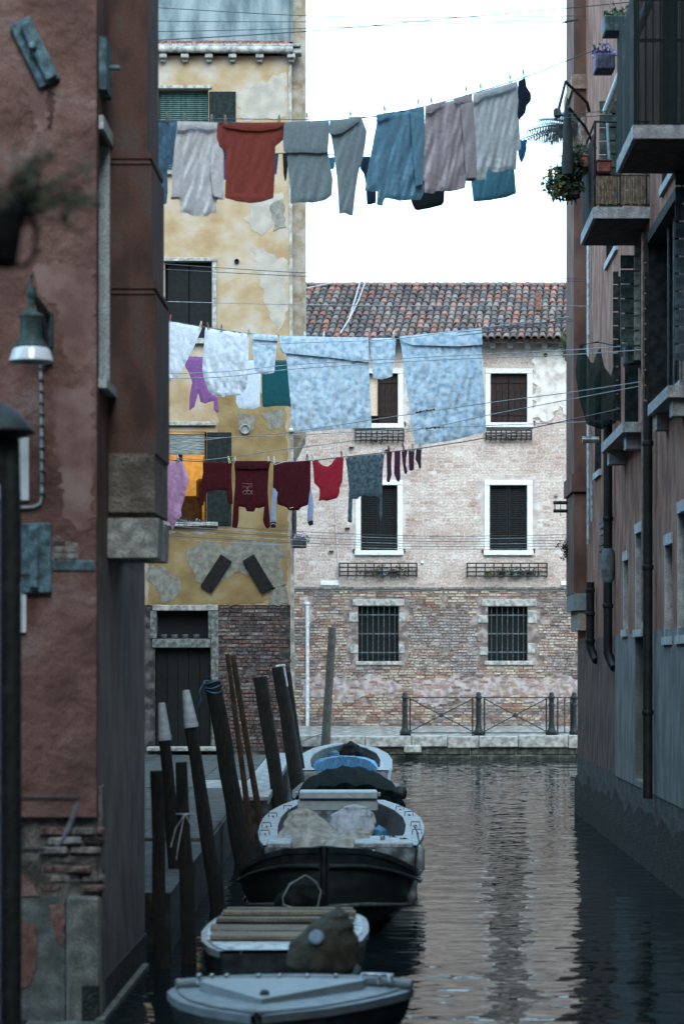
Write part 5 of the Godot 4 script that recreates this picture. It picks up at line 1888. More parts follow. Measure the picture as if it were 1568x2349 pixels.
# q: [name, label, category, group, material, outline, [overlays]]
func hang(called: String, label: String, category: String, group: String, m: Material, pts: Array, d0: float, slope: float, o := {}) -> Node3D:
	var poly := V(pts)
	var top: Vector2 = poly[0]
	for p in poly:
		if p.y < top.y: top = p
	var T := thing(called, label, category, P(top.x, top.y, d0 + slope * (top.x - 784.0)), group)
	var sd: int = (called.hash() + int(pts[0]) * 7) % 1000
	var cell: float = o.get("cell", 4.0)
	part(T, o.get("main", "cloth"), garment_mesh(poly, d0, slope, cell, o.get("thick", 0.012), o.get("amp", 0.035), sd), m)
	var k := 0
	for ov in o.get("over", []):
		var om: Material = ov[2] if ov.size() > 2 else m
		part(T, ov[0], garment_mesh(V(ov[1]), d0, slope, cell, 0.008, o.get("amp", 0.035) * 0.4, sd + 7 + k, 0.04 + o.get("amp", 0.035) * 0.5), om)
		k += 1
	return T

func cord(called: String, label: String, pts: Array, d0: float, slope: float, r: float, m: Material, group := "washing lines and wires over the canal") -> void:
	# smooth curve through surveyed points
	var cv := Curve3D.new()
	for i in pts.size():
		var p: Vector3 = P(pts[i][0], pts[i][1], d0 + slope * (pts[i][0] - 784.0))
		var a: Vector3 = P(pts[maxi(i - 1, 0)][0], pts[maxi(i - 1, 0)][1], d0 + slope * (pts[maxi(i - 1, 0)][0] - 784.0))
		var b: Vector3 = P(pts[mini(i + 1, pts.size() - 1)][0], pts[mini(i + 1, pts.size() - 1)][1], d0 + slope * (pts[mini(i + 1, pts.size() - 1)][0] - 784.0))
		var t := (b - a) * 0.16
		cv.add_point(p, -t, t)
	var n := pts.size() * 8
	var tp := []
	for i in n + 1:
		tp.append(cv.sample_baked(cv.get_baked_length() * i / n, true))
	var w := MB.new()
	w.tube(tp, r * 1.45, 6)
	solo(called, w, m, label, "line" if called == "washing_line" else "wire", group, tp[0])

var peg_mesh: ArrayMesh
func peg(px: float, py: float, d: float, h: String, label: String, group: String, sc := 1.0) -> void:
	if peg_mesh == null:
		var w := MB.new()
		for s in [-1.0, 1.0]:
			w.obox(Transform3D(Basis(Vector3(0, 0, 1), s * 0.07), Vector3(s * 0.006, 0.012, 0)), Vector3(0.009, 0.085, 0.012), 0.002)
		w.tube([Vector3(-0.012, 0.022, 0), Vector3(0.012, 0.022, 0)], 0.005, 6)
		peg_mesh = w.mesh()
	var o := part(self, "clothes_peg", peg_mesh, plain("peg " + h, h, 0.8), Transform3D(Basis(Vector3(0, 0, 1), rng.randf_range(-0.25, 0.25)).scaled(Vector3.ONE * sc * 1.15), P(px, py, d) + Vector3(0, 0.0, 0.01)))
	tag(o, label, "clothes peg", group)

const ORD := ["first", "second", "third", "fourth", "fifth", "sixth", "seventh", "eighth", "ninth", "tenth", "eleventh", "twelfth", "thirteenth", "fourteenth", "fifteenth"]
func make_lines() -> void:
	var pn := 0
	var wire := plain("line grey", "3f4c54", 0.6)
	var wire2 := plain("line pale", "9aa7ad", 0.6)
	# ---- upper washing line
	var d0 := 18.6
	var sl := 0.005
	cord("washing_line", "upper washing line holding shirts, running up to the awning frame", [[120, 268], [365, 278], [500, 284], [640, 283], [705, 279], [835, 270], [960, 247], [1085, 214], [1200, 178], [1285, 145], [1365, 114]], d0, sl, 0.0045, wire)
	var g := "clothes on the upper washing line"
	hang("jeans", "blue denim jeans at the red chimney end of the upper line", "jeans", g, clothmat("denim", "6186a0", "44687f"), [352, 281, 405, 280, 402, 318, 396, 370, 393, 382, 388, 372, 384, 388, 385, 440, 382, 468, 352, 470], d0, sl, {"amp": 0.03})
	hang("white_shirt", "crumpled white shirt next to the denim on the upper line", "shirt", g, clothmat("white cotton", "f3f7fc"), [408, 282, 501, 285, 499, 296, 506, 330, 513, 352, 513, 462, 505, 456, 497, 459, 496, 491, 486, 488, 473, 497, 440, 495, 428, 488, 414, 488, 413, 458, 392, 457, 396, 420, 394, 395, 400, 340, 404, 310], d0, sl, {"amp": 0.06, "over": [["folded_tail", [408, 282, 501, 285, 497, 299, 476, 302, 458, 296, 440, 297, 422, 304, 408, 302]], ["sleeve", [404, 330, 420, 350, 424, 400, 416, 456, 394, 455, 398, 400]], ["sleeve", [486, 330, 508, 345, 513, 400, 512, 460, 490, 452, 484, 400]]]})
	hang("tee_shirt", "rust red tee shirt pegged by its hem on the upper line", "tee shirt", g, clothmat("rust cotton", "9c4f48"), [499, 286, 659, 284, 651, 297, 649, 321, 631, 336, 631, 345, 630, 400, 627, 454, 600, 463, 575, 466, 545, 462, 516, 454, 518, 400, 519, 342, 504, 350, 493, 335, 497, 300], d0, sl, {"amp": 0.022, "thick": 0.016, "over": [["folded_collar", [503, 285, 658, 283, 640, 297, 600, 303, 560, 302, 520, 295]], ["hem", [516, 450, 540, 446, 575, 445, 605, 446, 627, 450, 627, 455, 600, 464, 575, 467, 545, 463, 516, 455]]]})
	hang("marl_shirt", "grey marl top folded double over the upper line beside the rust tee shirt", "top", g, clothmat("grey marl", "8fa5b0"), [652, 284, 752, 280, 754, 292, 752, 350, 758, 382, 763, 410, 761, 448, 745, 460, 715, 466, 690, 464, 666, 467, 666, 430, 660, 380, 657, 352, 650, 345], d0, sl, {"amp": 0.025, "over": [["folded_half", [652, 283, 754, 279, 756, 295, 752, 352, 728, 354, 700, 352, 652, 353, 649, 330]]]})
	hang("trousers", "grey marl trousers hanging from the upper line with one long leg", "trousers", g, clothmat("grey marl", ""), [757, 280, 829, 270, 836, 288, 841, 300, 838, 330, 833, 358, 822, 395, 815, 440, 809, 496, 800, 494, 790, 489, 777, 491, 775, 450, 772, 406, 765, 350, 759, 312, 755, 305], d0, sl, {"amp": 0.035, "over": [["folded_waist", [756, 280, 829, 270, 822, 282, 800, 298, 782, 309, 765, 312, 755, 306]]]})
	hang("blue_shirt", "blue chambray shirt hanging upside down on the upper line", "shirt", g, clothmat("chambray", "6a9bb8"), [863, 266, 973, 248, 973, 310, 969, 370, 967, 416, 973, 426, 970, 445, 964, 458, 940, 459, 916, 461, 884, 454, 879, 462, 877, 474, 863, 470, 865, 438, 850, 440, 836, 438, 841, 400, 849, 358, 858, 310, 863, 285], d0, sl, {"amp": 0.06, "over": [["folded_hem", [863, 266, 973, 248, 966, 264, 950, 262, 935, 257, 910, 259, 890, 272, 868, 282]], ["sleeve", [940, 262, 972, 258, 973, 310, 970, 370, 968, 425, 952, 430, 945, 350]]]})
	hang("mauve_shirt", "dusty mauve shirt between the blue and the pale shirt", "shirt", g, clothmat("mauve cotton", "b7b2be"), [975, 246, 1082, 219, 1085, 246, 1087, 294, 1092, 374, 1091, 400, 1089, 416, 1068, 416, 1066, 432, 1045, 437, 1025, 440, 999, 437, 994, 445, 973, 442, 973, 416, 967, 413, 970, 360, 972, 310], d0, sl, {"amp": 0.06, "over": [["folded_hem", [975, 246, 1082, 219, 1078, 241, 1055, 238, 1030, 231, 1005, 248, 986, 264, 977, 262]], ["sleeve", [1055, 244, 1083, 236, 1090, 330, 1091, 410, 1068, 412, 1062, 340]]]})
	hang("pale_shirt", "pale aqua white shirt at the high end of the upper line", "shirt", g, clothmat("aqua cotton", "cfe0ea"), [1084, 219, 1186, 189, 1188, 215, 1189, 246, 1191, 300, 1194, 342, 1185, 346, 1183, 389, 1162, 389, 1150, 394, 1133, 395, 1117, 390, 1115, 402, 1114, 413, 1092, 413, 1093, 395, 1092, 374, 1088, 330, 1085, 294], d0, sl, {"amp": 0.05, "over": [["folded_hem", [1084, 219, 1186, 189, 1180, 203, 1150, 215, 1125, 220, 1105, 226, 1092, 240, 1086, 236]]]})
	hang("navy_shorts", "small navy garment at the very end of the upper line", "shorts", g, clothmat("navy cotton", "1f3247"), [1188, 186, 1204, 178, 1207, 199, 1217, 215, 1217, 231, 1207, 243, 1204, 259, 1191, 274, 1183, 269, 1185, 231], d0, sl, {"amp": 0.03, "cell": 3.0})
	for p in [[386, 273, 0], [426, 275, 0], [486, 278, 0], [517, 280, 0], [640, 278, 0], [705, 273, 0], [803, 268, 0], [882, 256, 0], [958, 240, 0], [990, 237, 0], [1067, 211, 0], [1102, 204, 1], [1169, 184, 0], [1200, 172, 0]]:
		peg(p[0], p[1], d0 + sl * (p[0] - 784.0) - 0.02, "8fa7b0" if p[2] else "a39c8f", (ORD[pn] + " peg from the red house, wooden, on the upper washing line") if not p[2] else "pale blue peg at the top of the pale aqua shirt", "pegs on the upper washing line")
		pn += 1
	# second line behind the first
	var d1 := 19.6
	cord("washing_line", "washing line just behind the upper one with dark smalls", [[120, 392], [365, 376], [640, 352], [840, 360], [1000, 372], [1100, 350], [1195, 320], [1330, 268]], d1, sl, 0.004, wire)
	g = "clothes on the line behind"
	hang("pink_sock", "pink and dark scrap showing between white shirt and rust tee shirt", "sock", g, clothmat("pink scrap", "8d5a80"), [511, 362, 521, 362, 522, 412, 512, 412], d1, sl, {"cell": 3.0, "amp": 0.01})
	hang("blue_sock", "slim blue sock beside the rust tee shirt", "sock", g, clothmat("royal cotton", "2f5a86"), [629, 352, 639, 352, 637, 372, 634, 400, 629, 399], d1, sl, {"cell": 3.0, "amp": 0.01})
	hang("black_sock", "pointed black sock between rust tee shirt and grey top", "sock", g, clothmat("black cotton", "23292d"), [648, 352, 659, 352, 660, 380, 657, 408, 654, 420, 650, 398], d1, sl, {"cell": 3.0, "amp": 0.01})
	hang("teal_cloth", "scrap of teal cloth between grey top and trousers", "cloth", g, clothmat("teal cotton", "3f7a95"), [754, 361, 768, 360, 767, 384, 762, 390, 756, 384], d1, sl, {"cell": 3.0, "amp": 0.01})
	hang("navy_leggings", "navy leggings showing behind the blue shirt", "leggings", g, clothmat("navy cotton", ""), [826, 361, 862, 361, 862, 420, 862, 466, 853, 468, 850, 470, 841, 469, 838, 420, 834, 398, 826, 388], d1, sl, {"cell": 3.5, "amp": 0.02})
	hang("black_towel", "black square cloth below the hems of the blue and mauve shirts", "cloth", g, clothmat("black cotton", ""), [936, 371, 1018, 371, 1019, 440, 1018, 464, 1012, 471, 985, 478, 957, 483, 950, 480, 943, 465], d1, sl, {"amp": 0.015})
	hang("teal_towel", "teal towel hanging below the pale shirt", "towel", g, clothmat("teal towel", "5a9ab4"), [1074, 356, 1172, 328, 1178, 380, 1183, 444, 1160, 453, 1120, 460, 1085, 463, 1080, 420], d1, sl, {"amp": 0.025})
	hang("blue_briefs", "bright blue scrap of cloth past the pale shirt", "briefs", g, clothmat("royal bright", "2c6f9f"), [1189, 322, 1206, 321, 1207, 340, 1203, 358, 1195, 377, 1189, 360, 1186, 340], d1, sl, {"cell": 3.0, "amp": 0.01})
	# ---- middle washing line with bed linen
	d0 = 31.0
	sl = -0.003
	cord("washing_line", "middle washing line with bed linen, sagging across the canal", [[300, 712], [385, 735], [462, 749], [560, 764], [640, 770], [760, 774], [845, 774], [910, 771], [1010, 764], [1103, 754], [1225, 742], [1340, 728]], d0, sl, 0.006, wire)
	g = "bed linen on the middle washing line"
	var wl := clothmat("white linen", "c3d0de")
	var fl := clothmat("flowered linen", "b2c3cf", "7d9bb2")
	mats["flowered linen"].uv1_scale = Vector3(0.6, 0.6, 0.6)
	hang("white_sheet", "white cloth hanging in a slanted corner at the left end of the middle line", "sheet", g, wl, [360, 728, 385, 735, 464, 751, 448, 790, 432, 821, 413, 858, 404, 869, 386, 876, 360, 880], d0, sl, {"amp": 0.06})
	hang("white_sheet", "white sheet gathered into a rounded fold beside the slanted white cloth", "sheet", g, wl, [471, 751, 520, 759, 571, 765, 570, 810, 569, 861, 564, 890, 555, 904, 544, 908, 528, 906, 511, 911, 495, 908, 480, 900, 469, 872, 464, 849, 467, 800], d0, sl, {"amp": 0.10, "thick": 0.02})
	hang("pillowcase", "small flowered pillowcase left of the first flowered sheet", "pillowcase", g, fl, [577, 767, 639, 770, 635, 790, 632, 820, 629, 855, 609, 859, 592, 856, 585, 852, 581, 820, 578, 790], d0, sl, {"amp": 0.05, "over": [["folded_top", [577, 767, 639, 770, 637, 783, 605, 782, 577, 779]]]})
	hang("flowered_sheet", "large pale blue flowered sheet with a deep folded top", "sheet", g, fl, [641, 771, 745, 774, 845, 775, 846, 850, 849, 915, 852, 981, 800, 983, 750, 987, 672, 992, 668, 940, 664, 900, 656, 812, 643, 808], d0, sl, {"amp": 0.07, "cell": 5.0, "over": [["folded_top", [641, 771, 745, 774, 845, 775, 846, 833, 800, 827, 753, 821, 690, 815, 652, 811, 644, 800]]]})
	hang("pillowcase", "flowered pillowcase between the two large flowered sheets", "pillowcase", g, fl, [847, 775, 908, 775, 905, 815, 899, 863, 877, 871, 855, 867, 849, 815], d0, sl, {"amp": 0.05})
	hang("flowered_sheet", "large pale blue flowered sheet hanging aslant in front of the brick house", "sheet", g, fl, [915, 773, 1010, 764, 1103, 753, 1105, 835, 1110, 910, 1115, 991, 1033, 1011, 953, 1023, 945, 995, 935, 910, 925, 835, 919, 791], d0, sl, {"amp": 0.08, "cell": 5.0, "over": [["folded_top", [915, 773, 1010, 764, 1103, 753, 1105, 792, 1050, 796, 985, 794, 945, 793, 920, 784]]]})
	pn = 0
	for p in [[390, 732, "8a4a44"], [460, 747, "c9c4a8"], [478, 750, "8a4a44"], [508, 755, "50648a"], [556, 763, "c4bea9"], [570, 765, "a3a06a"], [637, 769, "b98f8f"], [700, 771, "d5d9d6"], [742, 771, "d5d9d6"], [832, 772, "50648a"], [848, 772, "9a6a60"], [902, 769, "d5d9d6"], [912, 768, "39464d"], [1008, 761, "a9a05a"], [1095, 752, "39464d"]]:
		peg(p[0], p[1], d0 + sl * (p[0] - 784.0) - 0.02, p[2], {"8a4a44": "red", "c9c4a8": "cream", "50648a": "blue", "c4bea9": "cream", "a3a06a": "olive", "b98f8f": "rose", "d5d9d6": "white", "9a6a60": "red", "39464d": "dark", "a9a05a": "yellow"}[p[2]] + " peg on the bed linen, " + ORD[pn] + " from the red house", "pegs on the middle washing line", 1.3)
		pn += 1
	# line behind with small things
	d1 = 33.5
	cord("washing_line", "line behind the bed linen carrying a purple baby suit and green cloth", [[300, 815], [429, 818], [560, 826], [660, 826], [760, 820]], d1, sl, 0.005, wire)
	g = "clothes behind the bed linen"
	hang("baby_suit", "purple and pink baby suit hanging between the two white sheets", "baby suit", g, clothmat("purple knit", "6b4a80", "8d5a8a"), [429, 819, 466, 820, 470, 845, 468, 866, 477, 894, 488, 905, 499, 911, 502, 945, 498, 948, 490, 939, 491, 919, 480, 922, 471, 926, 460, 922, 455, 900, 450, 918, 446, 933, 434, 942, 435, 911, 441, 875, 431, 850, 426, 845, 424, 832], d1, sl, {"cell": 3.0, "amp": 0.03})
	hang("white_cloth", "plain white cloth showing low behind the pillowcase", "cloth", g, wl, [548, 826, 597, 826, 597, 861, 596, 933, 578, 939, 547, 936, 541, 922, 543, 880], d1, sl, {"amp": 0.03})
	hang("green_cloth", "dark bottle-green cloth beside the first flowered sheet", "cloth", g, clothmat("bottle green", "17494f"), [601, 828, 672, 828, 672, 880, 674, 934, 667, 934, 659, 931, 635, 931, 609, 934, 602, 933, 600, 880], d1, sl, {"amp": 0.02})
	# ---- lower washing line with jumpers
	d0 = 26.6
	sl = -0.0065
	cord("washing_line", "lower washing line with maroon jumpers and socks rising to the terracotta house", [[300, 1050], [385, 1055], [470, 1059], [560, 1061], [640, 1061], [720, 1056], [790, 1048], [880, 1038], [966, 1028], [1120, 1003], [1320, 960], [1420, 938]], d0, sl, 0.005, wire)
	g = "clothes on the lower washing line"
	var mar := clothmat("maroon knit", "4a1820")
	hang("pink_blouse", "crumpled pink top in front of the lit window", "top", g, clothmat("pink cotton", "b58fb6"), [366, 1060, 386, 1062, 409, 1054, 419, 1060, 428, 1082, 434, 1102, 428, 1122, 424, 1138, 415, 1170, 417, 1184, 406, 1192, 401, 1204, 396, 1216, 388, 1198, 366, 1180], d0, sl, {"amp": 0.08, "thick": 0.02})
	hang("jumper", "plain dark maroon jumper half covering the lit window", "jumper", g, mar, [465, 1057, 533, 1058, 530, 1090, 533, 1125, 534, 1156, 526, 1157, 522, 1152, 520, 1126, 500, 1124, 475, 1128, 470, 1145, 466, 1161, 456, 1155, 461, 1120, 463, 1100, 466, 1085], d0, sl, {"cell": 3.0, "amp": 0.03, "thick": 0.015})
	var ju := hang("jumper", "maroon jumper with outlined letters hanging upside down", "jumper", g, mar, [537, 1059, 621, 1059, 616, 1078, 614, 1130, 617, 1170, 620, 1208, 612, 1214, 606, 1204, 603, 1194, 606, 1162, 595, 1166, 586, 1165, 583, 1174, 566, 1173, 562, 1164, 548, 1162, 547, 1198, 543, 1212, 532, 1210, 534, 1180, 536, 1154, 540, 1098], d0, sl, {"cell": 3.0, "amp": 0.02, "thick": 0.015, "over": [["folded_band", [537, 1058, 621, 1058, 617, 1075, 578, 1077, 540, 1075]]]})
	# printed letters, thin raised outline
	var dj := d0 + sl * (576.0 - 784.0)
	var w := MB.new()
	for L in [[562.0, 0], [571.5, 1], [581.0, 1], [590.5, 2]]:
		for rad in [4.4]:
			var pts := []
			for k in 15:
				var a := TAU * k / 14.0
				pts.append(P(L[0] + cos(a) * rad, 1130 + sin(a) * rad, dj) + Vector3(0, 0, 0.047))
			w.tube(pts, 0.0024, 5, false)
	for q in [[566.2, 1119, 566.2, 1131], [569, 1119, 569, 1127], [566.2, 1119, 569, 1119], [556, 1110, 599, 1111], [556, 1117, 598, 1118]]:
		w.tube([P(q[0], q[1], dj) + Vector3(0, 0, 0.047), P(q[2], q[3], dj) + Vector3(0, 0, 0.047)], 0.002, 5)
	for k in 7:
		w.tube([P(570 + k * 4.0, 1113, dj) + Vector3(0, 0, 0.047), P(572 + k * 4.0, 1115, dj) + Vector3(0, 0, 0.047)], 0.002, 5)
	part(ju, "lettering", w, plain("letter pink", "b8949c", 0.8))
	var sv := clothmat("pale blue sleeve", "9fb0cf")
	var J2 := hang("jumper", "maroon varsity jumper with pale blue sleeves hanging upside down", "jumper", g, mar, [627, 1061, 712, 1057, 712, 1115, 709, 1140, 706, 1158, 690, 1164, 685, 1171, 662, 1171, 658, 1164, 636, 1157, 635, 1142, 637, 1129, 626, 1118], d0, sl, {"cell": 3.0, "amp": 0.02, "thick": 0.015})
	for q in [["sleeve", [626, 1117, 634, 1120, 638, 1130, 635, 1142, 632, 1155, 633, 1197, 620, 1197, 622, 1155], sv], ["sleeve", [711, 1113, 717, 1141, 719, 1160, 717, 1193, 705, 1197, 704, 1187, 707, 1146, 707, 1128], sv], ["cuff", [621, 1197, 633, 1197, 632, 1211, 621, 1211], clothmat("black cotton", "")], ["cuff", [705, 1197, 717, 1193, 719, 1203, 709, 1207], clothmat("black cotton", "")]]:
		part(J2, q[0], garment_mesh(V(q[1]), d0, sl, 2.5, 0.012, 0.01, 3, -0.005), q[2])
	var tr := MB.new()
	var dq := d0 + sl * (670.0 - 784.0)
	var tpts := []
	for k in 9:
		tpts.append(P(629 + k * 10.0, 1068 - 10.0 * sin(PI * k / 8.0) + 0.3 * k - 1.0, dq) + Vector3(0, 0, 0.03))
	tr.tube(tpts, 0.005, 5)
	tr.tube([P(664, 1166, dq) + Vector3(0, 0, 0.03), P(673, 1164, dq) + Vector3(0, 0, 0.03), P(684, 1166, dq) + Vector3(0, 0, 0.03)], 0.005, 5)
	for c in [[622, 1203, 627, 1201, 632, 1203], [707, 1201, 712, 1199, 718, 1198]]:
		tr.tube([P(c[0], c[1], dq) + Vector3(0, 0, 0.02), P(c[2], c[3], dq) + Vector3(0, 0, 0.02), P(c[4], c[5], dq) + Vector3(0, 0, 0.02)], 0.004, 5)
	part(J2, "piping", tr, plain("piping white", "c9ccd6", 0.8))
	hang("red_vest", "bright red vest with cut-away armholes on the lower line", "vest", g, clothmat("crimson knit", "a02537"), [716, 1057, 728, 1055, 733, 1062, 741, 1068, 752, 1070, 760, 1064, 765, 1056, 770, 1051, 788, 1050, 786, 1080, 785, 1104, 779, 1118, 778, 1132, 772, 1143, 749, 1149, 740, 1147, 730, 1150, 733, 1135, 733, 1122, 728, 1115, 720, 1108, 719, 1085], d0, sl, {"cell": 3.0, "amp": 0.02, "thick": 0.014})
	hang("grey_jumper", "mottled dark grey-blue jumper with one long sleeve dangling", "jumper", g, clothmat("slate mottle", "56676f", "353f46"), [792, 1049, 881, 1040, 879, 1060, 877, 1083, 876, 1139, 876, 1180, 872, 1198, 869, 1180, 870, 1142, 858, 1137, 848, 1139, 835, 1136, 825, 1139, 819, 1145, 808, 1144, 807, 1175, 807, 1200, 797, 1197, 798, 1170, 800, 1120, 796, 1075], d0, sl, {"cell": 3.0, "amp": 0.025, "thick": 0.014})
	var sock := clothmat("plum knit", "4a2740")
	var i := 0
	for s in [[886, 1039, 899, 1036, 897, 1060, 897, 1075, 898, 1088, 893, 1106, 889, 1107, 886, 1103, 887, 1088], [904, 1037, 918, 1034, 917, 1075, 918, 1098, 914, 1106, 909, 1102, 903, 1086, 904, 1060], [920, 1036, 934, 1033, 931, 1050, 930, 1065, 934, 1082, 931, 1088, 927, 1086, 924, 1070], [936, 1034, 950, 1031, 949, 1055, 949, 1076, 944, 1080, 938, 1079, 937, 1065], [954, 1031, 966, 1028, 965, 1055, 965, 1074, 961, 1076, 957, 1062, 952, 1054]]:
		hang("sock", ["first long plum sock, next to the grey-blue jumper", "second long plum sock from the grey-blue jumper", "third sock from the jumper, plum with a heel bump", "fourth sock from the jumper, short and plum", "last sock on the lower line, short and dark"][i], "sock", g, sock if i < 4 else clothmat("dark sock", "3b3038"), s, d0, sl, {"cell": 2.5, "amp": 0.01, "thick": 0.01})
		i += 1
	pn = 0
	for p in [[409, 1053, "b9a9c4"], [468, 1057, "7a4046"], [526, 1057, "c9cf9f"], [540, 1057, "c2c8b9"], [617, 1058, "c9cdc8"], [629, 1058, "c9cdc8"], [704, 1053, "5a4a4a"], [717, 1052, "cfd3d0"], [783, 1046, "8a5048"], [793, 1046, "c9cdc8"], [879, 1037, "dfe3e2"], [891, 1034, "6d3a3a"], [925, 1029, "6d3a3a"], [945, 1030, "9aa0a0"], [962, 1026, "a9aeb0"]]:
		peg(p[0], p[1], d0 + sl * (p[0] - 784.0) - 0.02, p[2], ORD[pn] + " peg from the pink blouse on the lower washing line", "pegs on the lower washing line", 1.15)
		pn += 1
	# ---- other lines and wires
	var n := 0
	for q in [
		[[[200, 102], [366, 92], [700, 72], [1000, 45], [1330, 16], [1568, -8]], 20.0, 0.004, 0.004, "thin dark cable rising across the top of the picture"],
		[[[200, 12], [366, 18], [700, 36], [1000, 40], [1345, 36]], 26.0, 0.001, 0.004, "topmost pale wire across the sky"],
		[[[200, 40], [366, 48], [700, 50], [1000, 49], [1345, 45]], 27.0, 0.001, 0.004, "second pale wire under the sky top"],
		[[[200, 66], [366, 72], [700, 65], [1000, 55], [1320, 48]], 27.0, 0.001, 0.004, "third pale wire ending at a hook"],
		[[[300, 268], [366, 270], [700, 274], [840, 268], [1200, 266], [1400, 254]], 20.6, 0.001, 0.003, "empty line level behind the shirts"],
		[[[300, 272], [366, 276], [700, 284], [860, 276], [1200, 274], [1400, 264]], 20.9, 0.001, 0.003, "second empty line level behind the shirts"],
		[[[300, 600], [382, 606], [700, 626], [1000, 635], [1345, 640]], 28.0, 0.0, 0.004, "wire passing just above the tiled roof"],
		[[[300, 612], [382, 618], [700, 634], [1000, 642], [1345, 645]], 28.3, 0.0, 0.004, "lower wire passing just above the tiled roof"],
		[[[300, 688], [390, 692], [700, 699], [1000, 702], [1345, 702]], 28.0, 0.0, 0.004, "pale wire crossing the middle of the tiles"],
		[[[600, 790], [700, 786], [900, 778], [1100, 752], [1340, 722]], 29.0, 0.0, 0.004, "slack wire crossing the lower tiles"],
		[[[1050, 762], [1200, 748], [1344, 727]], 28.6, 0.0, 0.004, "short wire running to the pulley on the terracotta corner"],
		[[[1050, 770], [1200, 752], [1344, 731]], 28.4, 0.0, 0.004, "second short wire running to the pulley on the terracotta corner"],
		[[[300, 842], [386, 856], [520, 852], [680, 836], [1000, 818], [1320, 802], [1580, 782]], 25.0, -0.004, 0.004, "line crossing in front of the white sheets toward the right edge"],
		[[[300, 858], [386, 868], [520, 864], [680, 846], [1000, 826], [1320, 813], [1580, 793]], 24.7, -0.004, 0.004, "lower line crossing in front of the white sheets toward the right edge"],
		[[[300, 1008], [386, 1006], [530, 1003], [670, 990], [940, 950], [1120, 924], [1320, 898], [1486, 873]], 25.5, -0.005, 0.004, "empty line with a turnbuckle crossing the right flowered sheet"],
		[[[300, 1032], [386, 1020], [530, 1003], [670, 998], [940, 984], [1120, 976], [1390, 966]], 27.5, -0.004, 0.004, "line with a row of beads crossing the foot of the flowered sheets"],
		[[[300, 1062], [386, 1050], [480, 1054], [640, 1032], [800, 1012], [1000, 978], [1120, 952], [1486, 882]], 25.8, -0.005, 0.004, "line rising from the lit window to the terracotta house"]]:
		cord("wire", q[4], q[0], q[1], q[2], q[3], wire2 if n in [8, 9, 12, 13, 14, 15, 16] else wire, "washing lines and wires over the canal")
		n += 1
	for k in 6:
		cord("wire", ["topmost", "second from the top", "third from the top", "fourth from the top", "fifth from the top", "lowest"][k] + " of six parallel wires across the middle brick house windows", [[330, 1196 + k * 8.0], [400, 1200 + k * 7.5], [700, 1220 + k * 6.5], [1000, 1230 + k * 6.0], [1322, 1226 + k * 6.5]], 29.5 + 0.1 * k, 0.0, 0.0035, wire2 if k % 2 else wire, "parallel wires across the brick house")
	# turnbuckles
	for q in [[955, 946, 995, 940, 24.6, "small turnbuckle on the empty line across the flowered sheet"], [968, 983, 1016, 980, 26.6, "row of dark beads on the line at the foot of the flowered sheet"], [1290, 52, 1322, 46, 27.4, "black wire hook at the end of a wire under the sky"]]:
		w = MB.new()
		for k in 6:
			var t := k / 5.0
			w.obox(Transform3D(Basis(), P(lerpf(q[0], q[2], t), lerpf(q[1], q[3], t), q[4])), Vector3(0.028, 0.022 + 0.012 * (k % 2), 0.02), 0.006)
		w.tube([P(q[0], q[1], q[4]), P(q[2], q[3], q[4])], 0.007, 6)
		solo("line_tensioner", w, plain("iron", "23282a"), q[5], "tensioner")
# hull lofted through stations [dd, half beam, gunwale height, centre x]; returns nothing, adds parts to T
func hull(T: Node3D, st: Array, hm: Material, gm: Material, im: Material, gw: float, floor_y: float, sheer := 0.0) -> void:
	var out := []
	var n := st.size()
	for s in st:
		var row := PackedVector3Array()
		var hb: float = s[1]
		var gy: float = s[2]
		for q in [[-1.0, 1.0], [-0.985, 0.8], [-0.95, 0.55], [-0.88, 0.3], [-0.7, 0.05], [-0.35, -0.2], [0.0, -0.3], [0.35, -0.2], [0.7, 0.05], [0.88, 0.3], [0.95, 0.55], [0.985, 0.8], [1.0, 1.0]]:
			row.push_back(Vector3(s[3] + q[0] * hb, gy * q[1] if q[1] > 0.0 else q[1] * 0.5, -s[0] * K))
		out.append(row)
	var w := MB.new()
	w.grid(out)
	for e in [0, n - 1]:
		var row: PackedVector3Array = out[e]
		if st[e][1] > 0.1:
			for k in 6:
				w.quad(row[k], row[k + 1], row[11 - k], row[12 - k])
	part(T, "hull", w, hm)
	# gunwale ring with inner wall
	w = MB.new()
	var inn := MB.new()
	for sd in [-1.0, 1.0]:
		var a := []
		for k in 4:
			a.append(PackedVector3Array())
		var iw := [PackedVector3Array(), PackedVector3Array()]
		for s in st:
			var hb: float = s[1]
			var ib := maxf(hb - gw, hb * 0.05)
			var o := Vector3(s[3], s[2], -s[0] * K)
			a[0].push_back(o + Vector3(sd * (hb + 0.012), -0.03, 0))
			a[1].push_back(o + Vector3(sd * (hb + 0.012), 0.018, 0))
			a[2].push_back(o + Vector3(sd * ib, 0.022, 0))
			a[3].push_back(o + Vector3(sd * ib, -0.05, 0))
			iw[0].push_back(o + Vector3(sd * ib, 0.0, 0))
			iw[1].push_back(Vector3(s[3] + sd * ib * 0.85, floor_y, -s[0] * K))
		for k in 3:
			w.grid([a[k], a[k + 1]])
		inn.grid(iw)
	part(T, "gunwale", w, gm)
	var fl := [PackedVector3Array(), PackedVector3Array()]
	for s in st:
		var ib := maxf(s[1] - gw, s[1] * 0.05)
		fl[0].push_back(Vector3(s[3] - ib * 0.85, floor_y, -s[0] * K))
		fl[1].push_back(Vector3(s[3] + ib * 0.85, floor_y, -s[0] * K))
	inn.grid(fl)
	part(T, "inside", inn, im)
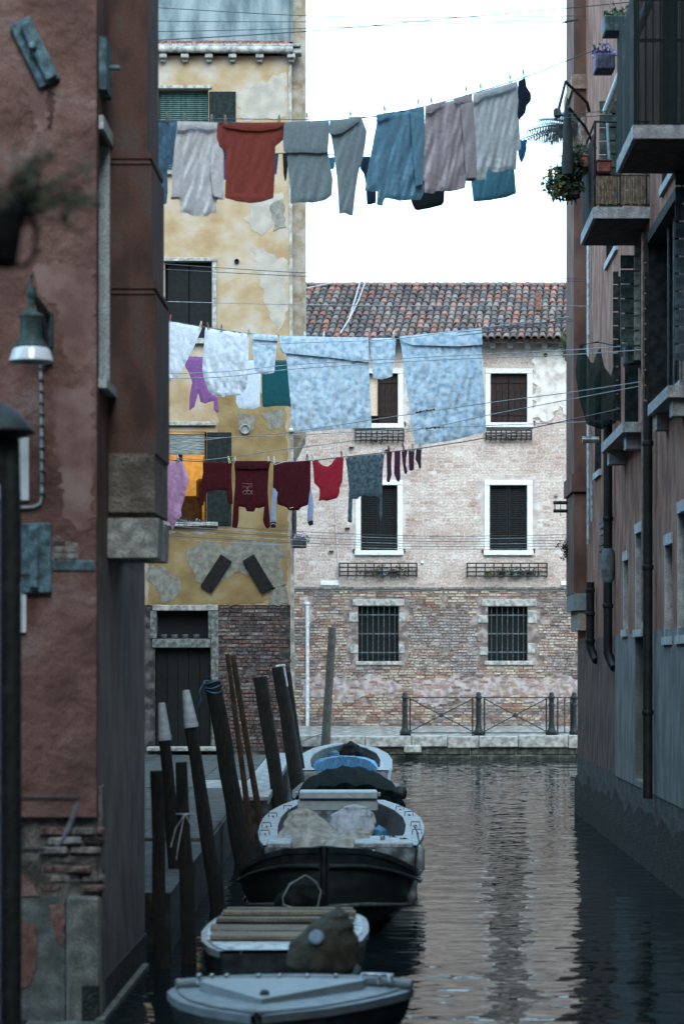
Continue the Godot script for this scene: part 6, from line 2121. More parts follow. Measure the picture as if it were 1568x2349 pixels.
# lumpy closed cover: rings of [centre, rx, rz] from bottom to top
func lump(mb: MB, rings: Array, sd: int, rough: float, sides := 44) -> void:
	var rows := []
	var f := FastNoiseLite.new()
	f.seed = sd
	f.frequency = 1.0
	var cnt := rings.size()
	var steps := 8
	for i in (cnt - 1) * steps + 1:
		var t := float(i) / steps
		var a: Array = rings[mini(int(t), cnt - 1)]
		var b: Array = rings[mini(int(t) + 1, cnt - 1)]
		var u := t - int(t)
		u = u * u * (3.0 - 2.0 * u)
		var c: Vector3 = a[0].lerp(b[0], t - int(t))
		var rx := lerpf(a[1], b[1], u)
		var rz := lerpf(a[2], b[2], u)
		var row := PackedVector3Array()
		for k in sides:
			var g := TAU * k / sides
			var p := Vector3(cos(g) * rx, 0, -sin(g) * rz)
			var m := 1.0 + rough * 0.6 * f.get_noise_3d(p.x * 5.0, c.y * 4.0, p.z * 5.0) + rough * 1.1 * (0.3 - absf(f.get_noise_3d(p.x * 5.0 + 9.0, c.y * 3.0 + p.x * 4.0, p.z * 5.0))) + rough * 0.7 * (0.3 - absf(f.get_noise_2d(sin(g) * 3.0 + 5.0, c.y * 2.0 + cos(g) * 2.0)))
			row.push_back(c + p * m)
		rows.append(row)
	mb.grid(rows, true)
	for e in [0, rows.size() - 1]:
		var row: PackedVector3Array = rows[e]
		for k in range(1, sides - 1):
			mb.tri(row[0], row[k], row[k + 1])

func make_boats() -> void:
	var white := surf("boat white", [C("747f85"), C("8e999f"), C("a0a9ae")], {"scale": 1.0, "rough": 0.45, "grain": 0.45, "grain_scale": 2.2})
	var greyd := surf("boat deck grey", [C("59666d"), C("65727a"), C("6e7b82")], {"scale": 1.0, "rough": 0.5, "grain": 0.2, "grain_scale": 3.0})
	var dark := surf("boat hull dark", [C("1b2326"), C("232c2f"), C("2d3639")], {"scale": 1.0, "rough": 0.45, "grain": 0.25})
	var inside := surf("boat inside", [C("252c2e"), C("343b3c"), C("42494a")], {"scale": 1.2, "grain": 0.35})
	var chrome := plain("chrome", "b5bec2", 0.3, 0.8)
	# ---- nearest: decked dinghy
	var B1 := thing("dinghy", "small grey decked dinghy nearest the viewer", "boat", Vector3(-0.4, 0, -11.2 * K))
	var st := [[10.45, 0.02, 0.375, -0.49], [10.56, 0.15, 0.37, -0.475], [10.75, 0.36, 0.36, -0.45], [11.0, 0.54, 0.35, -0.42], [11.2, 0.65, 0.345, -0.38], [11.4, 0.735, 0.34, -0.34], [11.55, 0.75, 0.335, -0.31], [11.62, 0.74, 0.335, -0.30]]
	hull(B1, st, dark, greyd, inside, 0.10, 0.29)
	var w := MB.new()
	var rows := []
	for s in st:
		var r := PackedVector3Array()
		for k in 9:
			var t := k / 4.0 - 1.0
			r.push_back(Vector3(s[3] + t * maxf(s[1] - 0.05, 0.01), s[2] + 0.03 + 0.012 * (1.0 - t * t), -s[0] * K))
		rows.append(r)
	w.grid(rows)
	part(B1, "deck", w, greyd)
	# raised hatch panel with pointed bow
	w = MB.new()
	var pp := []
	for q in [[10.76, -0.475], [11.40, 0.13], [11.47, 0.15], [11.5, -0.3], [11.47, -0.84], [11.36, -0.88]]:
		pp.append(Vector3(q[1], 0.43, -q[0] * K))
	w.prism(pp, Vector3(0, -0.05, 0))
	part(B1, "hatch", w, surf("hatch grey", [C("6a777f"), C("75828a"), C("7d8a91")], {"scale": 1.0, "rough": 0.5, "grain": 0.15}))
	w = MB.new()
	w.lathe(Vector3(-0.46, 0.43, -10.9 * K), [[0.028, 0.0], [0.03, 0.012], [0.018, 0.03], [0.0, 0.032]], 14)
	part(B1, "deck_cap", w, plain("rubber", "1a1f20", 0.6))
	w = MB.new()
	var rim := []
	for k in 13:
		var t := k / 6.0 - 1.0
		rim.append(Vector3(-0.3 + t * 0.74, 0.385 + 0.02 * (1 - t * t), -(11.58 - 0.08 * t * t) * K))
	w.tube(rim, 0.035, 8)
	part(B1, "coaming", w, greyd)
	for q in [[456, 2228], [486, 2219], [520, 2222], [592, 2232], [641, 2234], [705, 2236], [770, 2240], [870, 2240], [897, 2236]]:
		w = MB.new()
		var D := 11.5
		var c := P(q[0], q[1], D)
		c.y = 0.385
		w.lathe(c, [[0.016, 0.0], [0.016, 0.02], [0.01, 0.025], [0.01, 0.05], [0.018, 0.056], [0.018, 0.066], [0.0, 0.07]], 10)
		part(B1, "cleat", w, chrome)
	w = MB.new()
	var hb := [P(822, 2256, 11.45), P(830, 2234, 11.5), P(890, 2236, 11.5), P(893, 2254, 11.4)]
	w.tube(hb, 0.009, 8)
	part(B1, "hand_rail", w, chrome)
	# ---- skiff loaded with planks and a covered outboard
	var B2 := thing("skiff", "white-decked skiff loaded with planks", "boat", Vector3(-0.4, 0, -13.4 * K))
	st = [[12.45, 0.36, 0.43, -0.46], [12.55, 0.46, 0.44, -0.44], [12.8, 0.55, 0.45, -0.42], [13.2, 0.59, 0.45, -0.41], [13.6, 0.585, 0.45, -0.40], [13.9, 0.56, 0.45, -0.39], [14.1, 0.52, 0.45, -0.39], [14.2, 0.47, 0.45, -0.39]]
	hull(B2, st, dark, white, inside, 0.14, 0.2)
	w = MB.new()
	rows = []
	for s in st:
		var r := PackedVector3Array()
		for k in 7:
			var t := k / 3.0 - 1.0
			r.push_back(Vector3(s[3] + t * maxf(s[1] - 0.03, 0.01), s[2] + 0.027, -s[0] * K))
		rows.append(r)
	w.grid(rows)
	part(B2, "deck", w, surf("peeling deck", [C("5c6264"), C("a9bcc6"), C("b9c8cf"), C("c3d0d6")], {"scale": 1.4, "grain": 0.3, "offs": [0.2, 0.34, 0.5, 0.7]}))
	var pw := [surf("plank pale", [C("6c665a"), C("827a6a"), C("968d7b")], {"scale": 1.0, "stretch": Vector3(0.3, 5, 5), "grain": 0.4, "world": true}), surf("plank grey", [C("5e5c55"), C("737067"), C("86827a")], {"scale": 1.0, "stretch": Vector3(0.3, 5, 5), "grain": 0.4})]
	var pi := 0
	for q in [[484, 770, 12.80, 0.50, 0.20], [490, 782, 13.02, 0.51, 0.18], [484, 792, 13.22, 0.50, 0.16], [496, 800, 13.40, 0.515, 0.15], [502, 806, 13.57, 0.50, 0.14], [508, 812, 13.73, 0.52, 0.13], [512, 815, 13.88, 0.50, 0.13], [498, 812, 13.30, 0.545, 0.10], [512, 816, 13.62, 0.55, 0.09], [520, 810, 13.80, 0.548, 0.08]]:
		w = MB.new()
		var x0 := XX(q[0], q[2])
		var x1 := XX(q[1], q[2])
		w.obox(Transform3D(Basis(Vector3.UP, rng.randf_range(-0.02, 0.02)) * Basis(Vector3(0, 0, 1), rng.randf_range(-0.008, 0.008)), Vector3((x0 + x1) * 0.5, q[3], -q[2] * K)), Vector3(x1 - x0, 0.03, q[4] * K), 0.004)
		solo("plank", w, pw[pi % 2], ["front plank on the skiff, with its left end sticking out", "second plank from the front on the skiff deck", "third plank from the front on the skiff deck", "fourth plank from the front on the skiff deck", "fifth plank from the front on the skiff deck", "sixth plank from the front on the skiff deck", "rearmost plank lying on the skiff deck", "narrow front batten lying on top of the planks", "narrow middle batten lying on top of the planks", "narrow rear batten lying on top of the planks"][pi], "plank", "planks on the skiff")
		pi += 1
	var ob := thing("covered_outboard", "outboard motor under an olive brown cover with a pale round badge", "outboard", Vector3(-0.1, 0.25, -12.2 * K))
	w = MB.new()
	var oc := func(px, py): return P(px, py, 12.15)
	lump(w, [[oc.call(745, 2250), 0.19, 0.16], [oc.call(741, 2208), 0.25, 0.2], [oc.call(744, 2165), 0.225, 0.21], [oc.call(757, 2128), 0.155, 0.18], [oc.call(769, 2100), 0.085, 0.11], [oc.call(776, 2080), 0.015, 0.02]], 5, 0.1)
	part(ob, "cover", w, surf("olive cover", [C("2b2d28"), C("393a33"), C("46463d")], {"scale": 1.4, "grain": 0.3}))
	w = MB.new()
	w.lathe(oc.call(733, 2141) + Vector3(-0.02, 0, 0.215), [[0.052, -0.02], [0.05, 0.008], [0.0, 0.012]], 18, Basis(Vector3.RIGHT, PI / 2 - 0.25))
	part(ob, "badge", w, plain("badge blue grey", "5f7486", 0.6))
	w = MB.new()
	var bl := []
	for k in 8:
		bl.append(P(800 + 16 * sin(k * 0.7), 2216 + k * 4.5, 12.1))
	w.tube(bl, [0.03, 0.04, 0.042, 0.04, 0.036, 0.035, 0.03, 0.02], 10)
	solo("rag", w, plain("rag blue", "46606f", 0.9), "blue-grey rag hanging beside the covered outboard", "rag")
	# dark bag with a white cord
	var bg := thing("tarp_bundle", "black tarpaulin bundle tied with thin white cord at the skiff bow", "bundle", P(690, 2085, 14.05))
	w = MB.new()
	lump(w, [[P(685, 2092, 14.05), 0.2, 0.2], [P(690, 2060, 14.05), 0.185, 0.2], [P(695, 2030, 14.05), 0.12, 0.14], [P(698, 2009, 14.05), 0.02, 0.03]], 9, 0.12)
	part(bg, "tarp", w, surf("black tarp", [C("0e1213"), C("14191a"), C("1c2121")], {"scale": 1.6, "rough": 0.9, "spec": 0.2}))
	w = MB.new()
	w.tube([P(700, 2007, 13.87), P(665, 2028, 13.83), P(648, 2058, 13.83), P(650, 2075, 13.83), P(676, 2084, 13.81)], 0.0035, 6)
	w.tube([P(700, 2007, 13.85), P(722, 2020, 13.85), P(736, 2045, 13.85), P(728, 2080, 13.81)], 0.003, 6)
	part(bg, "cord", w, plain("cord white", "a9b5b8", 0.8))
	# ---- dark boat, bow to the viewer
	var B3 := thing("dark_boat", "charcoal wooden boat with its arched bow toward the viewer", "boat", Vector3(-0.13, 0, -17 * K))
	st = [[15.75, 0.03, 0.80, -0.155], [15.85, 0.18, 0.79, -0.155], [16.0, 0.36, 0.765, -0.15], [16.25, 0.55, 0.69, -0.145], [16.55, 0.69, 0.60, -0.14], [16.9, 0.79, 0.505, -0.13], [17.3, 0.85, 0.425, -0.12], [17.8, 0.87, 0.38, -0.11]]
	var char_ := surf("charcoal paint", [C("1e2628"), C("283134"), C("333c3e")], {"scale": 0.9, "rough": 0.35, "grain": 0.25})
	hull(B3, st, char_, char_, inside, 0.16, 0.2)
	# rubbing strake and chine line
	for q in [[0.82, 0.022, "strake"], [0.45, 0.02, "chine"]]:
		for sd in [-1.0, 1.0]:
			w = MB.new()
			var pts := []
			for s in st:
				pts.append(Vector3(s[3] + sd * (s[1] * (0.99 if q[0] > 0.6 else 0.94) + 0.012), s[2] * q[0] - (0.0 if q[0] > 0.6 else 0.05), -s[0] * K))
			w.tube(pts, q[1], 8)
			part(B3, q[2], w, char_ if q[0] > 0.6 else plain("chine pale", "4d585b", 0.5))
	w = MB.new()
	w.tube([Vector3(-0.155, 0.84, -15.72 * K), Vector3(-0.155, 0.4, -15.73 * K), Vector3(-0.155, -0.1, -15.85 * K)], 0.02, 8)
	part(B3, "stem", w, char_)
	w = MB.new()
	rows = []
	for s in st.slice(0, 6):
		var r := PackedVector3Array()
		for k in 7:
			var t := k / 3.0 - 1.0
			r.push_back(Vector3(s[3] + t * s[1] * 0.97, s[2] + 0.022 + 0.02 * (1 - t * t), -s[0] * K))
		rows.append(r)
	w.grid(rows)
	part(B3, "foredeck", w, char_)
	for q in [[855, 1956], [630, 1960]]:
		w = MB.new()
		w.lathe(P(q[0], q[1], 16.3), [[0.02, -0.02], [0.03, 0.0], [0.02, 0.02], [0.0, 0.025]], 10)
		part(B3, "eye_bolt", w, chrome)
	# ---- white boat with tarpaulins
	var B4 := thing("white_boat", "white open work boat with cleats along its rim", "boat", Vector3(0, 0, -21 * K))
	st = [[18.0, 0.74, 0.60, -0.02], [18.5, 0.80, 0.60, -0.02], [19.3, 0.86, 0.60, -0.01], [20.2, 0.895, 0.60, 0.0], [21.2, 0.895, 0.605, 0.0], [22.1, 0.84, 0.61, -0.01], [22.9, 0.72, 0.62, -0.02], [23.6, 0.56, 0.63, -0.03]]
	hull(B4, st, surf("white hull", [C("3a464b"), C("78848a")], {"scale": 0.8, "rough": 0.4}), white, inside, 0.19, 0.22)
	w = MB.new()
	FB(w, 686, 1814, 865, 1832, 22.6, 0.15, 0.3, 0.015)
	FB(w, 683, 1834, 866, 1860, 22.6, 0.1, 0.25, 0.015)
	part(B4, "thwart_box", w, surf("box grey white", [C("87949b"), C("9caab0")], {"scale": 1.2, "rough": 0.5, "grain": 0.15}))
	for q in [[680, 1820], [869, 1822]]:
		w = MB.new()
		FB(w, q[0] - 3, q[1] - 4, q[0] + 3, q[1] + 4, 22.6, 0.1, 0.1, 0.006)
		part(B4, "handle", w, white)
	w = MB.new()
	w.cbox(Vector3(0.12, 0.585, -18.0 * K), Vector3(0.70, 0.64, -18.75 * K), 0.01)
	part(B4, "stern_deck", w, white)
	w = MB.new()
	w.cbox(Vector3(-0.74, 0.585, -18.0 * K), Vector3(-0.5, 0.64, -18.5 * K), 0.01)
	part(B4, "stern_deck", w, white)
	for q in [[-0.8, 19.0], [-0.82, 19.9], [-0.8, 21.2], [0.78, 19.1], [0.8, 20.0], [0.78, 21.4], [0.7, 22.2], [-0.66, 22.3]]:
		w = MB.new()
		var c := Vector3(q[0], 0.625, -q[1] * K)
		w.tube([c + Vector3(-0.05, 0, 0), c + Vector3(-0.045, 0.05, 0), c + Vector3(0.045, 0.05, 0), c + Vector3(0.05, 0, 0)], 0.006, 6)
		w.tube([c + Vector3(0, 0.01, -0.06), c + Vector3(0.01, 0.012, 0.08)], 0.008, 6)
		part(B4, "cleat", w, plain("iron", "23282a"))
	for q in [[639, 1926, 18.9], [900, 1926, 18.6], [925, 1930, 18.4]]:
		w = MB.new()
		var pts := []
		for k in 14:
			pts.append(P(q[0] + 10 * sin(k * 1.3), q[1] - 3 + 4 * cos(k * 1.9), q[2]))
		w.tube(pts, 0.014, 6)
		part(B4, "rope", w, plain("rope dark", "3c4447", 0.9))
	w = MB.new()
	w.lathe(P(877, 1927, 18.3), [[0.02, -0.04], [0.024, 0.04], [0.0, 0.045]], 12)
	part(B4, "bitt", w, chrome)
	var tm := surf("beige tarp", [C("6e6a62"), C("858076"), C("959087")], {"scale": 1.2, "grain": 0.2, "rough": 0.85})
	w = MB.new()
	lump(w, [[P(716, 1950, 18.6), 0.33, 0.24], [P(714, 1925, 18.7), 0.31, 0.26], [P(704, 1895, 18.9), 0.24, 0.24], [P(694, 1868, 19.0), 0.14, 0.16], [P(692, 1850, 19.0), 0.03, 0.04]], 15, 0.3, 56)
	solo("tarp_heap", w, tm, "tall beige tarpaulin heap in the white boat", "tarpaulin")
	w = MB.new()
	lump(w, [[P(790, 1950, 18.4), 0.22, 0.2], [P(795, 1930, 18.5), 0.2, 0.18], [P(812, 1912, 18.6), 0.14, 0.12], [P(822, 1900, 18.6), 0.03, 0.03]], 21, 0.3, 48)
	solo("tarp_heap", w, tm, "low beige tarpaulin fold in front of the grey sack", "tarpaulin")
	w = MB.new()
	lump(w, [[P(808, 1925, 19.8), 0.2, 0.2], [P(808, 1900, 19.9), 0.24, 0.22], [P(808, 1872, 20.0), 0.22, 0.2], [P(814, 1852, 20.0), 0.12, 0.12], [P(814, 1845, 20.0), 0.03, 0.03]], 27, 0.26, 56)
	solo("grey_sack", w, surf("grey sack", [C("71777f"), C("888d94"), C("9a9ea4")], {"scale": 1.2, "grain": 0.2}), "rounded grey plastic sack behind the beige tarpaulin", "sack")
	w = MB.new()
	lump(w, [[P(875, 1925, 19.6), 0.08, 0.1], [P(872, 1905, 19.6), 0.07, 0.08], [P(868, 1893, 19.6), 0.02, 0.02]], 31, 0.2, 20)
	solo("blue_bag", w, plain("bag blue", "2f6f95", 0.6), "small blue plastic bag inside the white boat", "bag")
	# ---- fenders
	for q in [[962, 1938, 2008, 18.2, "pale fender hanging from the white boat's side", 0.05, "7f8a91"], [941, 2010, 2078, 16.9, "pale fender hanging from the charcoal boat's bow", 0.06, "6f7a82"]]:
		var fe := thing("fender", q[4], "fender", P(q[0], q[2], q[3]))
		w = MB.new()
		var h: float = (q[2] - q[1]) * q[3] / F
		var r: float = q[5]
		w.lathe(P(q[0], q[2], q[3]), [[0.0, 0.0], [r * 0.3, 0.005], [r * 0.5, 0.03], [r * 0.95, 0.06], [r, 0.1], [r, h - 0.07], [r * 0.85, h - 0.03], [r * 0.4, h - 0.01], [r * 0.3, h], [0.0, h]], 18)
		part(fe, "body", w, plain("fender " + q[6], q[6], 0.5))
		w = MB.new()
		w.tube([P(q[0], q[1], q[3]), P(q[0] - 6, q[1] - 30, q[3] + 0.1), P(q[0] - 14, q[1] - 44, q[3] + 0.2)], 0.008, 6)
		part(fe, "cord", w, plain("rope dark", "3c4447"))
	# ---- boat under a dark green cover
	var B5 := thing("covered_boat", "low boat under a black-green tarpaulin behind the white work boat", "boat", Vector3(0.1, 0, -27 * K))
	st = [[25.0, 0.66, 0.5, 0.08], [25.6, 0.76, 0.52, 0.08], [26.6, 0.8, 0.54, 0.09], [28.0, 0.72, 0.56, 0.1], [29.2, 0.4, 0.6, 0.1]]
	hull(B5, st, dark, dark, inside, 0.1, 0.3)
	w = MB.new()
	rows = []
	for i in 9:
		var t := i / 8.0
		var dd := lerpf(25.0, 28.8, t)
		var hw := 0.84 - 0.25 * t * t - 0.06 * (1.0 - t)
		var pk := 0.76 + 0.09 * sin(t * PI) + 0.02 * sin(i * 2.1)
		var r := PackedVector3Array()
		for k in 17:
			var u := k / 8.0 - 1.0
			var y := 0.46 + (pk - 0.46) * pow(maxf(0.0, 1.0 - u * u), 0.5) + 0.03 * sin(k * 1.9 + i) * (1.0 - u * u)
			r.push_back(Vector3(0.09 + u * hw, y, -dd * K))
		rows.append(r)
	w.grid(rows)
	var fcap := PackedVector3Array(rows[0])
	for k in 16:
		w.quad(fcap[k], fcap[k + 1], Vector3(fcap[k + 1].x, 0.44, fcap[k + 1].z + 0.03), Vector3(fcap[k].x, 0.44, fcap[k].z + 0.03))
	part(B5, "cover", w, surf("green black tarp", [C("0c1314"), C("121b1c"), C("192425")], {"scale": 1.2, "rough": 1.0, "spec": 0.12, "grain": 0.3}))
	w = MB.new()
	w.lathe(P(919, 1818, 25.2), [[0.0, -0.1], [0.07, -0.08], [0.085, 0.0], [0.07, 0.08], [0.0, 0.1]], 16)
	part(B5, "ball_fender", w, plain("fender dark", "242c2e", 0.6))
	# ---- far white boat with blue cover
	var B6 := thing("white_motorboat", "white motorboat with a blue cover, last of the moored boats", "boat", Vector3(0.06, 0, -33 * K))
	st = [[30.2, 0.70, 0.63, 0.06], [31.0, 0.78, 0.64, 0.06], [32.5, 0.82, 0.68, 0.06], [34.0, 0.78, 0.72, 0.06], [35.4, 0.6, 0.76, 0.06], [36.3, 0.25, 0.8, 0.06], [36.5, 0.05, 0.81, 0.06]]
	hull(B6, st, white, white, inside, 0.2, 0.4)
	w = MB.new()
	rows = []
	for i in 7:
		var t := i / 6.0
		var r := PackedVector3Array()
		for k in 15:
			var u := k / 7.0 - 1.0
			r.push_back(Vector3(0.06 + u * (0.56 + 0.02 * sin(i * 2.0)), 0.62 + (0.235 - 0.13 * t) * pow(maxf(0.0, 1.0 - u * u), 0.6) + 0.008 * sin(k * 2.3 + i * 1.1), -lerpf(30.6, 33.4, t) * K))
		rows.append(r)
	w.grid(rows)
	for k in 14:
		w.quad(rows[0][k], rows[0][k + 1], Vector3(rows[0][k + 1].x, 0.6, rows[0][k + 1].z + 0.02), Vector3(rows[0][k].x, 0.6, rows[0][k].z + 0.02))
	part(B6, "blue_cover", w, surf("blue tarp", [C("2a5f8a"), C("3572a0"), C("4685b3")], {"scale": 1.6, "rough": 0.6, "stretch": Vector3(3, 0.6, 1), "grain": 0.2}))
	w = MB.new()
	lump(w, [[P(806, 1748, 33.6), 0.24, 0.22], [P(806, 1728, 33.6), 0.23, 0.22], [P(806, 1712, 33.6), 0.15, 0.15], [P(804, 1700, 33.6), 0.03, 0.03]], 41, 0.08, 24)
	part(B6, "motor_cover", w, surf("black tarp", []))
	w = MB.new()
	lump(w, [[P(765, 1742, 33.2), 0.13, 0.13], [P(765, 1728, 33.2), 0.1, 0.1], [P(768, 1720, 33.2), 0.02, 0.02]], 43, 0.1, 20)
	part(B6, "dark_blue_bundle", w, plain("bundle blue", "1f4a66", 0.7))

func make_poles() -> void:
	var bark := surf("pole wood", [C("121617"), C("1c1f1f"), C("282824"), C("35312a")], {"scale": 1.5, "stretch": Vector3(4, 0.4, 4), "grain": 0.45, "grain_scale": 4.0, "grain_stretch": Vector3(2, 0.3, 2), "bump": 1.5})
	var brown := surf("pole brown", [C("2c2723"), C("40352b"), C("534230")], {"scale": 1.5, "stretch": Vector3(4, 0.4, 4), "grain": 0.45, "grain_scale": 4.0, "grain_stretch": Vector3(2, 0.3, 2), "bump": 1.5})
	# [top px, top py, foot px, foot py (at the water), survey depth, radius px top, radius px foot, label, kind]
	var list := [
		[371, 1612, 412, 2116, 17.0, 13, 19, "mooring pole with a white cone cap beside the red house", 1],
		[426, 1583, 500, 2083, 18.0, 14, 20, "mooring pole with a white cone cap in front of the dark door", 1],
		[486, 1562, 560, 1981, 22.0, 18, 24, "thick mooring pole with blue rope tied round its top", 2],
		[521, 1500, 578, 1930, 24.8, 5, 8, "thin leaning brown pole beside the rope-topped pole", 3],
		[534, 1505, 604, 1926, 25.0, 6, 8, "second thin leaning pole, nearer the brick corner", 3],
		[597, 1553, 648, 1896, 27.0, 17, 15, "plain stout pole between the thin poles and the capped pole", 0],
		[640, 1530, 690, 1859, 30.0, 15, 20, "stout pole with a pale chipped top near the ochre corner", 4],
		[660, 1542, 702, 1853, 30.6, 8, 10, "slim dark pole leaning behind the chipped pole", 0],
		[358, 1768, 372, 2220, 14.5, 14, 19, "short stump pole against the red house wall", 0],
		[416, 1748, 434, 2210, 14.7, 14, 20, "short pole with white string tied in a bow", 5],
		[762, 1440, 745, 1740, 45.9, 9, 11, "grey weathered pole standing alone at the far quay", 6]]
	for q in list:
		var D: float = q[4]
		var top := P(q[0], q[1], D)
		var foot := P(q[2], q[3], D)
		var T := thing("mooring_pole", q[7], "mooring pole", Vector3(foot.x, minf(foot.y, 0.0), foot.z), "mooring poles in the canal")
		var dirv := (foot - top).normalized()
		var end := foot + dirv * 0.7
		var cap_len := 0.0
		if q[8] == 1: cap_len = 84.0 * D / F
		var pts := []
		var rad := []
		var r0: float = q[5] * D / F
		var r1: float = q[6] * D / F
		for k in 9:
			var t := k / 8.0
			pts.append((top + dirv * cap_len).lerp(end, t) + Vector3(nz.get_noise_2d(q[0] * 9.0, k * 40.0), 0, nz.get_noise_2d(q[0] * 5.0, k * 30.0 + 99.0)) * r0 * 0.25)
			rad.append(lerpf(r0, r1, t) * (1.0 + 0.07 * nz.get_noise_1d(k * 77.0 + q[0])))
		var w := MB.new()
		w.tube(pts, rad, 14)
		var m: Material = brown if q[8] == 3 else bark
		if q[8] == 6: m = surf("pole grey", [C("33393b"), C("474b4b"), C("5a5a56")], {"scale": 1.5, "stretch": Vector3(4, 0.4, 4), "grain": 0.4})
		part(T, "shaft", w, m)
		if q[8] == 1:
			w = MB.new()
			var c1 := top + dirv * cap_len
			w.tube([top, top + dirv * 0.012, top + dirv * cap_len * 0.5, c1 + dirv * 0.01], [r0 * 0.5, r0 * 0.62, r0 * 0.92, r0 * 1.22], 18)
			w.tube([c1 - dirv * 0.035, c1 - dirv * 0.012], [r0 * 1.24, r0 * 1.26], 18)
			part(T, "cone_cap", w, surf("white cap", [C("8d9aa3"), C("a5b1b8"), C("b5bfc5")], {"scale": 2.0, "rough": 0.5, "grain": 0.15}))
		elif q[8] == 2:
			w = MB.new()
			for k in 3:
				var pts2 := []
				for a in 17:
					var g := TAU * a / 16.0
					pts2.append(top + dirv * (0.02 + 0.055 * k) + Vector3(cos(g) * r0 * 1.05, 0.02 * sin(g * 2.0 + k), sin(g) * r0 * 1.05))
				w.tube(pts2, 0.012, 6, false)
			w.tube([top + Vector3(-r0, -0.03, 0.05), top + Vector3(-r0 - 0.05, -0.12, 0.06), top + Vector3(-r0 - 0.03, -0.22, 0.05), top + Vector3(-r0 - 0.06, -0.3, 0.05)], 0.012, 6)
			part(T, "blue_rope", w, plain("rope blue", "2f5f80", 0.9))
		elif q[8] == 4:
			w = MB.new()
			w.obox(Transform3D(Basis(Vector3(0, 0, 1), 0.12), top + Vector3(0.02, 0.015, 0)), Vector3(r0 * 1.5, 0.05, r0 * 1.6), 0.012)
			w.obox(Transform3D(Basis(Vector3(0, 0, 1), 0.16), top + Vector3(r0 * 0.95, -0.16, 0.02)), Vector3(0.045, 0.34, 0.12), 0.012)
			part(T, "chipped_top", w, surf("white cap", []))
		elif q[8] == 5:
			w = MB.new()
			var c := P(424, 1868, D)
			var pts2 := []
			for a in 17:
				var g := TAU * a / 16.0
				pts2.append(c + Vector3(cos(g) * 0.066, 0.006 * sin(g), sin(g) * 0.066))
			w.tube(pts2, 0.006, 6, false)
			w.tube([c + Vector3(0.0, 0, 0.07), P(446, 1864, D) + Vector3(0, 0, 0.07), P(452, 1884, D) + Vector3(0, 0, 0.07), P(440, 1892, D) + Vector3(0, 0, 0.07), c + Vector3(0.01, 0, 0.075)], 0.005, 6)
			w.tube([c + Vector3(0, 0, 0.07), P(404, 1900, D) + Vector3(0, 0, 0.07), P(393, 1942, D) + Vector3(0, 0, 0.05)], 0.005, 6)
			w.tube([c + Vector3(0, 0, 0.07), P(412, 1930, D) + Vector3(0, 0, 0.08), P(406, 1970, D) + Vector3(0, 0, 0.08)], 0.005, 6)
			part(T, "string_bow", w, plain("cord white", "a9b5b8"))
	# ---- railing on the far quay
	var iron := surf("railing iron", [C("111516"), C("171c1d"), C("1e2324")], {"scale": 2.0, "rough": 0.6})
	var D := 46.75
	var post := MB.new()
	post.lathe(Vector3.ZERO, [[0.0, 0.0], [0.13, 0.0], [0.13, 0.1], [0.1, 0.14], [0.08, 0.2], [0.085, 0.25], [0.07, 0.28], [0.068, 0.72], [0.08, 0.75], [0.08, 0.79], [0.065, 0.81], [0.065, 0.92], [0.09, 0.95], [0.09, 0.99], [0.06, 1.02], [0.07, 1.06], [0.04, 1.1], [0.0, 1.11]], 16)
	var pm := post.mesh()
	var k2 := 0
	for px in [928, 1097, 1264, 1316]:
		var p := P(px, 1690, D)
		p.y = 0.575
		var o := part(self, "railing_post", pm, iron, Transform3D(Basis(), p))
		tag(o, ["cast iron railing post at the open left end of the quay railing", "cast iron railing post between the two crossed panels", "cast iron railing post right of the second crossed panel", "cast iron railing post next to the terracotta house"][k2], "railing post", "railing posts on the far quay")
		k2 += 1
	k2 = 0
	for q in [[940, 1083, true], [1110, 1252, true], [1278, 1308, false]]:
		var R := thing("quay_railing", ["crossed iron railing panel at the left", "crossed iron railing panel in the middle of the quay", "narrow barred railing panel beside the terracotta house"][k2], "railing", P((q[0] + q[1]) * 0.5, 1688, D), "railing panels on the far quay")
		for x in [q[0], q[1]]:
			var w := MB.new()
			w.tube([P(x, 1599, D), P(x, 1688, D)], 0.02, 8)
			part(R, "upright", w, iron)
		for y in [1600, 1681]:
			var w := MB.new()
			w.tube([P(q[0] - 8, y, D), P(q[1] + 8, y, D)], 0.014, 8)
			part(R, "rail", w, iron)
		if q[2]:
			for s in [[q[0], 1603, q[1], 1678], [q[0], 1678, q[1], 1603]]:
				var w := MB.new()
				w.tube([P(s[0], s[1], D), P(s[2], s[3], D)], 0.013, 8)
				part(R, "cross_bar", w, iron)
			var w2 := MB.new()
			w2.lathe(P((q[0] + q[1]) * 0.5, 1640.5, D) + Vector3(0, 0, 0.0), [[0.0, -0.02], [0.06, -0.02], [0.06, 0.02], [0.0, 0.02]], 14, Basis(Vector3.RIGHT, PI / 2))
			part(R, "boss", w2, iron)
		else:
			var w := MB.new()
			w.tube([P(1294, 1600, D), P(1294, 1681, D)], 0.014, 8)
			part(R, "upright", w, iron)
		k2 += 1
	var w3 := MB.new()
	w3.tube([P(738, 1684, 46.0), P(718, 1690, 46.2), P(690, 1702, 45.0)], 0.012, 6)
	solo("mooring_rope", w3, plain("rope dark", "3c4447"), "dark mooring rope running from the lone far pole", "rope")

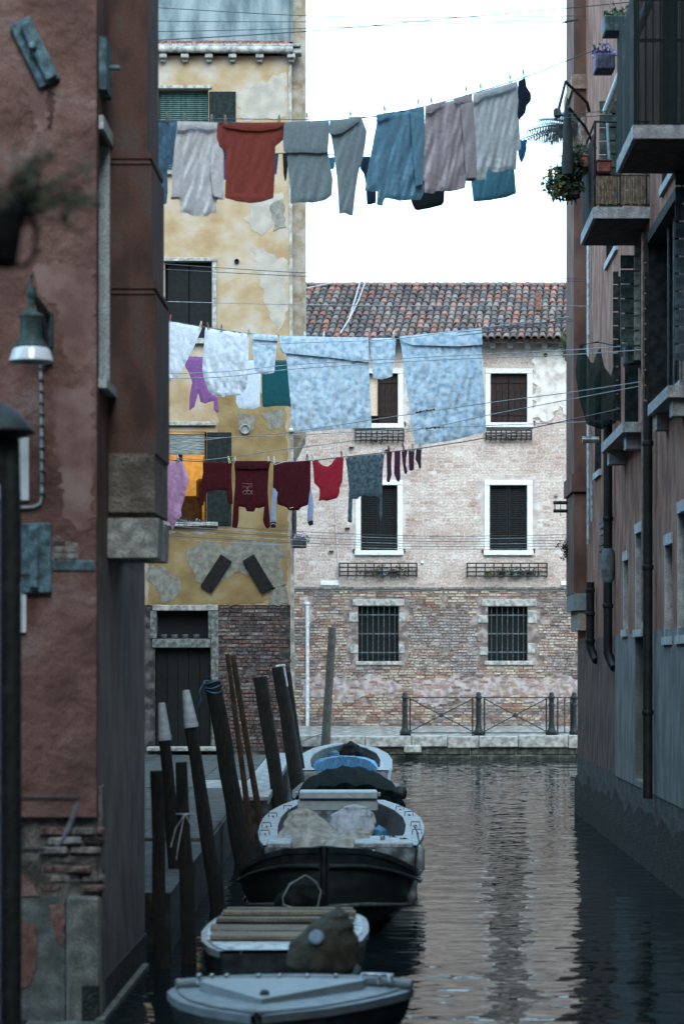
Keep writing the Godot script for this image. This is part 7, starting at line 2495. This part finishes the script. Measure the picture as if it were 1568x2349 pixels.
func make_small() -> void:
	# dark iron post close to the viewer at the left edge
	var D := 9.0
	var I := thing("iron_post", "dark iron post with a flared cap at the left edge, close to the viewer", "post", P(22, 2600, D))
	var im := surf("post iron", [C("1a2022"), C("222a2c"), C("2c3436")], {"scale": 2.0, "rough": 0.6, "grain": 0.3})
	var w := MB.new()
	w.tube([P(22, 1010, D), P(24, 1200, D), P(25, 2700, D)], [0.05, 0.055, 0.055], 16)
	part(I, "shaft", w, im)
	w = MB.new()
	w.lathe(P(2, 1080, D), [[0.055, -0.06], [0.06, 0.06], [0.075, 0.12], [0.085, 0.155], [0.14, 0.175], [0.168, 0.185], [0.165, 0.2], [0.12, 0.255], [0.07, 0.305], [0.03, 0.33], [0.0, 0.335]], 24)
	part(I, "cap", w, im)
	for q in [[45, 183, 1832, 0.011], [20, 104, 1950, 0.013], [40, 70, 1320, 0.01]]:
		w = MB.new()
		w.tube([P(q[0], q[2], D), P(q[1], q[2], D)], q[3], 8)
		part(I, "arm", w, im)
	w = MB.new()
	w.tube([P(182, 1832, D), P(176, 1855, D), P(160, 1895, D), P(145, 1925, D), P(128, 1945, D)], [0.006, 0.01, 0.012, 0.011, 0.008], 8)
	solo("frayed_rope", w, plain("rope pale", "8d8fa0", 0.95), "frayed pale rope end hanging from the iron post's arm", "rope")
	# hanging flower pot close to the viewer at the left edge
	D = 5.0
	var q6 := D / 6.6
	var H := thing("hanging_pot", "blurred dark flower pot with leggy stems at the upper left edge", "planter", P(20, 612, D))
	w = MB.new()
	w.lathe(P(10, 600, D), [[0.0, 0.0], [0.05 * q6, 0.0], [0.075 * q6, 0.16 * q6], [0.082 * q6, 0.165 * q6], [0.082 * q6, 0.19 * q6], [0.065 * q6, 0.19 * q6], [0.0, 0.17 * q6]], 20)
	part(H, "pot", w, plain("box black", "23282a", 0.8))
	w = MB.new()
	w.tube([P(60, 470, D), P(84, 520, D), P(82, 580, D), P(62, 608, D), P(20, 612, D), P(-40, 606, D)], 0.008, 8)
	part(H, "bracket", w, plain("iron", "23282a"))
	w = MB.new()
	var lv := MB.new()
	for k in 26:
		var a := rng.randf_range(-0.15, 1.5)
		var p := P(rng.randf_range(-10, 60), rng.randf_range(440, 500), D)
		var pts := [p]
		var dv := Vector3(cos(a), sin(a), rng.randf_range(-0.4, 0.4)).normalized()
		var ln := rng.randf_range(0.10, 0.25)
		for j in 5:
			dv = (dv + Vector3(0, -0.08, 0)).normalized()
			p += dv * ln / 5.0
			pts.append(p)
			leaves(lv, p, Vector3(0.018, 0.018, 0.02), 4, 0.024, [C("4a5f4e"), C("5c7058"), C("7f937a"), C("3a4c42"), C("8d9678")])
		w.tube(pts, 0.0025, 5)
	leaves(lv, P(50, 480, D), Vector3(0.06, 0.035, 0.06), 70, 0.035, [C("3b3048"), C("493a55"), C("2f3a38")])
	part(H, "stems", w, plain("stem green", "4c5c48", 0.8))
	part(H, "leaves", lv, leafmat())
